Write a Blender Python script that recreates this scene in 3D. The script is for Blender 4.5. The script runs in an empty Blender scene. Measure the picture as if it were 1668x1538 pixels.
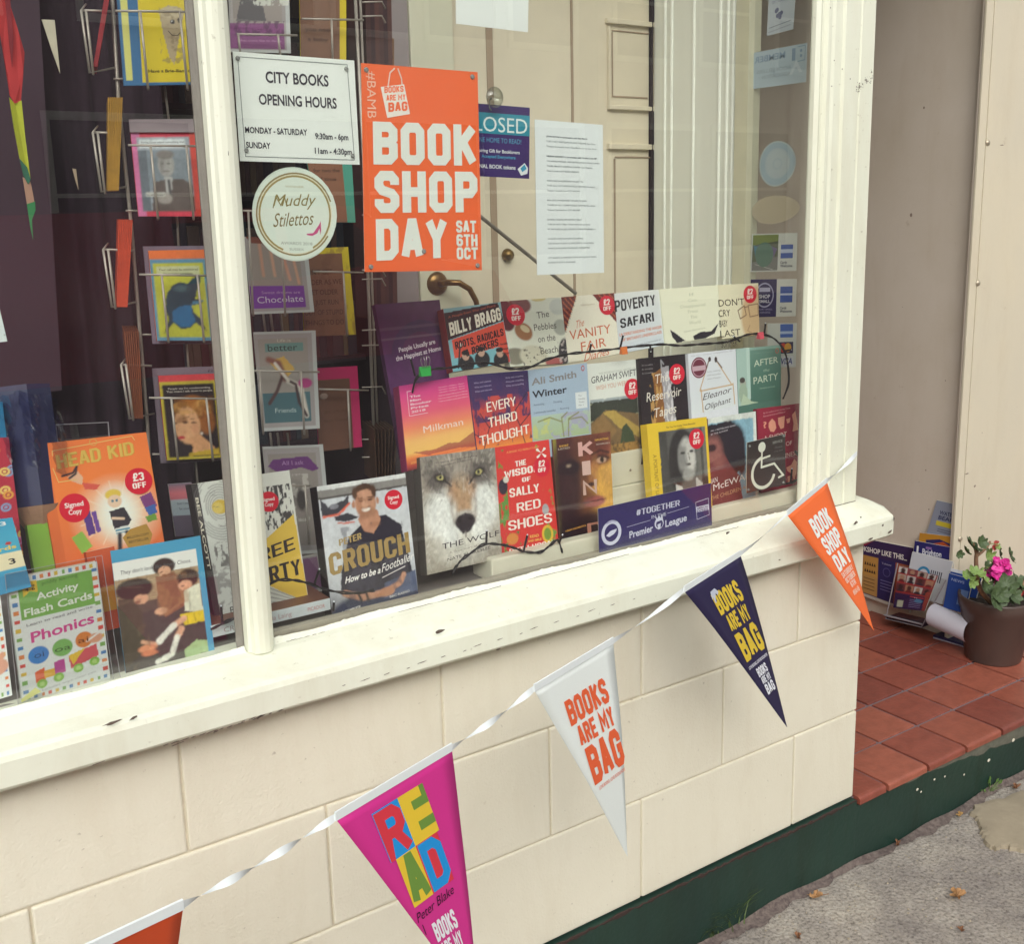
import bpy, bmesh, math, random
import numpy as np
from mathutils import Vector, Matrix
random.seed(7); rng = np.random.RandomState(7)
S = bpy.context.scene
COL = S.collection

# ------------------------------------------------------------ camera, sky, light
YAW, PIT, ROL = 0.6264442, -0.2131652, -0.0151828
CX, CY, CZ = -2.0035727, -1.5859375, 1.4144770
FPX, OX, OY, PW, PH = 1828.8769, 77.922, -47.065, 1668.0, 1538.0
_f = np.array([math.sin(YAW)*math.cos(PIT), math.cos(YAW)*math.cos(PIT), math.sin(PIT)])
_r = np.cross(_f, [0, 0, 1]); _r /= np.linalg.norm(_r); _u = np.cross(_r, _f)
_c, _s = math.cos(ROL), math.sin(ROL)
CR, CU = _r*_c+_u*_s, -_r*_s+_u*_c
CC = np.array([CX, CY, CZ])
cd = bpy.data.cameras.new('camera'); cam = bpy.data.objects.new('camera', cd); COL.objects.link(cam)
cam.matrix_world = Matrix(((CR[0], CU[0], -_f[0], CX), (CR[1], CU[1], -_f[1], CY), (CR[2], CU[2], -_f[2], CZ), (0, 0, 0, 1)))
cd.sensor_fit = 'HORIZONTAL'; cd.sensor_width = 36; cd.lens = FPX/PW*36
cd.shift_x = -OX/PW; cd.shift_y = OY/PW
cd.clip_start = 0.05; cd.clip_end = 400
S.camera = cam

W = bpy.data.worlds.new('World'); S.world = W; W.use_nodes = True
nt = W.node_tree; nt.nodes.clear()
sky = nt.nodes.new('ShaderNodeTexSky'); sky.sky_type = 'NISHITA'; sky.sun_disc = False
SUN_EL, SUN_AZ = math.radians(34), math.radians(205)
sky.sun_elevation = SUN_EL; sky.sun_rotation = SUN_AZ; sky.dust_density = 4; sky.air_density = 1.2
hsv = nt.nodes.new('ShaderNodeHueSaturation'); hsv.inputs['Saturation'].default_value = 0.22
bg = nt.nodes.new('ShaderNodeBackground'); bg.inputs['Strength'].default_value = 0.12
wo = nt.nodes.new('ShaderNodeOutputWorld')
nt.links.new(sky.outputs[0], hsv.inputs['Color']); nt.links.new(hsv.outputs[0], bg.inputs[0]); nt.links.new(bg.outputs[0], wo.inputs[0])
sd = bpy.data.lights.new('sun', 'SUN'); sd.energy = 1.4; sd.angle = math.radians(70); sd.color = (1, .98, .925)
so = bpy.data.objects.new('sun', sd); COL.objects.link(so)
_d = Vector((math.sin(SUN_AZ)*math.cos(SUN_EL), math.cos(SUN_AZ)*math.cos(SUN_EL), math.sin(SUN_EL)))
so.rotation_euler = _d.to_track_quat('Z', 'Y').to_euler(); so.location = (-3, -6, 8)
S.view_settings.view_transform = 'Standard'; S.view_settings.look = 'None'; S.view_settings.gamma = 1
S.view_settings.use_curve_mapping = False; S.view_settings.exposure = 0.78

# ------------------------------------------------------------ geometry helpers
V3 = lambda *a: np.array(a, float)
def ray(px, py):
    return CR*((px-PW/2-OX)/FPX) - CU*((py-PH/2-OY)/FPX) + _f
def hit(px, py, n, p0):
    d = ray(px, py); n = np.asarray(n, float)
    return CC + d*(((np.asarray(p0, float)-CC)@n)/(d@n))
def atY(px, py, y): return hit(px, py, (0, 1, 0), (0, y, 0))
def atX(px, py, x): return hit(px, py, (1, 0, 0), (x, 0, 0))
def atZ(px, py, z=0): return hit(px, py, (0, 0, 1), (0, 0, z))

def lin(c):
    if isinstance(c, str):
        c = c.lstrip('#'); c = [int(c[i:i+2], 16)/255 for i in (0, 2, 4)]
    c = np.asarray(c, float)
    return np.where(c <= .04045, c/12.92, ((c+.055)/1.055)**2.4)

MATS = {}
def mat(name, col, rough=.6, metal=0., noise=0., nscale=20., bump=0., bscale=60., spec=.5, col2=None, streak=False):
    if name in MATS: return MATS[name]
    m = bpy.data.materials.new(name); m.use_nodes = True; N = m.node_tree.nodes; L = m.node_tree.links
    b = N['Principled BSDF']; c = lin(col)
    b.inputs['Roughness'].default_value = rough; b.inputs['Metallic'].default_value = metal
    b.inputs['Specular IOR Level'].default_value = spec
    b.inputs['Base Color'].default_value = (*c, 1)
    tc = N.new('ShaderNodeNewGeometry')
    src = tc.outputs['Position']
    if noise:
        if streak:
            mp = N.new('ShaderNodeMapping'); mp.inputs['Scale'].default_value = (1, 1, .12); L.new(src, mp.inputs[0]); s2 = mp.outputs[0]
        else: s2 = src
        n = N.new('ShaderNodeTexNoise'); n.inputs['Scale'].default_value = nscale; n.inputs['Detail'].default_value = 8; n.inputs['Roughness'].default_value = .65
        L.new(s2, n.inputs[0])
        r = N.new('ShaderNodeValToRGB'); r.color_ramp.elements[0].position = .32; r.color_ramp.elements[1].position = .68
        d = lin(col2) if col2 is not None else c*(1-noise)
        r.color_ramp.elements[0].color = (*d, 1); r.color_ramp.elements[1].color = (*c, 1)
        L.new(n.outputs[0], r.inputs[0]); L.new(r.outputs[0], b.inputs['Base Color'])
    if bump:
        n = N.new('ShaderNodeTexNoise'); n.inputs['Scale'].default_value = bscale; n.inputs['Detail'].default_value = 6
        L.new(src, n.inputs[0])
        bp = N.new('ShaderNodeBump'); bp.inputs['Strength'].default_value = bump; bp.inputs['Distance'].default_value = .004
        L.new(n.outputs[0], bp.inputs['Height']); L.new(bp.outputs[0], b.inputs['Normal'])
    MATS[name] = m
    return m

def print_material(name, rough, spec=.4):
    m = bpy.data.materials.new(name); m.use_nodes = True; N = m.node_tree.nodes; L = m.node_tree.links
    b = N['Principled BSDF']; b.inputs['Roughness'].default_value = rough; b.inputs['Specular IOR Level'].default_value = spec
    a = N.new('ShaderNodeVertexColor'); a.layer_name = 'Col'
    g = N.new('ShaderNodeNewGeometry'); n = N.new('ShaderNodeTexNoise'); n.inputs['Scale'].default_value = 900; n.inputs['Detail'].default_value = 3
    L.new(g.outputs['Position'], n.inputs[0])
    mr = N.new('ShaderNodeMapRange'); mr.inputs[3].default_value = .93; mr.inputs[4].default_value = 1.04
    L.new(n.outputs[0], mr.inputs[0])
    mx = N.new('ShaderNodeMix'); mx.data_type = 'RGBA'; mx.blend_type = 'MULTIPLY'; mx.inputs[0].default_value = 1
    L.new(a.outputs[0], mx.inputs[6]); L.new(mr.outputs[0], mx.inputs[7]); L.new(mx.outputs[2], b.inputs['Base Color'])
    return m
PRINT = print_material('printed_paper', .5)
GLOSSY = print_material('laminated_print', .28, .5)
VINYL = print_material('printed_vinyl', .55, .3)

def glass_mat(name, tint=(1, 1, 1), f0=.04, streak=False):
    m = bpy.data.materials.new(name); m.use_nodes = True; N = m.node_tree.nodes; L = m.node_tree.links; N.clear()
    g = N.new('ShaderNodeNewGeometry'); d = N.new('ShaderNodeVectorMath'); d.operation = 'DOT_PRODUCT'
    L.new(g.outputs['Incoming'], d.inputs[0]); L.new(g.outputs['Normal'], d.inputs[1])
    ab = N.new('ShaderNodeMath'); ab.operation = 'ABSOLUTE'; L.new(d.outputs['Value'], ab.inputs[0])
    om = N.new('ShaderNodeMath'); om.operation = 'SUBTRACT'; om.inputs[0].default_value = 1; L.new(ab.outputs[0], om.inputs[1])
    pw = N.new('ShaderNodeMath'); pw.operation = 'POWER'; pw.inputs[1].default_value = 5; L.new(om.outputs[0], pw.inputs[0])
    ma = N.new('ShaderNodeMath'); ma.operation = 'MULTIPLY_ADD'; ma.inputs[1].default_value = 1-f0; ma.inputs[2].default_value = f0; L.new(pw.outputs[0], ma.inputs[0])
    t = N.new('ShaderNodeBsdfTransparent'); t.inputs[0].default_value = (*tint, 1)
    gl = N.new('ShaderNodeBsdfGlossy'); gl.inputs['Roughness'].default_value = .0
    mx = N.new('ShaderNodeMixShader'); o = N.new('ShaderNodeOutputMaterial')
    L.new(ma.outputs[0], mx.inputs[0]); L.new(t.outputs[0], mx.inputs[1]); L.new(gl.outputs[0], mx.inputs[2])
    if streak:      # thin dusty diffuse veil, added as haze to lift the blacks behind the glass
        df = N.new('ShaderNodeBsdfDiffuse'); df.inputs[0].default_value = (.78, .70, .72, 1); mp = N.new('ShaderNodeMapping'); mp.inputs['Scale'].default_value = (1.6, 1, .35); L.new(g.outputs['Position'], mp.inputs[0])
        n1 = N.new('ShaderNodeTexNoise'); n1.inputs['Scale'].default_value = 5; n1.inputs['Detail'].default_value = 7; n1.inputs['Distortion'].default_value = .6; L.new(mp.outputs[0], n1.inputs[0])
        mr = N.new('ShaderNodeMapRange'); mr.inputs[1].default_value = .3; mr.inputs[2].default_value = .75; mr.inputs[3].default_value = .003; mr.inputs[4].default_value = .017; L.new(n1.outputs[0], mr.inputs[0])
        m2 = N.new('ShaderNodeMixShader'); L.new(mr.outputs[0], m2.inputs[0]); L.new(mx.outputs[0], m2.inputs[1]); L.new(df.outputs[0], m2.inputs[2]); mx = m2
    L.new(mx.outputs[0], o.inputs[0])
    return m
GLASS = glass_mat('window_glass', (.975, .985, .975), .055, True)
ACRYL = glass_mat('clear_acrylic', (.93, .94, .93), .05)
FILM = glass_mat('clear_film', (.97, .97, .97), .06)

def link(o, parent=None):
    COL.objects.link(o)
    if parent is not None: o.parent = parent
    return o
def tag(o, label=None, cat=None, group=None, kind=None):
    if label: o['label'] = label
    if cat: o['category'] = cat
    if group: o['group'] = group
    if kind: o['kind'] = kind
    return o
def thing(name, label, cat, group=None):
    o = bpy.data.objects.new(name, None); o.empty_display_size = .02; COL.objects.link(o)
    return tag(o, label, cat, group)
def settle(o):
    """put a thing's Empty at the base of its parts without moving them"""
    pts = []
    for c in o.children:
        if c.type == 'MESH':
            pts += [(c.location+Vector(b)) for b in c.bound_box]
    if not pts: return
    loc = Vector((sum(p.x for p in pts)/len(pts), sum(p.y for p in pts)/len(pts), min(p.z for p in pts)))
    o.location = loc
    for c in o.children: c.location = c.location-loc
def obj(name, verts, faces, m, parent=None, cols=None, smooth=False):
    me = bpy.data.meshes.new(name); me.from_pydata([tuple(map(float, v)) for v in verts], [], faces)
    if cols is not None:
        a = me.color_attributes.new('Col', 'FLOAT_COLOR', 'POINT')
        c = np.ones((len(verts), 4), np.float32); c[:, :3] = cols; a.data.foreach_set('color', c.ravel())
    if smooth: me.polygons.foreach_set('use_smooth', [True]*len(me.polygons))
    me.materials.append(m); me.update()
    return link(bpy.data.objects.new(name, me), parent)

class MB:
    def __init__(s): s.v = []; s.f = []
    def add(s, v, f):
        o = len(s.v); s.v += [tuple(map(float, a)) for a in v]; s.f += [tuple(i+o for i in a) for a in f]
    def hexa(s, p):   # 4 front + 4 back points (same winding)
        s.add(p, [(0, 1, 2, 3), (7, 6, 5, 4), (4, 5, 1, 0), (5, 6, 2, 1), (6, 7, 3, 2), (7, 4, 0, 3)])
    def box(s, x0, y0, z0, x1, y1, z1):
        s.hexa([(x0, y0, z0), (x1, y0, z0), (x1, y0, z1), (x0, y0, z1), (x0, y1, z0), (x1, y1, z0), (x1, y1, z1), (x0, y1, z1)])
    def tube(s, pts, r, n=6, caps=True, r2=None):
        pts = [Vector(map(float, p)) for p in pts]; m = len(pts); base = len(s.v)
        up = None
        for i, p in enumerate(pts):
            t = (pts[min(i+1, m-1)]-pts[max(i-1, 0)]).normalized()
            if up is None:
                up = Vector((0, 0, 1)) if abs(t.z) < .9 else Vector((1, 0, 0))
            a = t.cross(up)
            if a.length < 1e-5: a = t.orthogonal()
            a.normalize(); b = a.cross(t).normalized(); up = b
            rr = r if r2 is None else r+(r2-r)*i/max(1, m-1)
            for k in range(n):
                an = 2*math.pi*k/n; q = p+a*math.cos(an)*rr+b*math.sin(an)*rr; s.v.append(tuple(q))
        for i in range(m-1):
            for k in range(n):
                k2 = (k+1) % n
                s.f.append((base+i*n+k, base+i*n+k2, base+(i+1)*n+k2, base+(i+1)*n+k))
        if caps:
            s.f.append(tuple(base+k for k in reversed(range(n)))); s.f.append(tuple(base+(m-1)*n+k for k in range(n)))
    def lathe(s, prof, c, n=24):
        base = len(s.v)
        for r, z in prof:
            for k in range(n):
                a = 2*math.pi*k/n; s.v.append((c[0]+r*math.cos(a), c[1]+r*math.sin(a), c[2]+z))
        for i in range(len(prof)-1):
            for k in range(n):
                k2 = (k+1) % n; s.f.append((base+i*n+k, base+i*n+k2, base+(i+1)*n+k2, base+(i+1)*n+k))
    def build(s, name, m, parent=None, smooth=False, bevel=0):
        o = obj(name, s.v, s.f, m, parent, smooth=smooth)
        if bevel:
            b = bmesh.new(); b.from_mesh(o.data)
            bmesh.ops.remove_doubles(b, verts=b.verts, dist=1e-6)
            bmesh.ops.bevel(b, geom=list(b.edges), offset=bevel, segments=2, affect='EDGES', profile=.6)
            b.to_mesh(o.data); b.free()
        return o

# ------------------------------------------------------------ lettering
_fc = bpy.data.curves.new('glyph', 'FONT'); _fc.resolution_u = 3; _fo = bpy.data.objects.new('glyph', _fc)
GL = {}
def glyph(ch, bold):
    k = (ch, bold)
    if k in GL: return GL[k]
    _fc.offset = .022 if bold else 0.
    def mesh(t):
        _fc.body = t; m = bpy.data.meshes.new_from_object(_fo)
        n = len(m.vertices); v = np.zeros(n*3); m.vertices.foreach_get('co', v); v = v.reshape(-1, 3)[:, :2]
        f = [tuple(p.vertices) for p in m.polygons]; bpy.data.meshes.remove(m); return v, f
    v, f = mesh(ch)
    a, _ = mesh('H'+ch+'H'); b, _ = mesh('HH')
    adv = a[:, 0].max()-b[:, 0].max()
    GL[k] = (v, f, adv); return GL[k]
def _mk(d):
    return {k: [[tuple(map(float, p.split(','))) for p in st.split()] for st in v.split('|')] for k, v in d.items()}
BLK = _mk({
 'A': '0,0 .42,1 .58,1 1,0|.2,.3 .8,.3', 'B': '0,0 0,1 .75,1 1,.87 1,.65 .75,.53 0,.53|.75,.53 1,.42 1,.13 .75,0 0,0',
 'C': '1,.68 1,.87 .78,1 .22,1 0,.87 0,.13 .22,0 .78,0 1,.13 1,.32', 'D': '0,0 0,1 .7,1 1,.84 1,.16 .7,0 0,0',
 'E': '1,1 0,1 0,0 1,0|0,.5 .85,.5', 'F': '1,1 0,1 0,0|0,.5 .85,.5', 'G': '1,.7 1,.87 .78,1 .22,1 0,.87 0,.13 .22,0 .78,0 1,.13 1,.48 .55,.48',
 'H': '0,0 0,1|1,0 1,1|0,.5 1,.5', 'I': '.5,0 .5,1', 'J': '1,1 1,.13 .78,0 .22,0 0,.13 0,.3', 'K': '0,0 0,1|1,1 .12,.46|.35,.6 1,0',
 'L': '0,1 0,0 1,0', 'M': '0,0 0,1 .5,.3 1,1 1,0', 'N': '0,0 0,1 1,0 1,1', 'O': '.22,1 0,.87 0,.13 .22,0 .78,0 1,.13 1,.87 .78,1 .22,1',
 'P': '0,0 0,1 .78,1 1,.87 1,.6 .78,.46 0,.46', 'Q': '.22,1 0,.87 0,.13 .22,0 .78,0 1,.13 1,.87 .78,1 .22,1|.6,.25 1,-.05',
 'R': '0,0 0,1 .78,1 1,.87 1,.63 .78,.5 0,.5|.55,.5 1,0', 'S': '1,.72 1,.87 .78,1 .22,1 0,.87 0,.68 .2,.55 .8,.45 1,.32 1,.13 .78,0 .22,0 0,.13 0,.28',
 'T': '0,1 1,1|.5,1 .5,0', 'U': '0,1 0,.13 .22,0 .78,0 1,.13 1,1', 'V': '0,1 .5,0 1,1', 'W': '0,1 .25,0 .5,.75 .75,0 1,1', 'X': '0,0 1,1|0,1 1,0',
 'Y': '0,1 .5,.45 1,1|.5,.45 .5,0', 'Z': '0,1 1,1 0,0 1,0', '0': '.22,1 0,.87 0,.13 .22,0 .78,0 1,.13 1,.87 .78,1 .22,1', '1': '.2,.8 .5,1 .5,0',
 '2': '0,.75 0,.87 .22,1 .78,1 1,.87 1,.65 0,0 1,0', '3': '0,.8 0,.87 .22,1 .78,1 1,.87 1,.65 .75,.53 .4,.53|.75,.53 1,.42 1,.13 .78,0 .22,0 0,.13 0,.22',
 '6': '1,.8 1,.87 .78,1 .22,1 0,.87 0,.13 .22,0 .78,0 1,.13 1,.42 .78,.55 0,.55', '8': '.22,1 0,.87 0,.65 .22,.53 .78,.53 1,.65 1,.87 .78,1 .22,1|.22,.53 0,.42 0,.13 .22,0 .78,0 1,.13 1,.42 .78,.53',
 '£': '1,.75 1,.87 .8,1 .4,1 .2,.87 .2,.2 0,0 1,0|0,.48 .7,.48', '#': '.15,0 .35,1|.65,0 .85,1|0,.32 .95,.32|.05,.68 1,.68', '!': '.5,.3 .5,1|.5,0 .5,.08',
 '&': '1,0 .15,.75 .2,.95 .5,1 .65,.85 .1,.35 .1,.1 .35,0 .7,.05 1,.45', '.': '.5,0 .5,.05', ',': '.5,.08 .4,-.12', '-': '.1,.45 .9,.45', "'": '.5,1 .45,.8', ':': '.5,.15 .5,.2|.5,.7 .5,.75'})
NARROW = {'I': .34, '1': .5, '!': .35, '.': .32, ',': .32, "'": .3, ':': .3, 'M': 1.35, 'W': 1.35, ' ': .5, 'L': .88, 'F': .9, 'E': .92}
def stroke_poly(pts, tx, ty):
    """thick polyline with mitred joins in a box whose x and y pens differ"""
    out_v, out_f = [], []
    P = [np.array(p, float) for p in pts]; closed = np.allclose(P[0], P[-1]) and len(P) > 2
    n = len(P)
    # work in pen space where the pen is round
    sc = np.array([1/tx, 1/ty]); Q = [p*sc for p in P]
    if closed: Q = Q[:-1]; n -= 1
    L_, R_ = [], []
    for i in range(n):
        a = Q[i-1] if (i or closed) else None; b = Q[(i+1) % n] if (i < n-1 or closed) else None
        d1 = (Q[i]-a) if a is not None else None; d2 = (b-Q[i]) if b is not None else None
        if d1 is None: d1 = d2
        if d2 is None: d2 = d1
        d1 = d1/np.linalg.norm(d1); d2 = d2/np.linalg.norm(d2)
        n1 = np.array([-d1[1], d1[0]]); n2 = np.array([-d2[1], d2[0]]); m = n1+n2; l = np.linalg.norm(m)
        m = m/l if l > 1e-3 else n1
        k = min(1/max(m@n1, .35), 2.)
        L_.append(Q[i]+m*.5*k); R_.append(Q[i]-m*.5*k)
    for i in range(n): out_v += [L_[i]/sc, R_[i]/sc]
    for i in range(n if closed else n-1):
        j = (i+1) % n; out_f.append((2*i, 2*i+1, 2*j+1, 2*j))
    return out_v, out_f
def block_glyph(ch, w, th):
    """upper-case letter of unit height, width w, pen th (fraction of height)"""
    if ch not in BLK: return [], []
    vs, fs = [], []
    ww = w*NARROW.get(ch, 1)
    tx = min(th, w*.36 if ch not in "I1!.,':" else th); ty = min(th*.82, .235)
    thin = ch in "I1!.,':"
    for st in BLK[ch]:
        q = [((p[0]*(ww-tx)+tx/2) if not thin else (ww/2+(p[0]-.5)*ww*.5), p[1]*(1-ty)+ty/2) for p in st]
        if ch in 'VWAMNXKYZ': pass
        # square the free ends so that strokes reach the letter's edge
        q = [np.array(p, float) for p in q]
        if not (np.allclose(q[0], q[-1]) and len(q) > 2):
            for e, nx in ((0, 1), (-1, -2)):
                d = q[e]-q[nx]; l = np.linalg.norm(d)
                if l > 0: q[e] = q[e]+d/l*np.array([tx/2, ty/2])*(0. if ch in 'CGSJ0236' else .98 if abs(d[0]) < 1e-6 or abs(d[1]) < 1e-6 else .35)
        v, f = stroke_poly(q, tx, ty)
        for g in f:
            o = len(vs); vs += [(v[i][0], v[i][1], len(fs)*.000006) for i in g]; fs.append((o, o+1, o+2, o+3))
    return vs, fs

class Art:
    """things printed on a (nearly) rectangular flat sheet: u to the right, v down, both 0..1"""
    def __init__(s, TL, TR, BR, BL, flip=1):
        s.c = [np.asarray(a, float) for a in (TL, TR, BR, BL)]
        n = np.cross(s.c[1]-s.c[0], s.c[3]-s.c[0]); s.n = -n/np.linalg.norm(n)*flip   # towards the reader
        s.w = (np.linalg.norm(s.c[1]-s.c[0])+np.linalg.norm(s.c[2]-s.c[3]))/2; s.h = (np.linalg.norm(s.c[3]-s.c[0])+np.linalg.norm(s.c[2]-s.c[1]))/2
        s.v = []; s.f = []; s.col = []; s.k = 0
    def P(s, u, v, z=0.):
        a, b, c, d = s.c
        return (a*(1-u)+b*u)*(1-v)+(d*(1-u)+c*u)*v+s.n*z
    def face(s, uv, faces, col, z=.0003):
        o = len(s.v); s.k += 1; zz = z+s.k*.000012
        for p in uv: s.v.append(s.P(p[0], p[1], zz+(p[2] if len(p) > 2 else 0)))
        s.f += [tuple(i+o for i in f) for f in faces]; s.col += [lin(col)]*len(uv)
    def rect(s, u0, v0, u1, v1, col): s.face([(u0, v1), (u1, v1), (u1, v0), (u0, v0)], [(0, 1, 2, 3)], col)
    def poly(s, pts, col):
        s.face(pts, [tuple(range(len(pts)))], col)
    def disc(s, u, v, ru, col, rv=None, n=28, a0=0, a1=360):
        if rv is None: rv = ru*s.w/s.h
        full = a1-a0 >= 360
        p = [(u+ru*math.cos(math.radians(a0+(a1-a0)*i/n)), v-rv*math.sin(math.radians(a0+(a1-a0)*i/n))) for i in range(n+(0 if full else 1))]
        s.face(p, [tuple(range(len(p)))], col)
    def ring(s, u, v, ru, wd, col, rv=None, n=36, a0=0, a1=360):
        if rv is None: rv = ru*s.w/s.h
        p = []
        for i in range(n+1):
            a = math.radians(a0+(a1-a0)*i/n)
            for k in (1, 1-wd): p.append((u+ru*k*math.cos(a), v-rv*k*math.sin(a)))
        s.face(p, [(2*i, 2*i+1, 2*i+3, 2*i+2) for i in range(n)], col)
    def line(s, pts, wd, col):
        """wd in metres"""
        v, f = stroke_poly([(p[0]*s.w, p[1]*s.h) for p in pts], wd, wd)
        s.face([(a[0]/s.w, a[1]/s.h) for a in v], f, col)
    def T(s, txt, u0, u1, vb, h, col, font='f', rise=0., slant=0., th=.25, gw=.5, arc=0., mirror=False, maxw=None, vert=False):
        """text from u0 to u1 on baseline vb (v), cap height h (v)"""
        vs, fs, x = [], [], 0.
        for ch in txt:
            if font == 'b':
                ww = gw*NARROW.get(ch, 1)
                if ch != ' ':
                    v, f = block_glyph(ch, gw, th)
                    o = len(vs); vs += [(a[0]+x, a[1], a[2]) for a in v]; fs += [tuple(i+o for i in g) for g in f]
                x += ww+gw*.13
            else:
                v, f, adv = glyph(ch, font == 'fb'); o = len(vs)
                vs += [(a[0]/.729+x, a[1]/.729, 0) for a in v]; fs += [tuple(i+o for i in g) for g in f]
                x += adv/.729
        if not vs: return
        A = np.array(vs); x0, x1 = A[:, 0].min(), A[:, 0].max()
        A[:, 0] += A[:, 1]*slant
        t = (A[:, 0]-x0)/(x1-x0)
        if mirror: t = 1-t
        u = u0+(u1-u0)*t; v = vb-A[:, 1]*h-rise*t-arc*4*t*(1-t)
        if vert:   # reads downwards: u0..u1 is the v range, vb the u baseline
            uv = [(vb+a[1]*h, u0+(u1-u0)*tt, a[2]*0) for a, tt in zip(A, t)]
        else: uv = list(zip(u, v, A[:, 2]))
        s.face(uv, fs, col)
    def build(s, name, parent, m=None):
        if not s.f: return
        o = obj(name, s.v, s.f, m or PRINT, parent, cols=np.array(s.col))
        s.v, s.f, s.col = [], [], []; return o

class Cv:
    """small painting: a grid of colours, later the point colours of a sheet"""
    def __init__(s, w, h, bg='#ffffff', res=.0014):
        s.nx = max(12, int(w/res)); s.ny = max(12, int(h/res)); s.a = np.zeros((s.ny, s.nx, 3)); s.a[:] = lin(bg)
        s.U, s.V = np.meshgrid(np.linspace(0, 1, s.nx), np.linspace(0, 1, s.ny)); s.asp = w/h
    def mix(s, m, col, al=1.):
        m = np.clip(m, 0, 1)[..., None]*al; s.a = s.a*(1-m)+lin(col)*m
    def grad(s, st, v0=0, v1=1):
        for k in range(3):
            g = np.interp(s.V, [v0+(v1-v0)*a for a, _ in st], [lin(c)[k] for _, c in st]); s.a[..., k] = np.where((s.V >= v0) & (s.V <= v1), g, s.a[..., k])
    def ell(s, u, v, ru, rv, col, soft=.12, rot=0, al=1.):
        x, y = (s.U-u)*s.asp, s.V-v; r = math.radians(rot); x, y = x*math.cos(r)+y*math.sin(r), -x*math.sin(r)+y*math.cos(r)
        d = np.sqrt((x/(ru*s.asp))**2+(y/rv)**2); s.mix((1-d)/soft+.5, col, al)
    def rect(s, u0, v0, u1, v1, col, al=1.): s.mix(((s.U >= u0) & (s.U <= u1) & (s.V >= v0) & (s.V <= v1)).astype(float), col, al)
    def poly(s, pts, col, al=1.):
        m = np.zeros(s.U.shape, bool); n = len(pts)
        for i in range(n):
            (x0, y0), (x1, y1) = pts[i], pts[(i+1) % n]
            c = ((y0 > s.V) != (y1 > s.V)) & (s.U < (x1-x0)*(s.V-y0)/((y1-y0) or 1e-9)+x0); m ^= c
        s.mix(m.astype(float), col, al)
    def line(s, pts, wd, col, al=1., soft=.5):
        best = np.full(s.U.shape, 9.)
        for (x0, y0), (x1, y1) in zip(pts, pts[1:]):
            ax, ay, bx, by = x0*s.asp, y0, x1*s.asp, y1; dx, dy = bx-ax, by-ay; L = dx*dx+dy*dy+1e-12
            t = np.clip(((s.U*s.asp-ax)*dx+(s.V-ay)*dy)/L, 0, 1); best = np.minimum(best, np.hypot(s.U*s.asp-ax-t*dx, s.V-ay-t*dy))
        s.mix((wd/2-best)/(wd*soft)+.5, col, al)
    def field(s, sc, seed=0, sx=1., oct=3):
        r = np.random.RandomState(seed); out = np.zeros(s.U.shape); amp = 1; tot = 0
        for o in range(oct):
            n = int(sc*2**o)+3; g = r.rand(n+2, n+2); x = s.U*(sc*2**o)/sx % n; y = s.V*(sc*2**o) % n
            xi, yi = x.astype(int), y.astype(int); fx, fy = x-xi, y-yi; fx = fx*fx*(3-2*fx); fy = fy*fy*(3-2*fy)
            out += amp*((g[yi, xi]*(1-fx)+g[yi, xi+1]*fx)*(1-fy)+(g[yi+1, xi]*(1-fx)+g[yi+1, xi+1]*fx)*fy); tot += amp; amp *= .55
        return out/tot
    def noise(s, sc, amp, seed=0, sx=1.): s.a *= (1+amp*(s.field(sc, seed, sx)-.5)*2)[..., None]
    def patch(s, sc, th, col, seed=0, al=1., sx=1., reg=None):
        m = (s.field(sc, seed, sx)-th)*12
        if reg: m = np.where((s.U > reg[0]) & (s.V > reg[1]) & (s.U < reg[2]) & (s.V < reg[3]), m, 0)
        s.mix(m, col, al)

def photo(c, warp=.012, shade=.22, grain=.14, seed=1):
    """give a painting the uneven outlines and tones of a printed photograph"""
    a, b_ = c.field(7, seed), c.field(7, seed+50); f1, f2 = c.field(28, seed+7, oct=2), c.field(28, seed+9, oct=2)
    du = (a-.5)*warp*2.2+(f1-.5)*warp*1.4; dv = (b_-.5)*warp*1.6+(f2-.5)*warp
    x = np.clip(((c.U+du)*(c.nx-1)).round().astype(int), 0, c.nx-1); y = np.clip(((c.V+dv)*(c.ny-1)).round().astype(int), 0, c.ny-1)
    c.a = c.a[y, x]
    k = (c.a[:-2, 1:-1]+c.a[2:, 1:-1]+c.a[1:-1, :-2]+c.a[1:-1, 2:])*.15+c.a[1:-1, 1:-1]*.4; c.a[1:-1, 1:-1] = k
    c.a = c.a*(1+shade*(c.field(5, seed+3)-.5)*2)[..., None]*(1+grain*(c.field(34, seed+4, oct=2)-.5)*2)[..., None]
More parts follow.
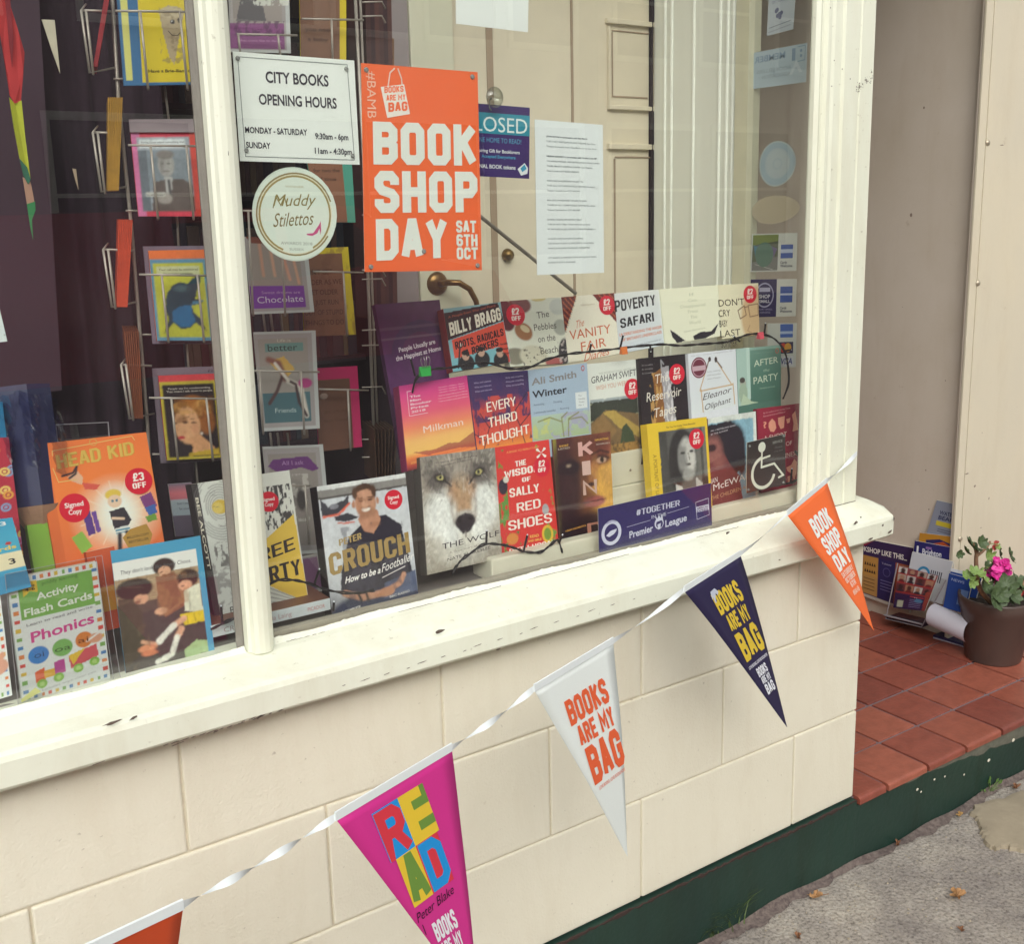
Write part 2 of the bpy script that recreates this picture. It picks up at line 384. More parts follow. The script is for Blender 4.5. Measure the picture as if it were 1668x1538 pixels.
def sheet(art, cv, name, parent, m=None, u0=0., v0=0., u1=1., v1=1., z=0.):
    ny, nx = cv.a.shape[:2]
    uu, vv = np.meshgrid(np.linspace(u0, u1, nx), np.linspace(v0, v1, ny))
    a, b, c, d = art.c; U_, V_ = uu[..., None], vv[..., None]
    P = ((a*(1-U_)+b*U_)*(1-V_)+(d*(1-U_)+c*U_)*V_+art.n*z).reshape(-1, 3)
    i = np.arange(ny*nx).reshape(ny, nx)
    F = np.stack([i[1:, :-1], i[1:, 1:], i[:-1, 1:], i[:-1, :-1]], -1).reshape(-1, 4)
    me = bpy.data.meshes.new(name); me.vertices.add(len(P)); me.vertices.foreach_set('co', P.astype(np.float32).ravel())
    me.loops.add(F.size); me.loops.foreach_set('vertex_index', F.astype(np.int32).ravel())
    me.polygons.add(len(F)); me.polygons.foreach_set('loop_start', (np.arange(len(F))*4).astype(np.int32))
    try: me.polygons.foreach_set('loop_total', np.full(len(F), 4, np.int32))
    except Exception: pass
    at = me.color_attributes.new('Col', 'FLOAT_COLOR', 'POINT'); cc = np.ones((len(P), 4), np.float32); cc[:, :3] = np.clip(cv.a.reshape(-1, 3), 0, 1)
    at.data.foreach_set('color', cc.ravel()); me.materials.append(m or PRINT); me.update(calc_edges=True); me.validate()
    return link(bpy.data.objects.new(name, me), parent)

def slab(art, t, name, m, parent, ext=0., z=-.0004, inset=0., uoff=(0, 1), cols=None):
    """board of thickness t behind an art sheet; ext lengthens it downwards"""
    i = inset
    f = [art.P(uoff[0]+i, 1+ext-i, z), art.P(uoff[1]-i, 1+ext-i, z), art.P(uoff[1]-i, i, z), art.P(uoff[0]+i, i, z)]
    b = [p-art.n*t for p in f]
    mb = MB(); mb.hexa(f+b)
    return mb.build(name, m, parent)

PAGES = mat('page_edges', '#e8e2cd', .8, noise=.12, nscale=400)
def flat(col, rough=.5):
    k = 'print_'+(col if isinstance(col, str) else '%02x%02x%02x' % tuple(int(c*255) for c in col)).lstrip('#')
    return mat(k, col, rough, noise=.08, nscale=60)

def on_plane(corners, y0, lean=15, yaw=0):
    bl = atY(*corners[3], y0)
    l, w = math.radians(lean), math.radians(yaw)
    n = V3(math.sin(w)*math.cos(l), -math.cos(w)*math.cos(l), math.sin(l))
    return [hit(*q, n, bl) for q in corners]

def book(label, corners, y0, paint, letters, thick=.016, lean=15, ext=0., back='#e8e4d8', spine=None, sticker=None, spine_txt=None, name='book', cat='book', yaw=0, group=None, glossy=False, res=.0014):
    if group is None: group = {'book': 'books displayed in the window', 'card': 'greeting cards in the window', 'card pack': 'flash card packs in the window'}.get(cat)
    t = thing(name, label, cat, group)
    A = Art(*on_plane(corners, y0, lean, yaw))
    cv = Cv(A.w, A.h, back, res); 
    if paint: paint(cv)
    M = GLOSSY if glossy else PRINT
    sheet(A, cv, 'front_cover', t, M)
    bm_ = flat(spine or back)
    if ext:   # the covered foot of the cover, continuing below what can be seen
        mb = MB(); mb.add([A.P(0, 1+ext, 0), A.P(1, 1+ext, 0), A.P(1, 1, 0), A.P(0, 1, 0)], [(0, 1, 2, 3)]); mb.build('cover_foot', bm_, t)
    if thick > .004:
        s1 = slab(A, .0012, 'cover_board', bm_, t, ext)
        A2 = Art(*[c-A.n*(thick) for c in A.c]); slab(A2, .0012, 'back_cover', bm_, t, ext)
        A3 = Art(*[c-A.n*.0018 for c in A.c]); pg = slab(A3, thick-.0022, 'page_block', PAGES, t, ext, z=0, uoff=(.03, .975)); 
        mb = MB(); q = [A.P(-.004, 1+ext, 0), A.P(.03, 1+ext, -.0017), A.P(.03, 0, -.0017), A.P(-.004, 0, 0)]
        f0, f1 = A.P(-.006, 1+ext, -.0005), A.P(-.006, 0, -.0005)
        mb.hexa([f0-A.n*(thick+.0008), f0, f1, f1-A.n*(thick+.0008)]+[a+(A.c[1]-A.c[0])/A.w*.0012 for a in (f0-A.n*(thick+.0008), f0, f1, f1-A.n*(thick+.0008))])
        sp = mb.build('spine', bm_, t)
    else:
        slab(A, max(thick, .0006), 'backing', bm_, t, ext)
    if letters: letters(A)
    A.build('lettering', t)
    if sticker:
        for (u, v, r, txt) in sticker:
            A.disc(u, v, r, '#d81f38', n=32); 
            n = len(txt)
            for i, s in enumerate(txt):
                big = s.startswith('£'); hh = r*A.w/A.h*(.62 if n == 2 and big else .42)
                if 'OFF' in s or big: A.T(s, u-r*(.42 if big else .5), u+r*(.42 if big else .5), v+r*A.w/A.h*((-.02+.55*i) if n == 2 else .2), hh, '#f6efe6', 'b', th=.22, gw=.62)
                else: A.T(s, u-r*(.62 if i == 0 else .44), u+r*(.62 if i == 0 else .44), v+r*A.w/A.h*(-.08+.5*i), hh*.82, '#f4ece6', 'fb')
            A.build('price_sticker' if txt[0].startswith('£') else 'signed_sticker', t, GLOSSY)
    settle(t)
    return t

# ============================================================ the setting
CREAM_WALL = mat('cream_masonry_paint', '#d8d1ba', .7, noise=.10, nscale=7, bump=.55, bscale=85)
def worn(name, base, dark, rough, bstr, bsc, stain=.5, spots='#8b7c6c'):
    m = bpy.data.materials.new(name); m.use_nodes = True; N = m.node_tree.nodes; L = m.node_tree.links; b = N['Principled BSDF']; b.inputs['Roughness'].default_value = rough
    g = N.new('ShaderNodeNewGeometry')
    def nz(sc, det=6, ro=.6, st=None, dist=0.):
        n = N.new('ShaderNodeTexNoise'); n.inputs['Scale'].default_value = sc; n.inputs['Detail'].default_value = det; n.inputs['Roughness'].default_value = ro; n.inputs['Distortion'].default_value = dist
        if st: mp = N.new('ShaderNodeMapping'); mp.inputs['Scale'].default_value = st; L.new(g.outputs['Position'], mp.inputs[0]); L.new(mp.outputs[0], n.inputs[0])
        else: L.new(g.outputs['Position'], n.inputs[0])
        return n.outputs[0]
    def rp(i, a, b_, ca, cb):
        r = N.new('ShaderNodeValToRGB'); e = r.color_ramp.elements; e[0].position = a; e[1].position = b_; e[0].color = (*lin(ca), 1); e[1].color = (*lin(cb), 1); L.new(i, r.inputs[0]); return r.outputs[0]
    def mul(a, b_, f):
        x = N.new('ShaderNodeMix'); x.data_type = 'RGBA'; x.blend_type = 'MULTIPLY'; x.inputs[0].default_value = f; L.new(a, x.inputs[6]); L.new(b_, x.inputs[7]); return x.outputs[2]
    c = rp(nz(3.1, 7, .62), .3, .7, dark, base)
    c = mul(c, rp(nz(9, 8, .7, (1, 1, .22), .4), .33, .52, '#d3c3ab', '#ffffff'), stain)
    if spots: c = mul(c, rp(nz(75, 4, .6), .27, .33, spots, '#ffffff'), .4)
    c = mul(c, rp(nz(22, 6, .75), .27, .36, '#cdbfae', '#ffffff'), .4)
    L.new(c, b.inputs['Base Color'])
    bp = N.new('ShaderNodeBump'); bp.inputs['Strength'].default_value = bstr; bp.inputs['Distance'].default_value = .003
    ad = N.new('ShaderNodeMath'); ad.operation = 'ADD'; L.new(nz(bsc, 4, .5), ad.inputs[0]); L.new(nz(bsc*.22, 5, .6), ad.inputs[1]); L.new(ad.outputs[0], bp.inputs['Height']); L.new(bp.outputs[0], b.inputs['Normal'])
    return m
CREAM_WALL = worn('cream_wall_paint', '#e3decb', '#ddd7c3', .65, .38, 210, .13)
CREAM_GLOSS = mat('cream_gloss_paint_plain', '#e3e5d3', .42, noise=.05, nscale=9, bump=.12, bscale=30)
CREAM_GLOSS = worn('cream_gloss_paint', '#e4e6d4', '#dfe1ce', .42, .14, 60, .2, '#a09684')
CREAM_SILL = worn('cream_sill_paint', '#e5e8d6', '#dfe1cf', .4, .25, 55, .2, '#a09684')
CHIP = mat('bare_grey_wood', '#6d5f55', .85, noise=.4, nscale=150)
GREEN = worn('dark_green_plinth_paint', '#223d33', '#1a302a', .5, .5, 70, .6, '#8b9a88')
MORTAR = mat('painted_mortar', '#ddd4bd', .8, noise=.15, nscale=60, bump=.4)
TERRA = [mat('quarry_tile_%s' % k, c, .42, noise=.3, nscale=28, bump=.25, bscale=90) for k, c in zip(('red', 'rust', 'warm', 'plum'), ('#934f40', '#9b5644', '#a35d4a', '#88483c'))]
GROUT = mat('grey_grout', '#7e7276', .9, noise=.25, nscale=80, bump=.5)
TAN = mat('tan_porch_paint', '#cfc0aa', .6, noise=.12, nscale=5, bump=.2, bscale=120)
TAN = worn('tan_porch_paint_worn', '#d3c8ba', '#cbbfae', .6, .12, 150, .12, None)
TANL = mat('beige_panel_plain', '#d3c8ac'); TANL = worn('beige_panel_paint_worn', '#d6ccb4', '#d0c8b4', .5, .10, 90, .12, None)
_ = mat('beige_panel_paint', '#d3c8ac', .55, noise=.07, nscale=5, bump=.15, bscale=60)

# pavement with bits, patches and stains
gm = bpy.data.materials.new('weathered_concrete'); gm.use_nodes = True; N = gm.node_tree.nodes; L = gm.node_tree.links
b = N['Principled BSDF']; b.inputs['Roughness'].default_value = .9
g = N.new('ShaderNodeNewGeometry')
def noise(sc, det=6, ro=.6):
    n = N.new('ShaderNodeTexNoise'); n.inputs['Scale'].default_value = sc; n.inputs['Detail'].default_value = det; n.inputs['Roughness'].default_value = ro; L.new(g.outputs['Position'], n.inputs[0]); return n.outputs[0]
def ramp(inp, *st):
    r = N.new('ShaderNodeValToRGB'); e = r.color_ramp.elements
    while len(e) < len(st): e.new(.5)
    for k, (p, c) in zip(e, st): k.position = p; k.color = (*lin(c), 1)
    L.new(inp, r.inputs[0]); return r.outputs[0]
def mixc(f, a, b_, mode='MIX'):
    m = N.new('ShaderNodeMix'); m.data_type = 'RGBA'; m.blend_type = mode
    for s_, k in ((0, f), (6, a), (7, b_)):
        if hasattr(k, 'links'): L.new(k, m.inputs[s_])
        elif s_ == 0: m.inputs[0].default_value = k
        else: m.inputs[s_].default_value = (*lin(k), 1)
    return m.outputs[2]
big = ramp(noise(3.2, 9, .7), (.33, '#837c78'), (.5, '#a39c93'), (.68, '#c0b8aa'))
fine = ramp(noise(130, 3, .8), (.3, '#6a625c'), (.52, '#ffffff'), (.8, '#ffffff'))
vo = N.new('ShaderNodeTexVoronoi'); vo.inputs['Scale'].default_value = 95; L.new(g.outputs['Position'], vo.inputs[0])
vs_ = ramp(vo.outputs['Color'], (.0, '#8a8078'), (.35, '#d8d0c4'), (.9, '#ffffff'), (1., '#ffffff'))
pits = ramp(noise(34, 5, .7), (.31, '#6d6160'), (.40, '#ffffff'), (.9, '#ffffff'))
c1 = mixc(.75, big, fine, 'MULTIPLY'); c1 = mixc(.28, c1, vs_, 'MULTIPLY'); c1 = mixc(.6, c1, pits, 'MULTIPLY')
L.new(c1, b.inputs['Base Color'])
bp = N.new('ShaderNodeBump'); bp.inputs['Strength'].default_value = .6; bp.inputs['Distance'].default_value = .005
ad = N.new('ShaderNodeMath'); ad.operation = 'ADD'; L.new(noise(60, 8, .75), ad.inputs[0]); L.new(vo.outputs['Distance'], ad.inputs[1])
L.new(ad.outputs[0], bp.inputs['Height']); L.new(bp.outputs[0], b.inputs['Normal'])
PAVE = gm
GZ = -.176
def sheet_xy(x0, y0, x1, y1, nx, ny, z, amp=0.):
    v = []; 
    r = np.random.RandomState(3)
    for j in range(ny+1):
        for i in range(nx+1):
            v.append((x0+(x1-x0)*i/nx, y0+(y1-y0)*j/ny, z+(r.rand()-.5)*amp))
    f = [(j*(nx+1)+i, j*(nx+1)+i+1, (j+1)*(nx+1)+i+1, (j+1)*(nx+1)+i) for j in range(ny) for i in range(nx)]
    return v, f
v, f = sheet_xy(-3, -2.2, 3, -.0, 150, 55, GZ, .0035)
tag(obj('pavement', v, f, PAVE, smooth=True), kind='structure')
mb = MB(); mb.add([(-60, -60, GZ-.13), (60, -60, GZ-.13), (60, 60, GZ-.13), (-60, 60, GZ-.13)], [(0, 1, 2, 3)])
ASPH = mat('asphalt', '#504d4c', .9, noise=.3, nscale=60, bump=.5)
tag(mb.build('road', ASPH), kind='structure')
mb = MB(); mb.box(-3.0, -2.35, GZ-.14, 3., -2.2, GZ-.003); mb.box(-30, -2.2, GZ-.14, -3.0, 0, GZ-.004); mb.box(3.0, -2.2, GZ-.14, 30, 0, GZ-.004); mb.box(-30, -2.35, GZ-.14, -3, -2.2, GZ-.003); mb.box(3, -2.35, GZ-.14, 30, -2.2, GZ-.003)
tag(mb.build('kerb', mat('kerb_stone', '#8f887e', .85, noise=.25, nscale=20)), kind='structure')

# ---- block wall under the window
wall = thing('shop_wall', 'cream painted block wall below the shop window with a dark green plinth', 'wall')
mb = MB(); mb.box(-3.2, .0045, .002, -.012, .2, .652); mb.build('mortar_bed', MORTAR, wall)
blocks = {}
def block(x0, x1, z0, z1):
    g_ = .0019; key = (round(x1-x0, 3), round(z1-z0, 3)); w, h = key
    if key not in blocks:
        mb = MB(); mb.box(-w/2+g_, 0, -h/2+g_, w/2-g_, .196, h/2-g_)
        o = mb.build('block', CREAM_WALL, wall, bevel=.0035); blocks[key] = o
    else:
        o = blocks[key].copy(); link(o, wall)
    o.location = ((x0+x1)/2, random.uniform(-.0005, .0006), (z0+z1)/2)
for z0, z1, first in ((0, .225, -.215), (.225, .45, -.44), (.45, .652, -.215)):
    block(first, 0, z0, z1); x = first
    while x > -2.9: block(x-.45, x, z0, z1); x -= .45
def wob_strip(x0, x1, zc, wz, y, n, seed, name, m, parent, thick=.003, jag=.6):
    r = np.random.RandomState(seed); mb = MB(); top, bot = [], []
    for i in range(n+1):
        x = x0+(x1-x0)*i/n
        top.append((x, zc+wz*(.5+jag*(r.rand()-.5)))); bot.append((x, zc-wz*(.5+jag*(r.rand()-.5))))
    V = [(x, y, z) for x, z in bot]+[(x, y, z) for x, z in top]+[(x, y+thick, z) for x, z in bot]+[(x, y+thick, z) for x, z in top]
    k = n+1; F = []
    for i in range(n):
        F += [(i, i+1, k+i+1, k+i), (2*k+i+1, 2*k+i, 3*k+i, 3*k+i+1), (k+i, k+i+1, 3*k+i+1, 3*k+i), (2*k+i, 2*k+i+1, i+1, i)]
    mb.add(V, F); return mb.build(name, m, parent)
mb = MB(); mb.box(-3.2, -.012, GZ-.1, -.0, .2, -.004); mb.build('plinth', GREEN, wall, bevel=.002)
wob_strip(-3.0, -.003, -.0035, .004, -.0145, 260, 4, 'paint_crack', mat('dark_crack', '#3b2a26', .95), wall, jag=1.6)  # dark ragged crack along the top of the plinth
settle(wall)

# ---- porch step and tiles
step = thing('porch_step', 'dark green painted step edge under the red tiles right of the wall', 'step')
mb = MB(); mb.box(.0, -.0105, GZ-.1, 2.6, .3, -.019); mb.build('riser', GREEN, step, bevel=.002)
r = np.random.RandomState(9)
V = []; n = 60
for i in range(n+1):
    x = .17+(1.9-.17)*i/n; V.append((x, -.019)); 
bot = [(.17+(1.9-.17)*i/n, -.026-.042*min(1, max(0, (i-3)/22))-(r.rand()-.5)*.012) for i in range(n+1)]
mb = MB(); P = [(x, -.0125, z) for x, z in bot]+[(x, -.0125, z) for x, z in V]
mb.add(P, [(i, i+1, n+2+i, n+1+i) for i in range(n)]); mb.build('cement_patch', mat('bare_cement', '#6b6a5d', .9, noise=.35, nscale=45, bump=.5), step)
mb = MB()
for k in range(26):
    x = .2+r.rand()*1.3; z = -.05-r.rand()*.035; q = .003+.006*r.rand()**2
    mb.add([(x+q*(1+.3*r.rand())*math.cos(a), -.0135, z+q*.7*(1+.4*r.rand())*math.sin(a)) for a in np.linspace(0, 6.28, 8)[:-1]], [tuple(range(7))])
tag(mb.build('paint_spots', CREAM_WALL, step), kind='stuff')
settle(step)
flo = MB(); flo.box(-.01, .004, -.03, 2.6, 1.4, -.005)
floor = tag(flo.build('porch_floor', GROUT), kind='structure')
TS = .16105; TX = .10915; tb = {}
def tile_mesh(nose, w):
    k = (nose, w)
    if k in tb: return tb[k]
    g_ = .0050; x0, x1 = g_, w-g_; d = TS-g_*2
    if nose:
        prof = [(0, -.018), (0, -.007), (.0015, -.0035), (.005, -.001), (.011, 0), (d, 0), (d, -.018)]
    else: prof = [(0, -.018), (0, -.0012), (.0012, 0), (d-.0012, 0), (d, -.0012), (d, -.018)]
    n = len(prof); v = [(x0, y, z) for y, z in prof]+[(x1, y, z) for y, z in prof]
    f = [(i, i+n, i+n+1, i+1) for i in range(n-1)]+[tuple(range(n)), tuple(range(2*n-1, n-1, -1))]
    me = bpy.data.meshes.new('tile'); me.from_pydata(v, [], f); me.update(); tb[k] = me; return me
for row in range(8):
    off = (0, .002, -.003, .002, 0, .003, -.002, 0)[row]
    for i in range(-1, 12):
        x = TX+off+i*TS; w = TS
        if x < -.002 and x+TS > 0: w = round(x+TS-.001, 3); x = .001
        if x < -.001 or (x > 1.08 and row > 2 and x > 2.2): continue
        if w < .03: continue
        me = tile_mesh(row == 0, w).copy() if random.random() < .0 else tile_mesh(row == 0, w)
        o = bpy.data.objects.new('tile', me); link(o, floor); o.location = (x, -.0165+row*TS, random.uniform(-.0006, .0006))
        o.rotation_euler = (random.uniform(-.003, .003), random.uniform(-.003, .003), 0)
        if not me.materials: me.materials.append(TERRA[0])
        o.material_slots[0].link = 'OBJECT'; o.material_slots[0].material = TERRA[random.choice((0, 0, 1, 1, 2, 3))]

# ---- porch walls
mb = MB(); mb.box(1.035, .4595, -.02, 1.3, 1.6, 2.7)
pw = mb.build('porch_side_wall', TAN); tag(pw, 'plain tan painted side wall of the recessed porch, scuffed and spotted', 'wall')
jp = thing('porch_end_panel', 'pale beige metal sheet panel with round head fixings at the right edge of the porch', 'panel')
mb = MB(); mb.box(1.003, .4517, .003, 2.6, .459, 2.7); mb.build('panel_core', TAN, jp)
mb = MB(); mb.box(1.0, .444, .0035, 1.034, .4515, 2.68); mb.build('edge_strip', TANL, jp, bevel=.0015)
mb = MB(); mb.box(1.0365, .4425, .0035, 2.6, .4515, 2.68); mb.build('face_sheet', TANL, jp, bevel=.0015)
for px, py in ((1610, 232), (1594, 461), (1565, 878)):
    q = atY(px, py, .44); mb = MB(); mb.lathe([(.0001, .006), (.006, .005), (.009, .0015), (.0095, 0)], (0, 0, 0), 12)
    o = mb.build('rivet', mat('rivet_metal', '#b8ad98', .4, .5), jp, smooth=True); o.rotation_euler = (math.pi/2, 0, 0); o.location = (q[0], .4425, q[2])
jp_marks = MB()
for px, py, w, hh in ((1588, 792, .006, .010), (1611, 812, .003, .012), (1598, 860, .004, .004), (1575, 772, .012, .005), (1632, 236, .012, .004), (1600, 705, .003, .003)):
    q = atY(px, py, .4418); jp_marks.add([(q[0]-w, .4421, q[2]), (q[0]-w*.2, .4421, q[2]-hh*.5), (q[0]+w, .4421, q[2]-hh*.1), (q[0]+w*.3, .4421, q[2]+hh*.5)], [(0, 1, 2, 3)])
tag(jp_marks.build('scuff_marks', mat('dark_scuff', '#8a7a6c', .9), jp), kind='stuff')
settle(jp)
mb = MB()
for px, py, w in ((1508, 766, .004), (1497, 785, .002), (1513, 830, .004), (1484, 350, .009), (1505, 175, .006), (1562, 815, .003), (1470, 500, .002), (1540, 620, .003)):
    q = atX(px, py, 1.0342); w *= .55; mb.add([(1.0342, q[1]+w*math.cos(a), q[2]+w*1.3*math.sin(a)) for a in np.linspace(0, 6.28, 8)[:-1]], [tuple(range(7))])
tag(mb.build('scuff_marks', mat('dark_scuff', '#8a7a6c', .9), pw), kind='stuff')

# ---- main window frame
fr = thing('shop_window', 'cream painted timber shop window with a chipped projecting sill and one mullion', 'window')
# sill: profile in y,z extruded along x
zt_f, zt_b, zb = .757, .7405, .6585
SY = -.052
SLP = lambda x: max(-.014, .0165*(x+1.15)/1.0) if x < -1.15 else 0.
prof = [(.09, zb+.002), (SY+.004, zb), (SY, zb+.004), (SY, .700), (SY+.003, .7065), (SY+.009, .7105), (.03, .7315), (.05, .735), (.09, .735)]
def extr(prof, x0, x1, name, m, parent, n=1, wob=0., seed=1, bulge=None):
    r = np.random.RandomState(seed); k = len(prof); v = []; 
    for i in range(n+1):
        x = x0+(x1-x0)*i/n
        for j, (y, z) in enumerate(prof): v.append((x, y+(r.rand()-.5)*wob, z+(r.rand()-.5)*wob))
    f = [(i*k+j, i*k+(j+1) % k, (i+1)*k+(j+1) % k, (i+1)*k+j) for i in range(n) for j in range(k)]
    f += [tuple(reversed(range(k))), tuple(n*k+j for j in range(k))]
    f = [tuple(reversed(q)) for q in f]
    return obj(name, v, f, m, parent)
# fitted sill slope: the photograph's front arris runs at z .711 (left) to .768 (right): the top rises a little to the right
def sill_mesh():
    r = np.random.RandomState(2); n = 120; v = []; k = None
    for i in range(n+1):
        x = -3.0+(3.0+.062)*i/n; t = (x+1.8)/1.8
        ft = .712+.0*t; e = 0
        if x > .02: e = (x-.02)/.042; e = 1-math.sqrt(max(0, 1-e*e))
        dz = SLP(x); pr = [(.09, zb+.002+e*.012), (SY+.006+e*.03, zb+e*.012), (SY+e*.03, zb+.006+e*.012), (SY+e*.03, ft-.012-e*.01), (SY+.003+e*.03, ft-.004-e*.01), (SY+.011+e*.03, ft-e*.008), (.0, ft+.012-e*.01), (.03, ft+.019-e*.012), (.09, ft+.0235-e*.014)]
        k = len(pr)
        for (y, z) in pr: v.append((x, y+(r.rand()-.5)*.0007, z+(dz if y >= -.001 else 0)+(r.rand()-.5)*.0006))
    f = [(i*k+j, (i+1)*k+j, (i+1)*k+(j+1) % k, i*k+(j+1) % k) for i in range(n) for j in range(k)]
    f += [tuple(range(k)), tuple(reversed([n*k+j for j in range(k)]))]
    o = obj('sill', v, f, CREAM_SILL, fr, smooth=False)
    b_ = bmesh.new(); b_.from_mesh(o.data); bmesh.ops.recalc_face_normals(b_, faces=b_.faces); b_.to_mesh(o.data); b_.free()
    return o
sill = sill_mesh()
def chips(y, pts, parent, plane='Y', name='paint_chip'):
    mb = MB(); r = np.random.RandomState(len(pts))
    for px, py, w, hh, a in pts:
        q = atY(px, py, y); n = 11; lst = []
        for k in range(n):
            an = 2*math.pi*k/n; rr = .55+.6*r.rand(); dx, dz = w*rr*math.cos(an), hh*rr*math.sin(an)
            lst.append((q[0]+dx*math.cos(a)-dz*math.sin(a), y, q[2]+dx*math.sin(a)+dz*math.cos(a)))
        mb.add(lst, [tuple(range(n))])
    return tag(mb.build(name, CHIP, parent), kind='stuff')
chips(SY-.0012, [(183, 1178, .014, .0024, .1), (218, 1170, .008, .0022, .2), (352, 1192, .006, .0015, .1), (421, 1169, .009, .0022, .15), (290, 1212, .014, .0012, .1), (160, 1244, .012, .001, .1),
                 (716, 1029, .010, .0035, .1), (812, 1058, .006, .0018, 0), (1185, 868, .006, .003, .1), (1394, 852, .010, .004, .1), (1418, 878, .010, .0028, 0), (1438, 856, .004, .003, .3), (1270, 912, .004, .0015, 0), (1456, 845, .003, .006, 0), (1450, 866, .008, .003, .4), (1402, 843, .003, .002, 0)]+[(270+i*14+(i*37 % 9), 1214-i*4.3, .004+.003*((i*7) % 3), .0010, .1) for i in range(14)]+[(560+i*31+(i*17 % 13), 1117-i*9.4, .004+.003*((i*5) % 3), .0008, .1) for i in range(16)], fr)

def post(x0, x1, y0, y1, z0, z1, name, m, parent, mould=(), bev=.002):
    mb = MB(); mb.box(x0, y0, z0, x1, y1, z1); o = mb.build(name, m, parent, bevel=bev); return o
ZT = 2.6
# right jamb: outer board, moulded steps towards the glass
def vprof(pts, z0, z1, name, m, parent, sm=False):
    """closed outline in x,y extruded in z"""
    n = len(pts); v = [(x, y, z0) for x, y in pts]+[(x, y, z1) for x, y in pts]
    f = [(i, (i+1) % n, n+(i+1) % n, n+i) for i in range(n)]+[tuple(reversed(range(n))), tuple(range(n, 2*n))]
    o = obj(name, v, f, m, parent, smooth=sm)
    b_ = bmesh.new(); b_.from_mesh(o.data); bmesh.ops.recalc_face_normals(b_, faces=b_.faces); b_.to_mesh(o.data); b_.free(); return o
GY = .055
vprof([(-.166, GY+.004), (-.166, .046), (-.158, .040), (-.150, .044), (-.143, .044), (-.139, .036), (-.131, .036), (-.126, .0395), (-.118, .036), (-.096, .036), (-.093, .030), (-.048, .030), (-.045, .033), (-.042, .030), (-.0015, .030), (.002, .033), (.002, .115), (-.10, .115), (-.10, GY+.004)], .7265, ZT, 'right_jamb', CREAM_GLOSS, fr)
# mullion: half-round nosed bar
vprof([(-1.4345, GY+.002), (-1.4345, .040), (-1.430, .037), (-1.4275, .029), (-1.421, .0245), (-1.413, .023), (-1.405, .0245), (-1.3985, .029), (-1.396, .037), (-1.3925, .040), (-1.3925, GY+.002)], .728, ZT, 'mullion', CREAM_GLOSS, fr)
vprof([(-1.4455, GY+.0065), (-1.3875, GY+.0065), (-1.3955, .088), (-1.4375, .088)], .728, ZT, 'inner_mullion', mat('grey_undercoat', '#9d958f', .6, noise=.15, nscale=30), fr)
vprof([(-2.9, GY+.004), (-2.9, .03), (-2.8, .03), (-2.8, GY+.004)], .728, ZT, 'left_jamb', CREAM_GLOSS, fr)
mb = MB(); mb.box(-2.9, .03, ZT, .002, .12, ZT+.2); mb.build('head_rail', CREAM_GLOSS, fr)
chips(.0228, [(372, 250, .0005, .004, 0), (398, 620, .0006, .003, 0), (419, 962, .0006, .002, 0), (415, 760, .0005, .002, 0)], fr)
mb = MB(); rr_ = np.random.RandomState(5)
for k in range(46):
    s_ = rr_.rand(); px, py = 1394+30*s_+rr_.randn()*2, 148-32*s_+rr_.randn()*4; q = atY(px, py, .0296); w = .0006+.0012*rr_.rand()
    mb.add([(q[0]+w*math.cos(a), .0297, q[2]+w*math.sin(a)) for a in np.linspace(0, 6.28, 6)[:-1]], [tuple(range(5))])
for px, py in ((1355, 140), (1359, 98), (1372, 112), (1353, 12), (1336, 740), (1385, 128)):
    q = atY(px, py, .0296); w = .0015
    mb.add([(q[0]+w*math.cos(a), .0297, q[2]+w*math.sin(a)) for a in np.linspace(0, 6.28, 6)[:-1]], [tuple(range(5))])
tag(mb.build('dirt_specks', CHIP, fr), kind='stuff')
# glazing: two panes, and bottom bead with ragged paint on the glass
for x0, x1, nm in ((-2.8, -1.4355, 'glass_pane'), (-1.3915, -.1665, 'glass_pane')):
    mb = MB(); mb.box(x0, GY, .7385 if x0 > -1.5 else .722, x1, GY+.004, ZT); mb.build(nm, GLASS, fr)
for k, (xa, xb) in enumerate(((-1.17, -.96), (-.9, -.66), (-1.37, -1.30), (-.48, -.36))):
    r_ = np.random.RandomState(k+40); mb = MB(); mb.tube([(xa+(xb-xa)*i/24, .0452-.0008*r_.rand(), .7327+SLP(xa)+(r_.rand()-.5)*.0016) for i in range(25)], .0005, 5); mb.build('paint_crack', CHIP, fr)
mb = MB(); r_ = np.random.RandomState(3); mb.tube([(-.166+.0068*i, .0285 if i > 8 else .0345, .7315+(r_.rand()-.5)*.0006) for i in range(25)], .0007, 5); mb.build('joint_crack', CHIP, fr)
def bead(x0, x1, seed, nm='paint_bead'):
    r = np.random.RandomState(seed); n = int((x1-x0)/.006); mb = MB(); top = []
    for i in range(n+1):
        z = .7392+.0010*r.rand()+.0012*math.sin(i*.21+seed)+(.0016 if r.rand() < .08 else 0); x = x0+(x1-x0)*i/n; top.append((x, z+SLP(x)))
    V = [(x, .046, .7315+SLP(x)) for x, _ in top]+[(x, GY-.0006, z) for x, z in top]
    k = n+1; mb.add(V, [(i, i+1, k+i+1, k+i) for i in range(n)]); mb.build(nm, CREAM_SILL, fr)
bead(-2.8, -1.436, 3); bead(-1.391, -.167, 8)
mb = MB(); mb.box(-1.385, GY+.0045, .726, -.1, .0755, .7445); mb.build('inner_bottom_bead', mat('grey_inner_bead', '#a59d8c', .6, noise=.2, nscale=30), fr, bevel=.002)
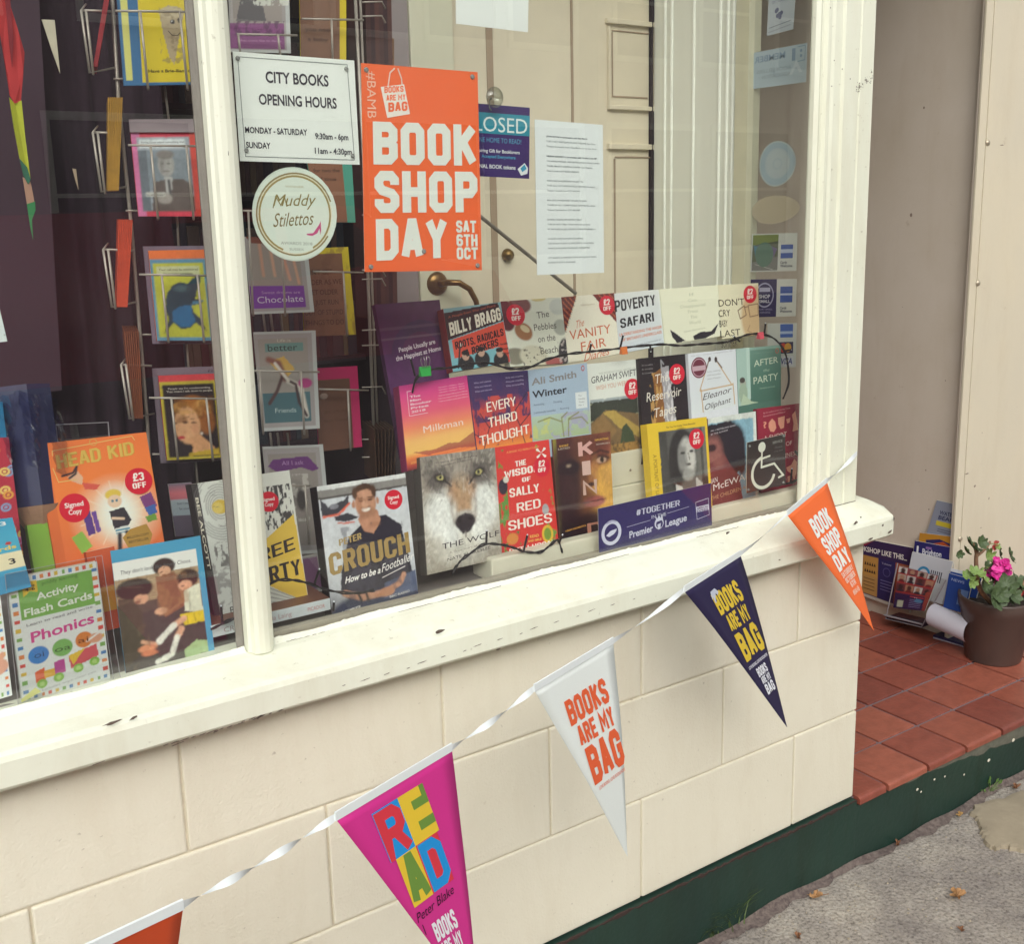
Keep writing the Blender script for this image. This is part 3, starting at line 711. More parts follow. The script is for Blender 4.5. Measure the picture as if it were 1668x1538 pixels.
# side light facing the porch
SX = -.05
mb = MB(); mb.box(SX-.012, .1155, .73, SX+.012, .14, ZT); mb.box(SX-.02, .330, .73, SX+.02, .372, ZT); mb.box(SX-.02, .1405, .70, SX+.02, .3295, .745)
mb.build('side_light_frame', mat('cream_inner_paint', '#ddd9bd', .5, noise=.1, nscale=12), fr, bevel=.0015)
mb = MB(); mb.box(SX-.002, .1405, .7455, SX+.002, .3295, ZT); mb.build('side_glass', GLASS, fr)
settle(fr)

# ---- shop door seen through the side of the bay, back panelling, shop interior
PALE = mat('pale_green_white_paint', '#f0f2e6', .5, noise=.06, nscale=10, streak=True)
dr = thing('shop_door', 'pale painted shop door with fluted edge standing right of the display back', 'door')
mb = MB(); mb.box(SX-.012, .376, .0, SX+.028, .668, 2.3); mb.build('door_leaf', PALE, dr, bevel=.002)
for y in (.385, .405, .43, .52, .60, .625):
    mb = MB(); mb.tube([(SX-.013, y, .05), (SX-.013, y, 2.2)], .004, 8); mb.build('moulding', PALE, dr, smooth=True)
mb = MB(); mb.box(SX-.0145, .3745, .0, SX-.002, .3758, 2.3); mb.box(SX-.0185, .668, .76, SX-.0145, .673, 2.3); mb.build('dark_gap_strip', mat('black_gap', '#241a20', .7), dr)  # black strips drawn as the shade in the gaps beside the door
settle(dr)
PANEL = mat('beige_panelling', '#e4dac2', .6, noise=.10, nscale=6, bump=.08)
bk = thing('display_back_panelling', 'beige panelled timber back of the window display beside the brass handled post', 'panelling')
BY = .68
mb = MB(); mb.box(-.652, BY, .74, SX-.019, BY+.02, 2.5); mb.build('back_board', PANEL, bk)
def strip(px0, py0, px1, py1, w, m=PANEL, nm='moulding', y=BY, d=.012, vert=False):
    a, b_ = atY(px0, py0, y), atY(px1, py1, y); mb = MB()
    if vert: x = (a[0]+b_[0])/2; z0, z1 = sorted((a[2], b_[2])); mb.box(x-w/2, y-d, z0, x+w/2, y-.0005, z1)
    else: z = (a[2]+b_[2])/2; x0, x1 = sorted((a[0], b_[0])); mb.box(x0, y-d, z-w/2, x1, y-.0005, z+w/2)
    return mb.build(nm, m, bk, bevel=.0015)
GROOVE = mat('dark_groove', '#a8947e', .9)
strip(932, -30, 934, 520, .007, GROOVE, 'groove', d=.002, vert=True)
strip(797, -30, 806, 540, .018, GROOVE, 'groove', d=.0025, vert=True)
strip(1066, -30, 1068, 520, .010, GROOVE, 'groove', d=.003, vert=True)
strip(985, 34, 1062, 40, .012); strip(988, 176, 1064, 176, .010); strip(988, 238, 1064, 240, .013)
strip(1062, 42, 1064, 176, .006, vert=True); strip(988, 42, 990, 176, .004, vert=True); strip(1001, 258, 1001, 480, .005, GROOVE, 'groove', d=.002, vert=True)
strip(996, 52, 1056, 52, .003, GROOVE, 'groove', d=.002); strip(998, 158, 1054, 158, .004, GROOVE, 'groove', d=.002); strip(997, 52, 997, 158, .003, GROOVE, 'groove', d=.002, vert=True); strip(1001, 256, 1062, 256, .004, GROOVE, 'groove', d=.002)
mb = MB(); q = atY(825, 415, BY); mb.lathe([(.012, 0), (.016, .004), (.012, .016), (.004, .02), (.0001, .021)], (0, 0, 0), 14)
k_ = mb.build('keyhole_cover', mat('old_brass', '#7a6238', .35, .8), bk, smooth=True); k_.rotation_euler = (math.pi/2, 0, 0); k_.location = (q[0], BY, q[2])
settle(bk)
dp = thing('inner_door', 'narrow cream door edge with a curved brass handle behind the orange poster', 'door')
mb = MB(); mb.box(-.762, .655, .0, -.655, .70, 2.4); mb.build('door_leaf', mat('cream_door_paint', '#dedcc4', .5, noise=.06, nscale=9), dp, bevel=.002)
mb = MB(); mb.box(-.822, .66, .0, -.764, .70, 2.4); mb.build('door_frame', mat('lilac_grey_paint', '#9a9090', .6), dp)
BR = mat('aged_brass', '#8a6c42', .3, .85, noise=.3, nscale=40)
q = atY(714, 462, .65); mb = MB(); mb.lathe([(.0001, .012), (.012, .012), (.020, .008), (.026, .003), (.027, 0)], (0, 0, 0), 24); o = mb.build('handle_rose', BR, dp, smooth=True); o.rotation_euler = (math.pi/2, 0, 0); o.location = (q[0], .655, q[2])
mb = MB(); a = atY(722, 462, .61); mb.tube([(q[0], .64, q[2]), (q[0]+.005, .615, q[2]+.004), (q[0]+.025, .60, q[2]+.003), (q[0]+.05, .597, q[2]-.012), (q[0]+.066, .597, q[2]-.04), (q[0]+.07, .597, q[2]-.06)], .008, 10, r2=.006); mb.build('handle_lever', BR, dp, smooth=True)
settle(dp)
# stay rod
a, b_ = atY(782, 352, .45), atY(938, 478, .45); mb = MB(); mb.tube([a, b_], .0042, 8)
tag(mb.build('stay_rod', mat('grey_stay_metal', '#8d857c', .4, .5)), 'thin grey metal stay rod slanting down behind the typed list', 'rod')

# dark shop beyond
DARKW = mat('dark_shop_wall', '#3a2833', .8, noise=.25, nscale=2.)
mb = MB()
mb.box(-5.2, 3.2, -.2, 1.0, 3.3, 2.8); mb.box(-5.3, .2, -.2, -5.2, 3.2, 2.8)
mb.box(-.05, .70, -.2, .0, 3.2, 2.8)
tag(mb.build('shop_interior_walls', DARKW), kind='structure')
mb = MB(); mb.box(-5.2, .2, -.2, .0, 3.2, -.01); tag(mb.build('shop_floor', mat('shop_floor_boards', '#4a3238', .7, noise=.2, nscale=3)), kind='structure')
mb = MB(); mb.box(-5.2, .125, 2.62, 1.0, 3.2, 2.8); mb.box(-5.2, .03, 2.801, 2.6, 3.2, 2.95); tag(mb.build('shop_ceiling', mat('ceiling_paint', '#aaa297', .8)), kind='structure')
mb = MB(); mb.box(1.0, .46, 2.705, 2.6, 1.6, 2.8); mb.box(.0, .0, 2.705, 1.0, 1.6, 2.8); tag(mb.build('porch_ceiling', mat('porch_ceiling_paint', '#b9b09c', .8)), kind='structure')
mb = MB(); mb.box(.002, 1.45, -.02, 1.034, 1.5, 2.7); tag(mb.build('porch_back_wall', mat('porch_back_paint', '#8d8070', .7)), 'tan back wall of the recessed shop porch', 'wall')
mb = MB(); mb.box(-3.2, .0, ZT+.201, .002, .2, 4.2); mb.box(.003, -.02, 2.96, 3.2, .2, 4.2); tag(mb.build('upper_shop_wall', CREAM_WALL), 'cream painted wall above the shop window', 'wall')

# ---- display floor and stepped shelves in the bay
WOODW = mat('white_shelf_paint', '#e3e0cb', .5, noise=.08, nscale=12, streak=False, bump=.1)
mb = MB(); mb.box(-3.0, .0785, .655, SX-.03, .64, .7245); tag(mb.build('window_bed', mat('grey_window_bed', '#8b8480', .7, noise=.15, nscale=20)), kind='structure')
sh = thing('display_steps', 'white painted stepped book shelves with screw heads inside the right window', 'shelf')
for nm, x0, y0, z0, y1, z1 in (('front_board', -.955, .082, .7265, .15, .772), ('middle_riser', -.925, .158, .7265, .172, .835), ('middle_riser', -.925, .163, .8365, .177, .905), ('middle_tread', -.925, .178, .89, .25, .905), ('back_riser', -.93, .252, .7265, .266, 1.035), ('back_tread', -.93, .2665, 1.02, .33, 1.035)):
    mb = MB(); mb.box(x0, y0, z0, -.10, y1, z1); mb.build(nm, WOODW, sh, bevel=.004 if nm == 'front_board' else .0015)
for px, py, y in ((756, 950, .0815), (834, 933, .0815), (952, 904, .0815), (1027, 766, .157)):
    q = atY(px, py, y); mb = MB(); mb.lathe([(.0001, .001), (.0022, .001), (.003, 0)], (0, 0, 0), 10); o = mb.build('screw_head', mat('screw_metal', '#9b9388', .4, .7), sh); o.rotation_euler = (math.pi/2, 0, 0); o.location = (q[0], y, q[2])
settle(sh)

# ============================================================ signs on the glass (inside face)
YG = GY+.0052
def glass_sign(name, label, cat, corners, y=YG, bg_='#eef3ec', thick=.0006, paint=None, letters=None, m=None, group=None, res=.002, x=None):
    t = thing(name, label, cat, group)
    c = [atY(*q, y) for q in corners] if x is None else [atX(*q, x) for q in corners]
    A = Art(*c)
    if paint: cv = Cv(A.w, A.h, bg_, res); paint(cv); sheet(A, cv, 'face', t, m or PRINT)
    else: A.face([(0, 1), (1, 1), (1, 0), (0, 0)], [(0, 1, 2, 3)], bg_, z=-.0002); 
    slab(A, thick, 'sheet', flat('#d9d8cc'), t)
    if letters: letters(A)
    A.build('lettering', t, m)
    return t, A
SUCK = mat('grey_sucker', '#9a9d98', .25, .3)
def pins(t, A, pts, r=.0042):
    for u, v in pts:
        p = A.P(u, v, .0004); q = A.P(u, v, .0028); mb = MB(); mb.tube([p, q], r, 14, r2=r*.7); o = mb.build('fixing_pin', SUCK, t, smooth=False, bevel=0)
INK = '#3a3742'
def L(A):
    A.line([(.035, .045), (.935, .045), (.955, .955), (.045, .955), (.035, .045)], .0011, '#8b9290')
    A.T('CITY BOOKS', .245, .765, .26, .105, INK, 'fb'); A.T('OPENING HOURS', .18, .825, .465, .10, INK, 'fb')
    A.T('MONDAY - SATURDAY', .055, .56, .735, .058, INK, 'fb'); A.T('9:30am - 6pm', .625, .91, .765, .058, INK, 'fb')
    A.T('SUNDAY', .055, .25, .875, .058, INK, 'fb'); A.T('11am - 4:30pm', .615, .935, .905, .058, INK, 'fb')
t, A = glass_sign('opening_hours_sign', 'white landscape card with the opening hours in a thin grey frame, beside the mullion', 'sign', [(379, 83), (577, 98), (586, 268), (391, 262)], letters=L, bg_='#eff5ee')
pins(t, A, [(.035, .06), (.925, .085), (.055, .9), (.94, .915)], .0035); settle(t)

def L(A):
    A.disc(.5, .5, .498, '#dfeadd'); A.ring(.5, .5, .455, .04, '#93855a', a0=20, a1=330); A.ring(.5, .5, .425, .05, '#a3925c', a0=-60, a1=250); A.ring(.5, .5, .435, .018, '#e8e2c4')
    A.T('WINNER', .38, .6, .22, .022, '#b9b184', 'f')
    A.T('Muddy', .24, .72, .42, .13, '#8d8046', 'f', slant=.28, rise=.02); A.T('Stilettos', .24, .70, .64, .15, '#7d7140', 'f', slant=.3, rise=.04)
    for c in ('Muddy',): A.line([(.24, .44), (.27, .32), (.33, .41), (.37, .31), (.40, .42)], .0018, '#8d8046')
    A.poly([(.63, .70), (.71, .69), (.78, .60), (.80, .56), (.805, .66), (.795, .71), (.785, .64), (.76, .69), (.70, .72), (.64, .715)], '#cf5b8c')
    A.T('AWARDS 2018', .33, .70, .82, .032, '#8f9a8c', 'f'); A.T('SUSSEX', .43, .60, .88, .026, '#8f9a8c', 'f')
t = thing('award_sticker', 'round pale mint award sticker with gold rings and a pink shoe below the hours sign', 'sticker')
A = Art(*[atY(*q, YG) for q in [(410, 268), (549, 274), (549, 428), (410, 424)]]); L(A); A.build('print', t, GLOSSY)
mb = MB(); c_ = A.P(.5, .5, -.0002); rx, rz = A.w/2*.99, A.h/2*.99
ring = [(c_[0]+rx*math.cos(a), c_[1], c_[2]+rz*math.sin(a)) for a in np.linspace(0, 2*math.pi, 41)[:-1]]
mb.add(ring+[(x, y+.0005, z) for x, y, z in ring], [tuple(range(40)), tuple(reversed(range(40, 80)))]+[(i, 40+i, 40+(i+1) % 40, (i+1) % 40) for i in range(40)]); mb.build('sticker_disc', flat('#d5e2d4'), t); settle(t)

def L(A):
    O = '#f6703a'; Wt = '#e9efe6'
    A.face([(0, 1), (1, 1), (1, 0), (0, 0)], [(0, 1, 2, 3)], O, z=-.0001)
    A.T('#BAMB', .035, .255, .045, .075, '#f7c6ac', 'f', vert=True)
    A.line([(.21, .12), (.235, .035), (.275, .012)], .0022, '#ead8cc'); A.line([(.30, .012), (.33, .06), (.335, .115)], .0022, '#e3cfc2')
    A.poly([(.155, .105), (.35, .085), (.395, .225), (.205, .25)], '#efece2')
    A.T('BOOKS', .185, .345, .133, .030, O, 'b', rise=.012, th=.24); A.T('ARE MY', .20, .36, .170, .028, O, 'b', rise=.012, th=.24); A.T('BAG', .215, .375, .222, .045, O, 'b', rise=.012, th=.27)
    A.T('BOOK', .085, .97, .475, .205, Wt, 'b', th=.285, gw=.56, rise=.01); A.T('SHOP', .09, .975, .71, .205, Wt, 'b', th=.285, gw=.56, rise=.01); A.T('DAY', .095, .695, .945, .205, Wt, 'b', th=.285, gw=.56, rise=.012)
    A.T('SAT', .775, .955, .805, .062, Wt, 'b', th=.26); A.T('6TH', .775, .965, .875, .062, Wt, 'b', th=.26); A.T('OCT', .775, .965, .942, .062, Wt, 'b', th=.26)
t, A = glass_sign('bookshop_day_poster', 'tall bright orange poster with big white capitals hung inside the middle of the window', 'poster', [(588, 102), (778, 117), (785, 440), (594, 443)], bg_='#f6703a', letters=L)
pins(t, A, [(.04, .03), (.95, .025), (.05, .975), (.96, .975), (.49, .90)], .0042); settle(t)

def L(A):
    A.face([(0, 1), (1, 1), (1, 0), (0, 0)], [(0, 1, 2, 3)], '#3f2a6b', z=-.0001)
    A.rect(0, .115, 1, .40, '#2f93a8'); A.T('CLOSED', .06, .965, .37, .215, '#e6f3ef', 'f')
    A.T('GONE HOME TO READ!', .2, .88, .52, .07, '#5aa6c4', 'f'); A.T('An Inspiring Gift for Booklovers', .15, .86, .66, .048, '#e6ecef', 'fb'); A.T('Accepted Everywhere', .33, .80, .735, .045, '#4ea4c8', 'fb')
    A.T('NATIONAL BOOK tokens', .1, .80, .88, .055, '#e9eef0', 'fb'); A.poly([(.83, .87), (.93, .78), (.98, .85), (.97, .93), (.88, .96)], '#e9f1f1'); A.poly([(.87, .86), (.93, .80), (.96, .86), (.90, .91)], '#3f9fc0')
t, A = glass_sign('closed_sign', 'purple and teal CLOSED sign half hidden behind the orange poster', 'sign', [(742, 165), (863, 175), (862, 291), (745, 285)], y=.078, letters=L, bg_='#3f2a6b')
settle(t)
t = thing('suction_hook', 'clear round suction hook from which the purple sign hangs', 'hook'); q = atY(806, 158, .06)
mb = MB(); mb.lathe([(.0001, .010), (.004, .009), (.008, .003), (.017, .0005), (.0172, 0), (.0001, .0)], (0, 0, 0), 24); o = mb.build('sucker', glass_mat('clear_rubber', (.8, .82, .78), .12), t, smooth=True); o.rotation_euler = (-math.pi/2, 0, 0); o.location = (q[0], YG, q[2])
mb = MB(); mb.tube([(q[0], YG+.009, q[2]), (q[0], YG+.016, q[2]-.004), (q[0], YG+.0175, q[2]-.016), (q[0], YG+.012, q[2]-.020)], .0012, 6); mb.build('wire_hook', SUCK, t); settle(t)

LI = [('JOHN BOYNE in conversation with Sally Morris', .60), ('TUES 2 OCT WESTGATE STUDIO THEATRE 7pm Hove', .72), ('Tickets 8 pounds from City Books or at the door', .74), None,
      ('HELENA KENNEDY in conversation with Caroline Lucas MP', .74), ('THE WOMAN MYSTIQUE - HOW BRITISH JUSTICE IS FAILING WOMEN', .78), ('THURS 18th OCT SHOPPING CENTRE 7pm, Brighton', .67), ('Tickets 9 pounds at CITY BOOKS WEEKDAYS', .47), None,
      ('ROBIN INCE IN A JOKE AND WE ARE YOU', .53), ('TUES 23rd OCT ROPETACKLE CENTRE Shoreham', .71), ('Tickets 7 pounds from CITY BOOKS', .48), None,
      ('BEN OKRI: AN ALPHABET OF LIFE TO READ', .58), ('THURS 25 OCT ROPETACKLE CENTRE Shoreham', .71), ('Tickets 7 pounds from CITY BOOKS', .48), None,
      ('BARBARA KINGSOLVER VISITING TODAY', .50), ('TUES 6th NOV 7.30pm Tickets with book purchase', .63), ('ST MICHAEL & ALL ANGELS CHURCH Brighton', .71), None,
      ('ALI SILVER: A POETS RETROSPECTIVE EVENING', .52), ('TUES 20 NOV TICKETS TO STEP OVER IN YOUR TEENS', .68), ('AMICA ROPETACKLE CENTRE', .62), None, ('CITY BOOKS 23 WESTERN ROAD HOVE 01273 725306', .72), ('EVENTS CITY BOOKS', .40)]
def L(A):
    for i, l in enumerate(LI):
        if l: A.T(l[0], .16, .16+l[1], .105+i*.0315, .0095, '#4c5660', 'fb' if i % 4 == 0 else 'f')
def bendy(cv): cv.grad([(0, '#e9efee'), (1, '#e6ecec')])
t, A = glass_sign('typed_events_list', 'long white sheet of small typed event listings between purple sign and pale door', 'notice', [(871, 194), (982, 203), (984, 444), (875, 448)], letters=L, bg_='#e9f0ee'); settle(t)
t, A = glass_sign('blank_paper_notice', 'plain white paper cut off by the top of the picture above the purple sign', 'notice', [(742, -60), (862, -52), (860, 52), (743, 38)], bg_='#eef3ee', letters=lambda A: None); settle(t)
t, A = glass_sign('corner_notice', 'corner of a white notice at the left edge of the picture over the dark interior', 'notice', [(-50, 480), (-4, 488), (12, 556), (-40, 562)], bg_='#e3efee', letters=lambda A: A.T('ow', .93, .99, .86, .06, '#5b6a70', 'f')); settle(t)

def P_(cv): cv.grad([(0, '#3d3633'), (1, '#4a3e3c')]); cv.noise(30, .1, 3)
def L(A):
    Wt = '#e6e9d9'
    A.disc(.38, .155, .095, Wt); A.line([(.385, .2), (.37, .55), (.70, .53), (.93, .80), (.80, .83)], .0048, Wt); A.line([(.38, .38), (.60, .36)], .0044, Wt)
    A.ring(.42, .66, .315, .2, Wt, a0=100, a1=345); A.T('SERVICE', .66, .92, .14, .05, '#9a9a92', 'fb'); A.T('Please', .72, .92, .24, .035, '#7d7c78', 'f'); A.T('ring bell', .70, .92, .31, .03, '#7d7c78', 'f')
t, A = glass_sign('wheelchair_sign', 'small dark square sign with white wheelchair symbol at the right end of the glass', 'sign', [(1217, 721), (1279, 707), (1280, 789), (1216, 804)], bg_='#3d3633', thick=.0012, paint=P_, letters=L, m=GLOSSY)
pins(t, A, [(.06, .08), (.95, .03), (.04, .93), (.93, .95)], .003); settle(t)

def P_(cv): cv.grad([(0, '#332a66'), (.8, '#342b68'), (.84, '#2e2860'), (1, '#342c62')])
def L(A):
    Wt = '#d7d9ea'
    A.T('#TOGETHER', .32, .705, .33, .125, Wt, 'b', th=.15, gw=.55); A.T('IN THE', .45, .58, .47, .075, Wt, 'f'); A.line([(.235, .52), (.44, .49)], .0008, Wt); A.line([(.59, .43), (.79, .395)], .0008, Wt)
    A.T('Premier', .255, .46, .77, .15, Wt, 'fb', rise=.035); A.T('League', .57, .765, .715, .15, Wt, 'fb', rise=.035)
    A.disc(.515, .60, .04, Wt); A.disc(.518, .615, .03, '#342b68'); A.poly([(.485, .42), (.50, .50), (.515, .42), (.53, .50), (.545, .41), (.55, .54), (.49, .56)], Wt); A.poly([(.50, .62), (.53, .60), (.525, .72), (.505, .73)], Wt)
    A.disc(.105, .56, .083, Wt, rv=.26); A.disc(.105, .56, .058, '#342b68', rv=.185); A.poly([(.06, .60), (.095, .52), (.15, .50), (.145, .545), (.125, .60), (.085, .64)], Wt)
    A.T('BRIGHTON', .065, .145, .36, .03, '#5b56a0', 'fb', arc=.02)
    A.line([(.85, .34), (.97, .31), (.975, .67), (.86, .71), (.85, .34)], .001, Wt); A.rect(.855, .44, .972, .56, Wt); A.T('AMERICAN', .86, .965, .50, .045, '#342b68', 'fb'); A.T('EXPRESS', .862, .965, .555, .045, '#342b68', 'fb')
t, A = glass_sign('navy_league_banner', 'wide navy blue card with white lettering standing on the sill inside the glass', 'sign', [(974, 829), (1158, 787), (1160, 862), (976, 907)], bg_='#332a66', paint=P_, letters=L, m=GLOSSY); settle(t)

# stickers on the side glass (x = SX)
XS = SX-.0028
def side(name, label, corners, bg_, L, m=None, thick=.0003): 
    t, A = glass_sign(name, label, 'sticker', corners, x=XS, bg_=bg_, letters=L, m=m, thick=thick); settle(t); return t
def L(A):
    A.disc(.42, .22, .2, '#453a6a'); A.disc(.42, .18, .09, '#ccd5dd'); A.T('GOODMONEY', .1, .86, .50, .06, '#453a6a', 'fb', rise=.03); A.T('GIFT VOUCHERS', .14, .82, .57, .04, '#8c93a8', 'f', rise=.03)
    for a in range(6): A.disc(.42+.1*math.cos(a), .72+.06*math.sin(a*1.3), .06, '#6d7290')
    A.line([(.08, .90), (.9, .86)], .001, '#555a70'); A.line([(.06, .96), (.9, .92)], .001, '#8a8fa0')
side('voucher_sticker', 'pale blue portrait sticker with dark round logo at the top of the side glass', [(1255, -60), (1300, -68), (1292, 47), (1249, 58)], '#c2ccd4', L)
def L(A):
    B = '#8fa5ba'; A.T('MEMBER', .05, .62, .30, .17, B, 'fb', rise=.02, mirror=True); A.T('BOOKSELLERS', .1, .72, .60, .10, '#a0afb8', 'f', mirror=True); A.T('ASSOCIATION', .2, .72, .76, .10, '#a0afb8', 'f', mirror=True)
    A.rect(.74, .08, .80, .40, B); A.line([(.84, .06), (.97, .05), (.97, .42), (.84, .44)], .0016, B); A.disc(.9, .17, .02, B); A.disc(.9, .30, .02, B); A.poly([(.70, .75), (.82, .38), (.93, .72), (.88, .73), (.82, .55), (.75, .76)], '#c8d5dc')
side('member_sticker', 'pale blue translucent MEMBER sticker seen from behind on the side glass', [(1225, 86), (1315, 69), (1313, 133), (1224, 145)], '#b6c8d2', L)
def rnd(name, label, px, py, rx, ry, col, inner):
    t = thing(name, label, 'sticker'); A = Art(*[atX(*q, XS) for q in [(px-rx, py-ry+2), (px+rx, py-ry-2), (px+rx, py+ry-6), (px-rx, py+ry+6)]])
    A.disc(.5, .5, .5, col, rv=.5)
    for u, c in inner: A.disc(.5, .5, u, c, rv=u)
    A.build('sticker_print', t); settle(t)
rnd('round_sticker', 'round pale blue ringed sticker halfway up the side glass', 1267, 266, 30, 37, '#bcc8c8', [(.47, '#a5b9c4'), (.34, '#b3c2c8'), (.3, '#b8c5c9'), (.12, '#a9bcc5'), (.1, '#b9c6ca')])
rnd('faded_oval_sticker', 'faded beige oval sticker below the round blue one on the side glass', 1264, 341, 39, 23, '#c3b8a2', [(.45, '#c0b59e')])
def card(lbl, corners, kind):
    def L(A):
        if kind < 2:
            if kind == 0:
                A.rect(.03, .03, .60, .97, '#59604e'); A.poly([(.03, .03), (.60, .03), (.60, .2), (.03, .3)], '#7c8a50'); A.poly([(.05, .35), (.3, .25), (.58, .4), (.5, .65), (.2, .7)], '#6d6288'); A.poly([(.05, .3), (.2, .35), (.25, .6), (.1, .6)], '#4a7d94'); A.poly([(.03, .75), (.3, .68), (.6, .6), (.6, .97), (.03, .97)], '#7a7a78'); A.line([(.1, .8), (.5, .95)], .001, '#c8c8c0'); A.disc(.3, .55, .2, '#5c7a6c')
            else:
                A.rect(.0, .0, .58, 1, '#2c2458'); A.ring(.32, .42, .2, .12, '#a9a8c8'); A.rect(.2, .22, .44, .33, '#b9b8d4'); A.T('SHOP', .2, .44, .50, .1, '#d8d8e6', 'fb'); A.T('SMALL', .2, .44, .62, .08, '#d8d8e6', 'fb'); A.T('SUPPORT SMALL', .1, .5, .82, .05, '#9b98c0', 'f'); A.T('BUSINESS', .15, .45, .90, .05, '#9b98c0', 'f')
            A.rect(.66, .30 if kind == 0 else .2, .92, .66 if kind == 0 else .62, '#3c5aa8'); A.rect(.66, .42 if kind == 0 else .38, .92, .52 if kind == 0 else .43, '#b9c6e0')
            A.T('Cards', .66, .80, .80, .07, '#4a4a60', 'fb'); A.T('Welcome', .66, .92, .89, .07, '#4a4a60', 'fb')
        else:
            A.rect(.45, .02, .88, .32, '#3f63b4'); A.rect(.45, .18, .88, .24, '#a9bde0'); A.rect(.42, .42, .9, .68, '#2e2a56'); A.disc(.56, .55, .12, '#c9402e'); A.disc(.72, .55, .12, '#d39a35'); A.rect(.42, .74, .92, .97, '#d4d8e0'); A.T('VISA', .46, .88, .92, .14, '#2d3f8c', 'fb', slant=.2)
    return tag(side('card_sticker', lbl, corners, '#cfd3cf', L), group='card payment stickers on the side glass')
card('pale card payment sticker with a landscape picture on the side glass', [(1225, 381), (1299, 379), (1297, 441), (1222, 443)], 0)
card('card payment sticker with dark round SHOP SMALL badge on the side glass', [(1223, 455), (1298, 454), (1296, 515), (1222, 517)], 1)
card('lowest card payment sticker with blue square and VISA above the green book', [(1250, 527), (1298, 526), (1296, 598), (1250, 600)], 2)

# ============================================================ books: back row
def P_(c): c.grad([(0, '#4f2850'), (.5, '#5c2a60'), (1, '#46224c')]); c.noise(9, .22, 4); c.rect(0, .16, 1, .18, '#77536e', .5); c.rect(0, .23, 1, .245, '#86687c', .5)
def L(A): A.T('People Usually are', .24, .84, .33, .032, '#ecdde6', 'fb', rise=.03); A.T('the Happiest at Home', .17, .92, .385, .032, '#ecdde6', 'fb', rise=.035)
book('tall dark purple book with two lines of small white text left of the others', [(611, 496), (716, 488), (745, 720), (655, 742)], .235, P_, L, thick=.012, back='#4f2850', ext=.02)
def P_(c):
    c.grad([(0, '#8db7bd'), (1, '#7fc0cc')]); c.poly([(.0, .07), (.95, .0), (1, .30), (0, .50)], '#2c2024'); c.poly([(.06, .5), (1, .32), (1, 1), (.85, 1), (.85, .72), (.06, .8)], '#e2553f')
    for u, v in ((.25, .80), (.52, .78), (.84, .84)):
        c.ell(u, v+.1, .13, .14, '#2a272a'); c.ell(u, v-.02, .06, .075, '#c9a48e'); c.ell(u, v-.07, .065, .04, '#231c1c')
    c.line([(.1, .95), (.18, .62)], .03, '#26222a'); c.ell(.2, .6, .03, .03, '#e6dccb')
def L(A):
    A.T('A People from War and Peace', .06, .9, .16, .04, '#c05a44', 'f', rise=.1); A.T('BILLY BRAGG', .05, .97, .44, .21, '#f2ead8', 'b', rise=.15, th=.24, gw=.6); A.T('ROOTS, RADICALS', .1, .96, .66, .12, '#26191c', 'b', rise=.11, th=.2, gw=.55); A.T('& ROCKERS', .26, .84, .80, .12, '#26191c', 'b', rise=.1, th=.2, gw=.55)
    for i, w in enumerate(('How Skiffle', 'Changed', 'The World')): A.T(w, .87, 1., .70+i*.08, .035, '#3a1c1c', 'fb')
book('red black and sky blue book with musicians in cut out style, in the back row', [(722, 503), (815, 492), (832, 590), (738, 606)], .24, P_, L, thick=.022, back='#b0392f', spine='#8f2a2a')
def P_(c):
    c.grad([(0, '#e9ead9'), (1, '#e6e8d6')])
    for u, v, a, b_, r, k in ((.05, .1, .14, .12, 20, '#6d3038'), (.30, .07, .18, .13, 10, '#7d4040'), (.06, .32, .12, .14, 0, '#5e2c34'), (.30, .48, .15, .13, 30, '#a9744c'), (.33, .44, .08, .05, 30, '#d9c7a0'), (.92, .14, .14, .12, 0, '#d4d7cd'), (.93, .45, .12, .12, 0, '#b9bcae'), (.1, .85, .2, .13, 0, '#8d8a78'), (.42, .87, .24, .17, 10, '#d8d4bc'), (.95, .82, .1, .2, 10, '#3a353a'), (.75, .97, .15, .08, 0, '#b0605c'), (.62, .0, .12, .04, 0, '#e0cf8d')): c.ell(u, v, a, b_, k, .2, r)
    c.patch(26, .62, '#3c3636', 5, .8, reg=(.2, .72, .62, 1)); c.patch(24, .55, '#cfc4bd', 6, .7, reg=(.85, .6, 1, 1))
def L(A):
    for i, (w, a, b_) in enumerate((('The', .55, .76), ('Pebbles', .48, .86), ('on the', .52, .82), ('Beach', .54, .84))): A.T(w, a, b_, .30+i*.18, .105, '#5d5650', 'f', rise=.02)
book('pale book with photographed pebbles round grey title letters', [(815, 491), (914, 484), (926, 592), (832, 597)], .24, P_, L, thick=.018, back='#e6e8d6', sticker=[(.21, .22, .15, ('£2', 'OFF'))])
def P_(c):
    c.grad([(0, '#efe9cf'), (1, '#f0ecd6')]); 
    for (a, b_, d) in (((0, 0), (.28, 0), (.0, .55)), ((.55, 0), (1, 0), (1, .5))): c.poly([a, b_, d], '#7c2a26')
    for k in range(14):
        for s in range(7): c.line([(.02+s*.045, .02+k*.05), (.05+s*.045, .06+k*.05)], .012, '#d9804f' if (s+k) % 2 else '#2d1d1c', .9*(s*.045 < .27-(k*.05)*.5))
    for k in range(10):
        for s in range(8): c.line([(.64+s*.05, .0+k*.05), (.67+s*.05, .045+k*.05)], .012, '#d9804f' if (s+k) % 2 else '#2d1d1c', .9*(s*.05 > k*.05*.8))
    c.poly([(.3, 0), (.58, 0), (1, .5), (1, 1), (.05, 1), (0, .6)], '#f1ecd8')
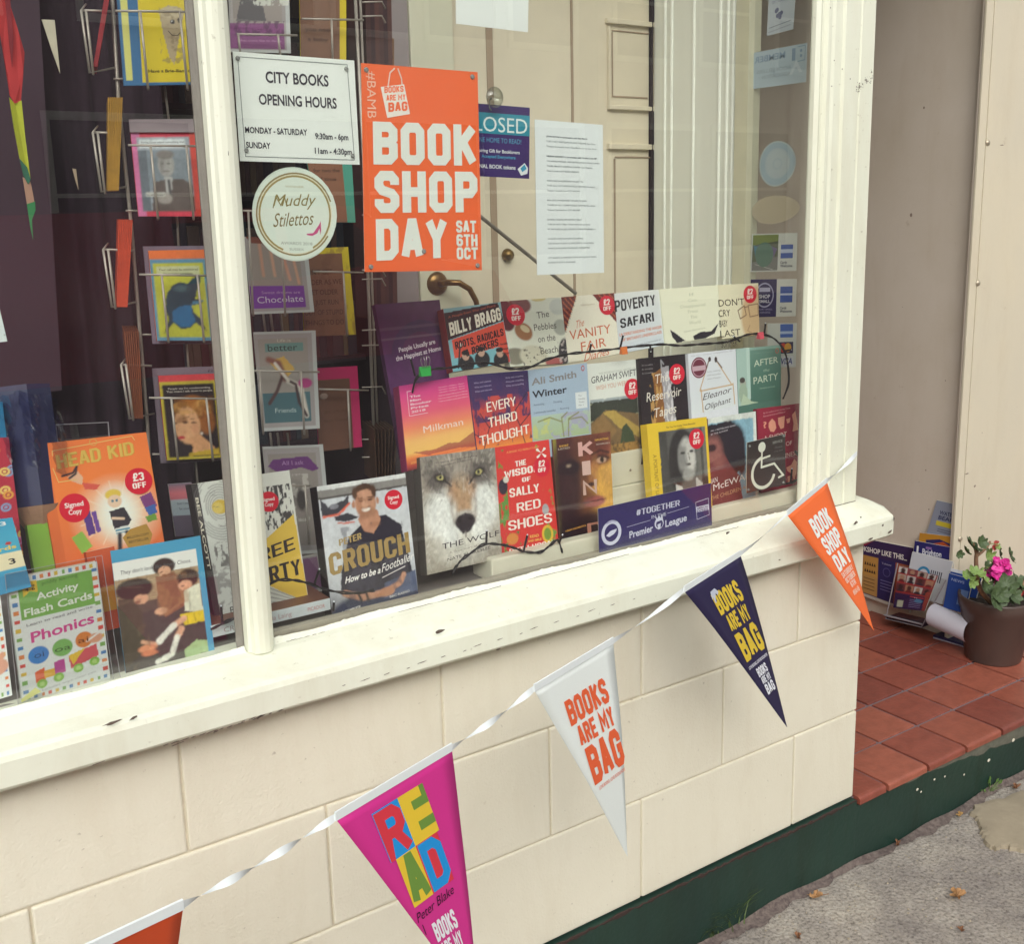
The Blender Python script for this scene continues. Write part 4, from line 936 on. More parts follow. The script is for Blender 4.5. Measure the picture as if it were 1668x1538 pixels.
def L(A):
    A.T('The', .2, .36, .5, .12, '#dd8f72', 'f', slant=.4, rise=.03); A.T('VANITY', .08, .86, .66, .15, '#d9744f', 'f', rise=.02); A.T('FAIR', .27, .75, .86, .15, '#d9744f', 'f', rise=.02); A.T('Diaries', .3, .78, 1.02, .13, '#d9744f', 'f', slant=.4, rise=.04); A.T('A dozen happy extracts', .34, .6, .16, .03, '#c9b9a0', 'f')
book('cream book with orange title and patterned red corners in the back row', [(914, 484), (1001, 477), (1010, 576), (925, 592)], .24, P_, L, thick=.02, back='#efe9cf', sticker=[(.83, .19, .15, ('£2', 'OFF'))])
def L(A):
    A.T('POVERTY', -.02, .87, .31, .19, '#2c2a30', 'b', th=.2, gw=.62, rise=.04); A.T('SAFARI', .06, .80, .59, .16, '#2c2a30', 'b', th=.2, gw=.62, rise=.04); A.T('UNDERSTANDING THE ANGER', .02, .96, .72, .05, '#e09070', 'fb', rise=.03); A.T("OF BRITAIN'S UNDERCLASS", .05, .94, .81, .05, '#e09070', 'fb', rise=.03); A.T('Savage, wise and witty. It is hard to think of', .12, .9, .93, .03, '#70747c', 'f', rise=.03)
book('white book with bold black capital title between the cream books', [(1001, 478), (1075, 471), (1084, 562), (1010, 576)], .241, lambda c: c.grad([(0, '#dfe2de'), (1, '#d4dde4')]), L, thick=.016, back='#dadfe2')
def P_(c):
    c.grad([(0, '#ebebd2'), (1, '#eaebd4')]); c.poly([(.1, .74), (.2, .83), (.34, .98), (.2, 1), (.13, .88)], '#2b2730'); c.poly([(.48, .92), (.62, .86), (.8, .88), (.95, .74), (.86, .93), (.7, .99), (.5, 1)], '#2b2730')
def L(A):
    for i, (w, a, b_) in enumerate((('If', .48, .56), ('Cats', .45, .6), ('Disappeared', .31, .74), ('From', .43, .6), ('The', .46, .58), ('World', .43, .63))): A.T(w, a, b_, .17+i*.105, .06, '#c6cbb2', 'f')
    A.T('Genki Kawamura', .33, .7, .83, .035, '#b9bba4', 'f', rise=.02)
book('very pale cream book with faint title and black cat ears', [(1075, 471), (1170, 464), (1177, 547), (1084, 562)], .24, P_, L, thick=.014, back='#ebebd2')
def P_(c):
    c.grad([(0, '#e8e2c4'), (1, '#e9e3c6')]); c.ell(.8, .65, .27, .45, '#d8b98f', .3); c.ell(.95, .25, .22, .2, '#d9bd94', .3); c.line([(.45, .5), (.62, .42), (.66, .6), (.5, .66), (.45, .5)], .02, '#8a6a54'); c.line([(.72, .42), (.98, .40), (.98, .62), (.76, .64), (.72, .42)], .02, '#8a6a54'); c.line([(.62, .45), (.72, .44)], .02, '#8a6a54'); c.line([(.75, .8), (.68, .9), (.8, .95)], .012, '#9a7458')
def L(A):
    for i, (w, b_) in enumerate((("DON'T", .62), ('CRY', .24), ('BABY', .16), ('LAST', .48), ('SUMMER', .38))): A.T(w, -.05 if i else -.03, b_, .40+i*.19, .13, '#4f463c', 'f')
book('narrow buff book with a drawn face in spectacles at the right of the back row', [(1170, 464), (1235, 461), (1237, 545), (1177, 552)], .239, P_, L, thick=.016, back='#e8e2c4', sticker=[(.78, .21, .17, ('£2', 'OFF'))])

# ============================================================ middle row
def P_(c):
    c.grad([(0, '#b9357e'), (.12, '#e0468c'), (.35, '#ea5f7c'), (.52, '#f28b66'), (.68, '#f7bf70'), (.80, '#f5c56c'), (.86, '#f08a48'), (.95, '#b4463a'), (1, '#6d2c30')]); c.noise(4, .06, 2); c.poly([(.1, .80), (.4, .82), (.6, .78), (.75, .80), (1, .70), (1, .90), (.7, .86), (.3, .87)], '#a24a44', .8); c.rect(.05, .9, 1, .93, '#f0a050', .6)
def L(A):
    A.T('Milkman', .27, .84, .60, .085, '#f3dcd0', 'f', rise=.0); A.line([(.10, .37), (.10, .08), (.16, .08)], .0009, '#f0d5dc'); A.line([(.10, .37), (.36, .37)], .0009, '#f0d5dc')
    for i, w in enumerate(('The', 'Man', 'Booker', 'Prize', '2018')): A.T(w, .13, .13+.05*len(w), .16+i*.045, .026, '#f0d5dc', 'fb')
    for i in range(3): A.T('Impressive - Intelligent - Electric', .55, .93, .10+i*.03, .014, '#f1c6cc', 'f')
    for i in range(3): A.T('I have not stopped talking about Milkman', .53, .96, .20+i*.035, .016, '#f1c6cc', 'f')
t = book('pink to orange sunset paperback leaning at the left end of the middle row', [(650, 629), (762, 611), (779, 740), (664, 768)], .165, P_, L, thick=.022, back='#c2497c', spine='#8d2c58')
def P_(c):
    c.grad([(0, '#37295e'), (.3, '#4a2b5c'), (.45, '#b03a44'), (.8, '#e05640'), (1, '#e9963c')]); c.patch(5, .52, '#3b2a60', 11, .9, sx=.5, reg=(0, .12, 1, .62)); c.patch(6, .55, '#d9503c', 12, .8, sx=.5, reg=(0, .3, 1, .9)); c.patch(7, .62, '#4b2b52', 14, .8, sx=.4, reg=(0, .5, 1, .95))
    for p in (((.1, 1), (.25, .7), (.12, .5)), ((.25, .7), (.4, .55)), ((.95, .3), (.7, .55), (.8, .8)), ((.85, 1), (.78, .75), (.98, .6)), ((.15, .85), (0, .75))): c.line(p, .014, '#2c1a34')
def L(A):
    for w, a, b_, v in (('EVERY', .24, .74, .50), ('THIRD', .24, .74, .70), ('THOUGHT', .06, .94, .91)): A.T(w, a, b_, v, .125, '#f6ecdd', 'b', th=.14, gw=.6, rise=.035)
    for i in range(3): A.T('Wise and tolerant', .08, .36, .12+i*.055, .022, '#b9b0cc', 'f', rise=.01); A.T('Witty and compelling', .6, .9, .09+i*.055, .022, '#b9b0cc', 'f', rise=.01)
book('purple and red paperback with three lines of white capitals', [(762, 611), (861, 603), (869, 719), (778, 740)], .165, P_, L, thick=.02, back='#463060', ext=.25)
def P_(c):
    c.grad([(0, '#a9bccf'), (.62, '#aec4d4'), (.63, '#b4c8b8'), (1, '#a9bc8e')]); c.rect(0, 0, 1, .66, '#a9bdd0'); c.patch(8, .5, '#a7a0c8', 4, .7, reg=(.3, .66, 1, 1)); c.patch(9, .55, '#c9cf7c', 6, .8, reg=(0, .7, .5, 1))
    for p in (((.52, 1), (.5, .72)), ((.6, 1), (.62, .75), (.8, .68)), ((.5, .78), (.3, .7), (.1, .74)), ((.62, .76), (.85, .75), (.95, .85)), ((.51, .72), (.6, .66))): c.line(p, .02, '#8a8a52', .9)
def L(A):
    A.T('Ali Smith', .03, .80, .22, .10, '#8d8a88', 'fb', rise=.035); A.T('Winter', .03, .62, .40, .10, '#2c3038', 'fb', rise=.02); A.ring(.92, .07, .03, .35, '#c2504c', rv=.04)
    A.T('Astonishing', .04, .22, .51, .028, '#5c6674', 'f'); A.T('Dazzling', .38, .52, .505, .028, '#5c6674', 'f'); A.T('Luminously beautiful', .04, .4, .62, .028, '#5c6674', 'f'); A.T('Stunning', .48, .64, .61, .028, '#5c6674', 'f')
    A.rect(.76, .40, .96, .63, '#dfe6e6')
    for i, w in enumerate(('The', 'Sunday', 'Times', 'No 1')): A.T(w, .81, .81+.02*len(w), .46+i*.045, .022, '#6a7078', 'f')
book('grey blue paperback with a painted bare tree in the middle row', [(861, 603), (956, 591), (963, 706), (869, 719)], .165, P_, L, thick=.02, back='#a9bdd0', ext=.25)
def P_(c):
    c.grad([(0, '#e6ebe2'), (1, '#e9ebe0')]); c.rect(.03, .36, .92, 1, '#9aa07e'); c.poly([(.03, .42), (.2, .36), (.5, .38), (.92, .40), (.92, .55), (.03, .58)], '#363c30'); c.rect(.03, .36, .92, .39, '#a4afb0')
    c.poly([(.03, .6), (.3, .48), (.92, .56), (.92, .95), (.03, .95)], '#7d6440'); c.poly([(.25, .50), (.45, .49), (.92, .70), (.92, .80), (.55, .68)], '#b79b4c'); c.poly([(.03, .62), (.25, .52), (.5, .7), (.3, .85), (.03, .8)], '#8f6f42'); c.poly([(.55, .84), (.6, .68), (.68, .64), (.8, .74), (.84, .88)], '#3c4a30'); c.poly([(.35, .84), (.9, .84), (.92, .98), (.4, 1)], '#a07a3e'); c.patch(18, .56, '#5d4a2c', 9, .8, reg=(.4, .82, .92, 1)); c.rect(.03, .39, .92, .40, '#2f3529'); d0 = c.a.copy(); photo(c, .008, .14, .14, 16); mk = (c.U < .03) | (c.U > .92) | (c.V < .36); c.a[mk] = d0[mk]
def L(A): A.T('THE INTERNATIONAL BESTSELLER', .2, .92, .12, .022, '#b9bdb4', 'f', rise=.02); A.T('GRAHAM SWIFT', .06, .92, .20, .07, '#3d3c42', 'f', rise=.035); A.T('WISH YOU WERE HERE', .14, .96, .275, .05, '#d8a488', 'f', rise=.03)
book('white bordered paperback with a painted dark hill and ploughed field', [(957, 593), (1041, 585), (1051, 742), (962, 757)], .167, P_, L, thick=.018, back='#e6ebe2', sticker=[(.83, .30, .155, ('£2', 'OFF'))])
def P_(c):
    c.grad([(0, '#241a20'), (1, '#281e22')]); c.poly([(.25, .22), (.42, .15), (.45, .5), (.5, 1), (.15, 1), (.28, .6)], '#8c5b2c'); c.poly([(.42, .14), (.58, .13), (.6, .5), (.72, 1), (.46, 1), (.44, .5)], '#a3a0a4'); c.patch(10, .5, '#d0a25c', 3, .8, .4, (.18, .2, .42, 1)); c.patch(12, .52, '#e0dfe2', 8, .8, .3, (.46, .2, .68, 1)); c.line([(.44, .2), (.43, .05), (.48, .1)], .02, '#a0a0a4')
def L(A):
    for w, a, b_, v in (('The', .28, .56, .34), ('Reservoir', .1, .80, .55), ('Tapes', .22, .68, .76)): A.T(w, a, b_, v, .12, '#eae4d8', 'f', slant=.15, rise=.02)
    for i in range(3): A.T('An incredible', .04, .26, .1+i*.05, .02, '#a09a9c', 'f')
    A.T('by Jon McGregor, winner', .2, .7, .86, .02, '#c9c4bc', 'f')
book('near black paperback with ochre and grey rock face in the middle row', [(1041, 584), (1121, 576), (1128, 700), (1048, 716)], .165, P_, L, thick=.018, back='#241a20', ext=.3, sticker=[(.74, .25, .16, ('£2', 'OFF'))])
def P_(c):
    c.grad([(0, '#dfe3ea'), (1, '#dde3e6')]); 
    for p in (((.42, .14), (.2, .62)), ((.55, .14), (.86, .6)), ((.2, .64), (.9, .62)), ((.22, .62), (.24, 1)), ((.9, .6), (.92, .96))): c.line(p, .02, '#cba46e')
    c.ell(.43, .13, .03, .04, '#3c2c2c'); c.ell(.56, .15, .03, .05, '#3c2c2c'); c.line([(.56, .15), (.68, .3)], .02, '#4a3836'); c.line([(.42, .13), (.36, .27)], .02, '#5a4440')
def L(A):
    A.disc(.2, .25, .16, '#6f2c40'); A.rect(.07, .22, .33, .30, '#c9a9b4'); A.ring(.2, .25, .14, .1, '#c9a9b4'); A.T('THE NO.1 SUNDAY TIMES BESTSELLER', .05, .92, .06, .022, '#a9a9b0', 'f', rise=.02)
    A.T('Eleanor', .24, .84, .80, .11, '#4c4448', 'f', slant=.3, rise=.05); A.T('Oliphant', .26, .82, .97, .10, '#4c4448', 'f', slant=.3, rise=.05)
    for i, w in enumerate(('Funny, touching', 'and beautiful', 'Jojo Moyes')): A.T(w, .36, .64, .35+i*.06, .024, '#8a8a92', 'f')
book('white paperback with burnt matches forming a house shape', [(1121, 576), (1199, 568), (1203, 660), (1127, 676)], .165, P_, L, thick=.018, back='#dfe3ea', ext=.4)
def P_(c):
    c.grad([(0, '#8fb0a4'), (.5, '#5f8a7c'), (1, '#46685c')]); c.rect(0, 0, .28, 1, '#a9c4bc'); c.rect(.22, 0, .29, .9, '#bcd4cc'); c.rect(.3, .05, 1, 1, '#4c7468', .6); c.ell(.12, .62, .07, .08, '#a8ada0'); c.ell(.12, .8, .1, .18, '#9fb29f'); c.poly([(.05, 1), (.12, .8), (.3, .95), (.5, 1)], '#b6c8ae'); c.ell(.11, .56, .06, .05, '#4a4440')
def L(A):
    A.T('AFTER', .38, .93, .35, .12, '#d6e0cc', 'f', rise=.03); A.T('the', .58, .72, .46, .06, '#a9bfae', 'f', slant=.3); A.T('PARTY', .36, .93, .66, .13, '#d6e0cc', 'f', rise=.03); A.ring(.91, .10, .04, .35, '#c06c54', rv=.05); A.T('Deceptive and lovely', .5, .86, .76, .03, '#a9bfae', 'f')
    A.T('An intelligent, haunting book', .3, .82, .12, .025, '#7d9c90', 'f')
book('green paperback with a seated figure at the right end of the middle row', [(1199, 568), (1272, 562), (1272, 650), (1203, 662)], .165, P_, L, thick=.018, back='#4c7468', ext=.4)

# ============================================================ front row
def P_(c):
    c.grad([(0, '#8f8a80'), (.25, '#a39a8d'), (.5, '#c9c4b8'), (1, '#a69f90')])
    c.ell(.5, .18, .30, .22, '#a59c90', .6); c.ell(.5, .5, .2, .26, '#b89a78', .7); c.ell(.22, .52, .2, .2, '#e6e8e2', .6); c.ell(.82, .50, .17, .2, '#e3e6e0', .6); c.ell(.5, .80, .34, .16, '#d3d0c4', .7); c.ell(.34, .66, .13, .14, '#eceee8', .6); c.ell(.72, .66, .13, .14, '#e9ebe4', .6)
    c.ell(.52, .48, .08, .10, '#b8906e', .9, al=.55); c.ell(.40, .34, .07, .09, '#b98e69', .9, al=.6); c.ell(.64, .32, .07, .09, '#b98e69', .9, al=.6)
    for u in (.20, .80):
        s_ = 1 if u < .5 else -1
        c.ell(u+.02*s_, .215, .17, .085, '#544e4c', .7, rot=-18*s_, al=.8); c.ell(u+.04*s_, .20, .085, .04, '#2b2623', .5, rot=25*s_); c.ell(u+.04*s_, .198, .046, .022, '#c6bd7a', .25, rot=12*s_); c.ell(u+.045*s_, .196, .018, .016, '#1c1715', .3); c.line([(u+.09*s_, .22), (u+.18*s_, .29)], .02, '#2e2826')
        c.line([(u-.16*s_, .15), (u+.1*s_, .13)], .03, '#5d5753', .7, 1.2)
    c.line([(.38, .30), (.36, .5), (.40, .62)], .02, '#8a7260', .6, 1.5); c.line([(.68, .30), (.69, .5), (.66, .62)], .02, '#8a7260', .6, 1.5)
    c.ell(.535, .585, .15, .075, '#b9b2a8', .4); c.ell(.535, .615, .135, .072, '#332b30', .18); c.ell(.535, .66, .09, .055, '#2c2429', .2); c.ell(.46, .60, .03, .018, '#17110f', .5); c.ell(.61, .60, .03, .018, '#17110f', .5); c.line([(.535, .70), (.53, .745)], .012, '#6d6460')
    for k in range(420):
        u, v = rng.rand(), rng.rand()
        if abs(v-.61) < .07 and abs(u-.53) < .15: continue
        a = (u-.52)*1.5; dk = v < .42 or k % 4 == 0; c.line([(u, v), (u+a*.05, v+(-.035 if v < .2 else .035))], .006, '#453f3c' if dk and k % 3 else '#ece9e0', .38 if v < .45 else .28, 1.)
    c.patch(16, .58, '#3f3a38', 21, .45, .6, (0, 0, 1, .34)); photo(c, .008, .15, .22, 3)
def L(A):
    K = '#3b3238'; A.T('THE WOLF', .21, .98, .815, .05, K, 'f', rise=.02); A.T('A True Story of Love', .3, .8, .865, .02, '#8a8378', 'f', rise=.02); A.T('NATE BLAKESLEE', .27, .85, .925, .028, K, 'f', rise=.03); A.T('Gripping and heartbreaking', .2, .75, .075, .014, '#4a4444', 'f', rise=.02); A.T('MARGARET ATWOOD', .26, .66, .105, .013, '#4a4444', 'f', rise=.02)
t = book('book with a close photograph of a wolf face and yellow eyes', [(684, 745), (806, 729), (818, 909), (696, 937)], .098, P_, L, thick=.026, back='#8f8a80', spine='#55504b', glossy=True, lean=17, res=.0012)
def P_(c): c.grad([(0, '#dd3c34'), (1, '#d8352f')]); c.patch(11, .56, '#5d8f3c', 31, 1., reg=(0, .03, .17, 1)); c.patch(13, .58, '#6d9a48', 32, 1., reg=(.80, .2, 1, .95)); c.patch(12, .57, '#4d7d38', 33, 1., reg=(.0, .77, .45, .90)); c.patch(12, .6, '#7da34c', 35, 1., reg=(.5, .02, .78, .16)); c.ell(.10, .36, .08, .07, '#2d2434'); c.ell(.16, .30, .05, .03, '#d9d6c9'); c.ell(.82, .62, .06, .05, '#a9a7a9'); c.ell(.82, .84, .10, .08, '#e0b93c'); c.ell(.82, .84, .065, .055, '#7d9a3c'); c.ell(.2, .83, .1, .05, '#d98a3c')
def L(A):
    Wt = '#f3e9de'
    A.T('A BOOK TO REALLY LOVE', .2, .8, .07, .018, '#f0a05a', 'fb', rise=.01); A.T('THE', .34, .54, .20, .05, Wt, 'b', th=.2, rise=.005); A.T('WISDOM', .13, .80, .285, .062, Wt, 'b', th=.22, gw=.55, rise=.015); A.T('OF', .44, .60, .345, .04, Wt, 'b', th=.18)
    A.T('SALLY', .20, .74, .465, .078, Wt, 'b', th=.18, gw=.55, rise=.01); A.T('RED', .31, .74, .605, .08, Wt, 'b', th=.16, gw=.6, rise=.01); A.T('SHOES', .14, .92, .755, .085, Wt, 'b', th=.16, gw=.6, rise=.012)
    A.T('READ', .50, .66, .85, .025, '#f0c05a', 'fb'); A.T('AND SMILE', .46, .7, .885, .02, '#f0c05a', 'fb'); A.T('RUTH HOGAN', .13, .95, .965, .05, Wt, 'b', th=.16, gw=.55, rise=.015)
    for a in (45, 135, 225, 315): A.poly([(.83, .11), (.83+.11*math.cos(math.radians(a-14)), .11-.055*math.sin(math.radians(a-14))), (.83+.12*math.cos(math.radians(a)), .11-.06*math.sin(math.radians(a))), (.83+.11*math.cos(math.radians(a+14)), .11-.055*math.sin(math.radians(a+14)))], '#efe7df')
book('bright red paperback with green ivy and white capitals beside the wolf', [(806, 729), (894, 716), (911, 896), (818, 913)], .100, P_, L, thick=.02, back='#dd3c34', lean=17, sticker=[(.82, .235, .15, ('£2', 'OFF'))])
def P_(c):
    c.grad([(0, '#8a4a3c'), (.5, '#8f5038'), (1, '#3a2028')]); c.rect(0, 0, .06, 1, '#c9c24c')
    c.ell(.62, .42, .42, .46, '#a8693c', .3); c.ell(.92, .55, .3, .4, '#dda950', .7); c.ell(.75, .15, .3, .14, '#9c5440', .7); c.ell(.15, .45, .28, .5, '#4c2a2e', .6, al=.85); c.ell(.25, .28, .2, .07, '#2c1a20', .5); c.ell(.24, .26, .05, .02, '#c9b49a', .4); c.ell(.24, .262, .02, .018, '#1d1014', .4)
    c.ell(.80, .24, .17, .05, '#5b3028', .5); c.ell(.82, .25, .09, .03, '#c9a58c', .4); c.ell(.83, .25, .035, .028, '#24140f', .3); c.line([(.66, .19), (.8, .16), (.95, .19)], .025, '#4a281f'); c.line([(.66, .24), (.8, .215), (.95, .24)], .012, '#3a2018')
    c.ell(.58, .43, .13, .06, '#b87a4a', .5); c.ell(.62, .46, .07, .02, '#4c2a20', .6); c.ell(.66, .62, .20, .055, '#a45c54', .35); c.line([(.45, .62), (.66, .615), (.86, .61)], .01, '#4a2428'); c.ell(.5, .95, .6, .25, '#2e1a26', .5); c.ell(.6, .82, .3, .08, '#5c3630', .8); c.ell(.70, .32, .06, .12, '#c98c54', .9, al=.6); c.ell(.52, .36, .05, .1, '#6a3a26', .9, al=.6); c.ell(.9, .40, .1, .1, '#d9a45c', .9, al=.5); c.ell(.2, .45, .34, .42, '#2a1820', .9, al=.75); c.ell(.62, .08, .4, .12, '#4a2420', .9, al=.7); c.ell(.45, .92, .6, .2, '#20121a', .7, al=.85); c.ell(.58, .55, .14, .04, '#5a3024', .9, al=.6); c.ell(.24, .262, .03, .012, '#a08c78', .4); photo(c, .006, .18, .2, 5)
def L(A):
    A.T('K', .42, .68, .19, .13, '#d9a9a0', 'b', th=.26, gw=.9); A.T('I', .47, .62, .37, .13, '#d6b4a8', 'b', th=.3); A.T('N', .46, .72, .55, .13, '#cfaea0', 'b', th=.2, gw=.9); A.T('D', .50, .78, .93, .12, '#b9806c', 'b', th=.2, gw=.8)
    A.T('SHORT', .1, .26, .08, .018, '#e0b04c', 'fb'); A.T('LISTED', .08, .28, .105, .018, '#cdbfae', 'f'); A.T('HAUNTING', .72, .96, .07, .02, '#e0b04c', 'fb'); A.T('REMARKABLE', .74, .98, .11, .016, '#cdbfae', 'f'); A.T('A BLEAK AND BEAUTIFUL', .1, .48, .85, .016, '#d09a48', 'fb', rise=.02); A.T('JENNIFER LAWRENCE', .12, .88, .955, .022, '#c9744c', 'f', rise=.03)
book('brown toned book with a close cropped face and tall pale letters', [(900, 716), (994, 703), (1001, 879), (914, 896)], .099, P_, L, thick=.024, back='#6d3a34', lean=17, glossy=True)
def P_(c):
    c.rect(0, 0, 1, 1, '#edc934'); c.rect(.17, .12, .965, 1, '#6a6964')
    c.rect(.17, .12, .4, 1, '#4a4946'); c.rect(.30, .12, .42, .5, '#5d5c58'); c.rect(.8, .12, .965, 1, '#77756e'); c.rect(.86, .12, .9, 1, '#55534e')
    c.ell(.55, .45, .22, .34, '#332f30', .15); c.ell(.42, .6, .12, .3, '#363232', .3); c.ell(.62, .46, .13, .23, '#b9b8b2', .3); c.ell(.68, .5, .08, .2, '#cfcdc6', .6); c.ell(.52, .5, .06, .18, '#8d8c88', .6); c.ell(.62, .72, .1, .08, '#a3a29c', .4)
    c.ell(.55, .43, .04, .018, '#3b3937', .4); c.ell(.70, .42, .035, .018, '#3b3937', .4); c.line([(.64, .44), (.66, .53)], .015, '#77756f'); c.ell(.63, .585, .05, .018, '#5b5653', .5); c.poly([(.4, .82), (.5, .86), (.55, 1), (.38, 1)], '#d9d7d0'); c.poly([(.74, .76), (.84, .84), (.95, .98), (.75, 1)], '#c9c7c0'); c.rect(.86, .78, .965, 1, '#3c3a38'); c.ell(.59, .52, .03, .12, '#7c7b78', .9, al=.6); c.ell(.55, .38, .07, .03, '#8f8e8a', .8, al=.6); d0 = c.a.copy(); photo(c, .008, .2, .12, 8); mk = (c.U < .17) | (c.V < .12) | (c.U > .965); c.a[mk] = d0[mk]
def L(A): A.T('The Top Ten Sunday Times Bestseller', .3, .80, .085, .022, '#8a7430', 'fb', rise=.01); A.T('A PORTRAIT OF LIFE', .4, .97, .055, .06, '#b08f26', 'fb', vert=True)
book('yellow bordered book with a grey photograph of a long haired woman', [(1054, 691), (1151, 679), (1159, 803), (1064, 818)], .10, P_, L, thick=.02, back='#edc934', lean=15, ext=.22, sticker=[(.80, .27, .13, ('£2', 'OFF'))])
def P_(c):
    c.grad([(0, '#8db9cc'), (1, '#8fb4c8')]); c.rect(.94, 0, 1, 1, '#dfe3dc'); c.rect(0, 0, 1, .06, '#dde2dc')
    c.poly([(0, .08), (.45, .06), (.62, .14), (.72, .34), (.70, .6), (.55, .66), (.0, .6)], '#241d28'); c.ell(.42, .34, .34, .28, '#251d28', .2); c.ell(.08, .42, .2, .22, '#99605a', .5); c.ell(.06, .33, .1, .04, '#3b2228', .5); c.poly([(0, .5), (.3, .42), (.5, .62), (.62, .7), (.66, 1), (0, 1)], '#7c3d40'); c.ell(.25, .82, .32, .25, '#70363a', .5); c.ell(.66, .5, .09, .2, '#2b222c', .4); c.ell(.2, .48, .12, .08, '#a56a60', .8, al=.6); photo(c, .01, .15, .14, 9)
def L(A):
    Wt = '#e8e2dc'; A.T('NO 1 BESTSELLING SERIES', .05, .56, .15, .018, '#b9b3b8', 'fb', rise=.02); A.T('BY THE AUTHOR', .05, .40, .19, .018, '#b9b3b8', 'fb', rise=.02); A.T('IAN', .02, .15, .72, .06, Wt, 'f', rise=.01); A.T('McEWAN', .06, .86, .80, .075, Wt, 'f', rise=.055); A.T('THE CHILDREN ACT', -.0, .84, .90, .045, '#c79a74', 'f', rise=.05)
book('blue edged paperback with a dark haired head in profile behind the wheelchair sign', [(1153, 682), (1231, 670), (1236, 812), (1158, 831)], .096, P_, L, thick=.016, back='#7c4a50', lean=14)
def P_(c): c.grad([(0, '#9c2440'), (1, '#8f2038')]); c.noise(6, .05, 2)
def L(A):
    Pk = '#eaa58c'; Wt = '#ecd6cc'
    A.T('By the author of the Sunday Times', .14, .76, .065, .018, '#d9a0a4', 'f', rise=.02); A.T('bestseller', .14, .66, .10, .018, '#d9a0a4', 'f', rise=.02)
    A.T('?', .12, .20, .22, .07, Pk, 'fb'); 
    A.poly([(.25, .17), (.33, .13), (.40, .17), (.42, .24), (.36, .28), (.28, .27), (.24, .22)], Pk); A.poly([(.47, .13), (.63, .12), (.60, .25), (.52, .26), (.47, .2)], Pk); A.poly([(.66, .16), (.76, .15), (.74, .2), (.68, .21)], Pk); A.poly([(.80, .12), (.88, .08), (.92, .2), (.94, .3), (.80, .31), (.83, .22)], Pk)
    A.T('A SHORT', .12, .66, .36, .05, Wt, 'f', rise=.015); A.T('HISTORY OF', .1, .78, .475, .05, Wt, 'f', rise=.02); A.T('DRUNKENNESS', .05, .90, .60, .05, Wt, 'f', rise=.02)
    A.poly([(.62, .70), (.74, .68), (.82, .62), (.88, .66), (.86, .78), (.80, .86), (.74, .78), (.64, .74)], Pk); A.poly([(.64, .80), (.72, .80), (.76, .86), (.64, .87)], Pk); A.T('MARK FORSYTH', .2, .78, .86, .03, '#c98a84', 'f', rise=.02); A.T('the writer of etymologicon', .3, .8, .94, .014, '#c98a84', 'f', rise=.02)
book('dark red paperback with pale drinking vessels at the right end of the front row', [(1233, 666), (1303, 657), (1307, 800), (1241, 815)], .102, P_, L, thick=.018, back='#8f2038', lean=14)

# ============================================================ left of the steps
def P_(c):
    c.grad([(0, '#cfd3d8'), (.5, '#d6dadd'), (.85, '#b9bcc0'), (1, '#4a4148')]); c.rect(0, .0, 1, .035, '#e2e4e2'); c.rect(0, .035, 1, .09, '#8d8a86'); c.rect(.0, .09, 1, .105, '#57514f')
    c.poly([(.28, .42), (.52, .30), (.72, .30), (.88, .40), (.93, .62), (.97, .86), (.70, .92), (.3, .94), (.12, .84), (.16, .66)], '#2f2b38'); c.ell(.5, 1.0, .55, .14, '#353a52', .2); c.poly([(.62, .83), (1, .78), (1, .95), (.6, .95)], '#59627c')
    c.poly([(.40, .30), (.47, .24), (.62, .24), (.66, .33), (.56, .43), (.46, .40)], '#c48f72'); c.ell(.505, .105, .128, .075, '#4e3527', .2); c.ell(.505, .185, .116, .105, '#cc987a', .12); c.ell(.505, .115, .095, .03, '#cf9d80', .6); c.ell(.40, .10, .03, .05, '#5a3f30', .5); c.ell(.61, .10, .03, .05, '#5a3f30', .5); c.ell(.505, .255, .085, .042, '#94684f', .7, al=.7); c.ell(.505, .213, .05, .012, '#9a6c52', .6, al=.6)
    c.ell(.505, .232, .05, .018, '#efe6da', .3); c.ell(.505, .218, .055, .006, '#7d4d3c', .5); c.ell(.455, .165, .022, .008, '#3a2820', .3); c.ell(.56, .163, .022, .008, '#3a2820', .3); c.line([(.43, .145), (.475, .14)], .008, '#4a3226'); c.line([(.54, .14), (.59, .145)], .008, '#4a3226'); c.line([(.508, .165), (.51, .2)], .012, '#ad7656'); c.ell(.375, .18, .015, .03, '#bd8668', .4); c.ell(.64, .178, .015, .03, '#bd8668', .4)
    c.line([(.17, .84), (.36, .90), (.60, .90)], .05, '#c69274', 1, .3); c.line([(.85, .80), (.78, .86), (.66, .89)], .045, '#c69274', 1, .3); c.ell(.64, .90, .09, .035, '#bd8868', .3); c.line([(.31, .86), (.34, .92)], .02, '#2b2626'); c.line([(.40, .875), (.42, .93)], .018, '#4a3a34')
    c.poly([(.02, .10), (.10, .17), (.27, .13), (.33, .10), (.32, .17), (.16, .24), (.02, .23)], '#45444c'); c.line([(.03, .24), (.2, .235), (.33, .165)], .016, '#e2694c'); c.poly([(.14, .25), (.3, .235), (.42, .285), (.3, .30), (.16, .28)], '#3f3d44'); c.line([(.18, .30), (.36, .315)], .01, '#d9603f'); c.ell(.16, .17, .05, .02, '#8a8a92'); c.ell(.44, .20, .035, .09, '#a87458', .9, al=.6); c.ell(.50, .20, .03, .03, '#dfb092', .9, al=.7); c.ell(.46, .155, .035, .014, '#8a5c46', .8, al=.6); c.ell(.565, .155, .035, .014, '#8a5c46', .8, al=.6); c.ell(.58, .36, .06, .02, '#a87458', .9, al=.6); c.patch(9, .55, '#4a4556', 3, .5, .7, (.2, .34, .9, .9)); photo(c, .006, .10, .12, 11)
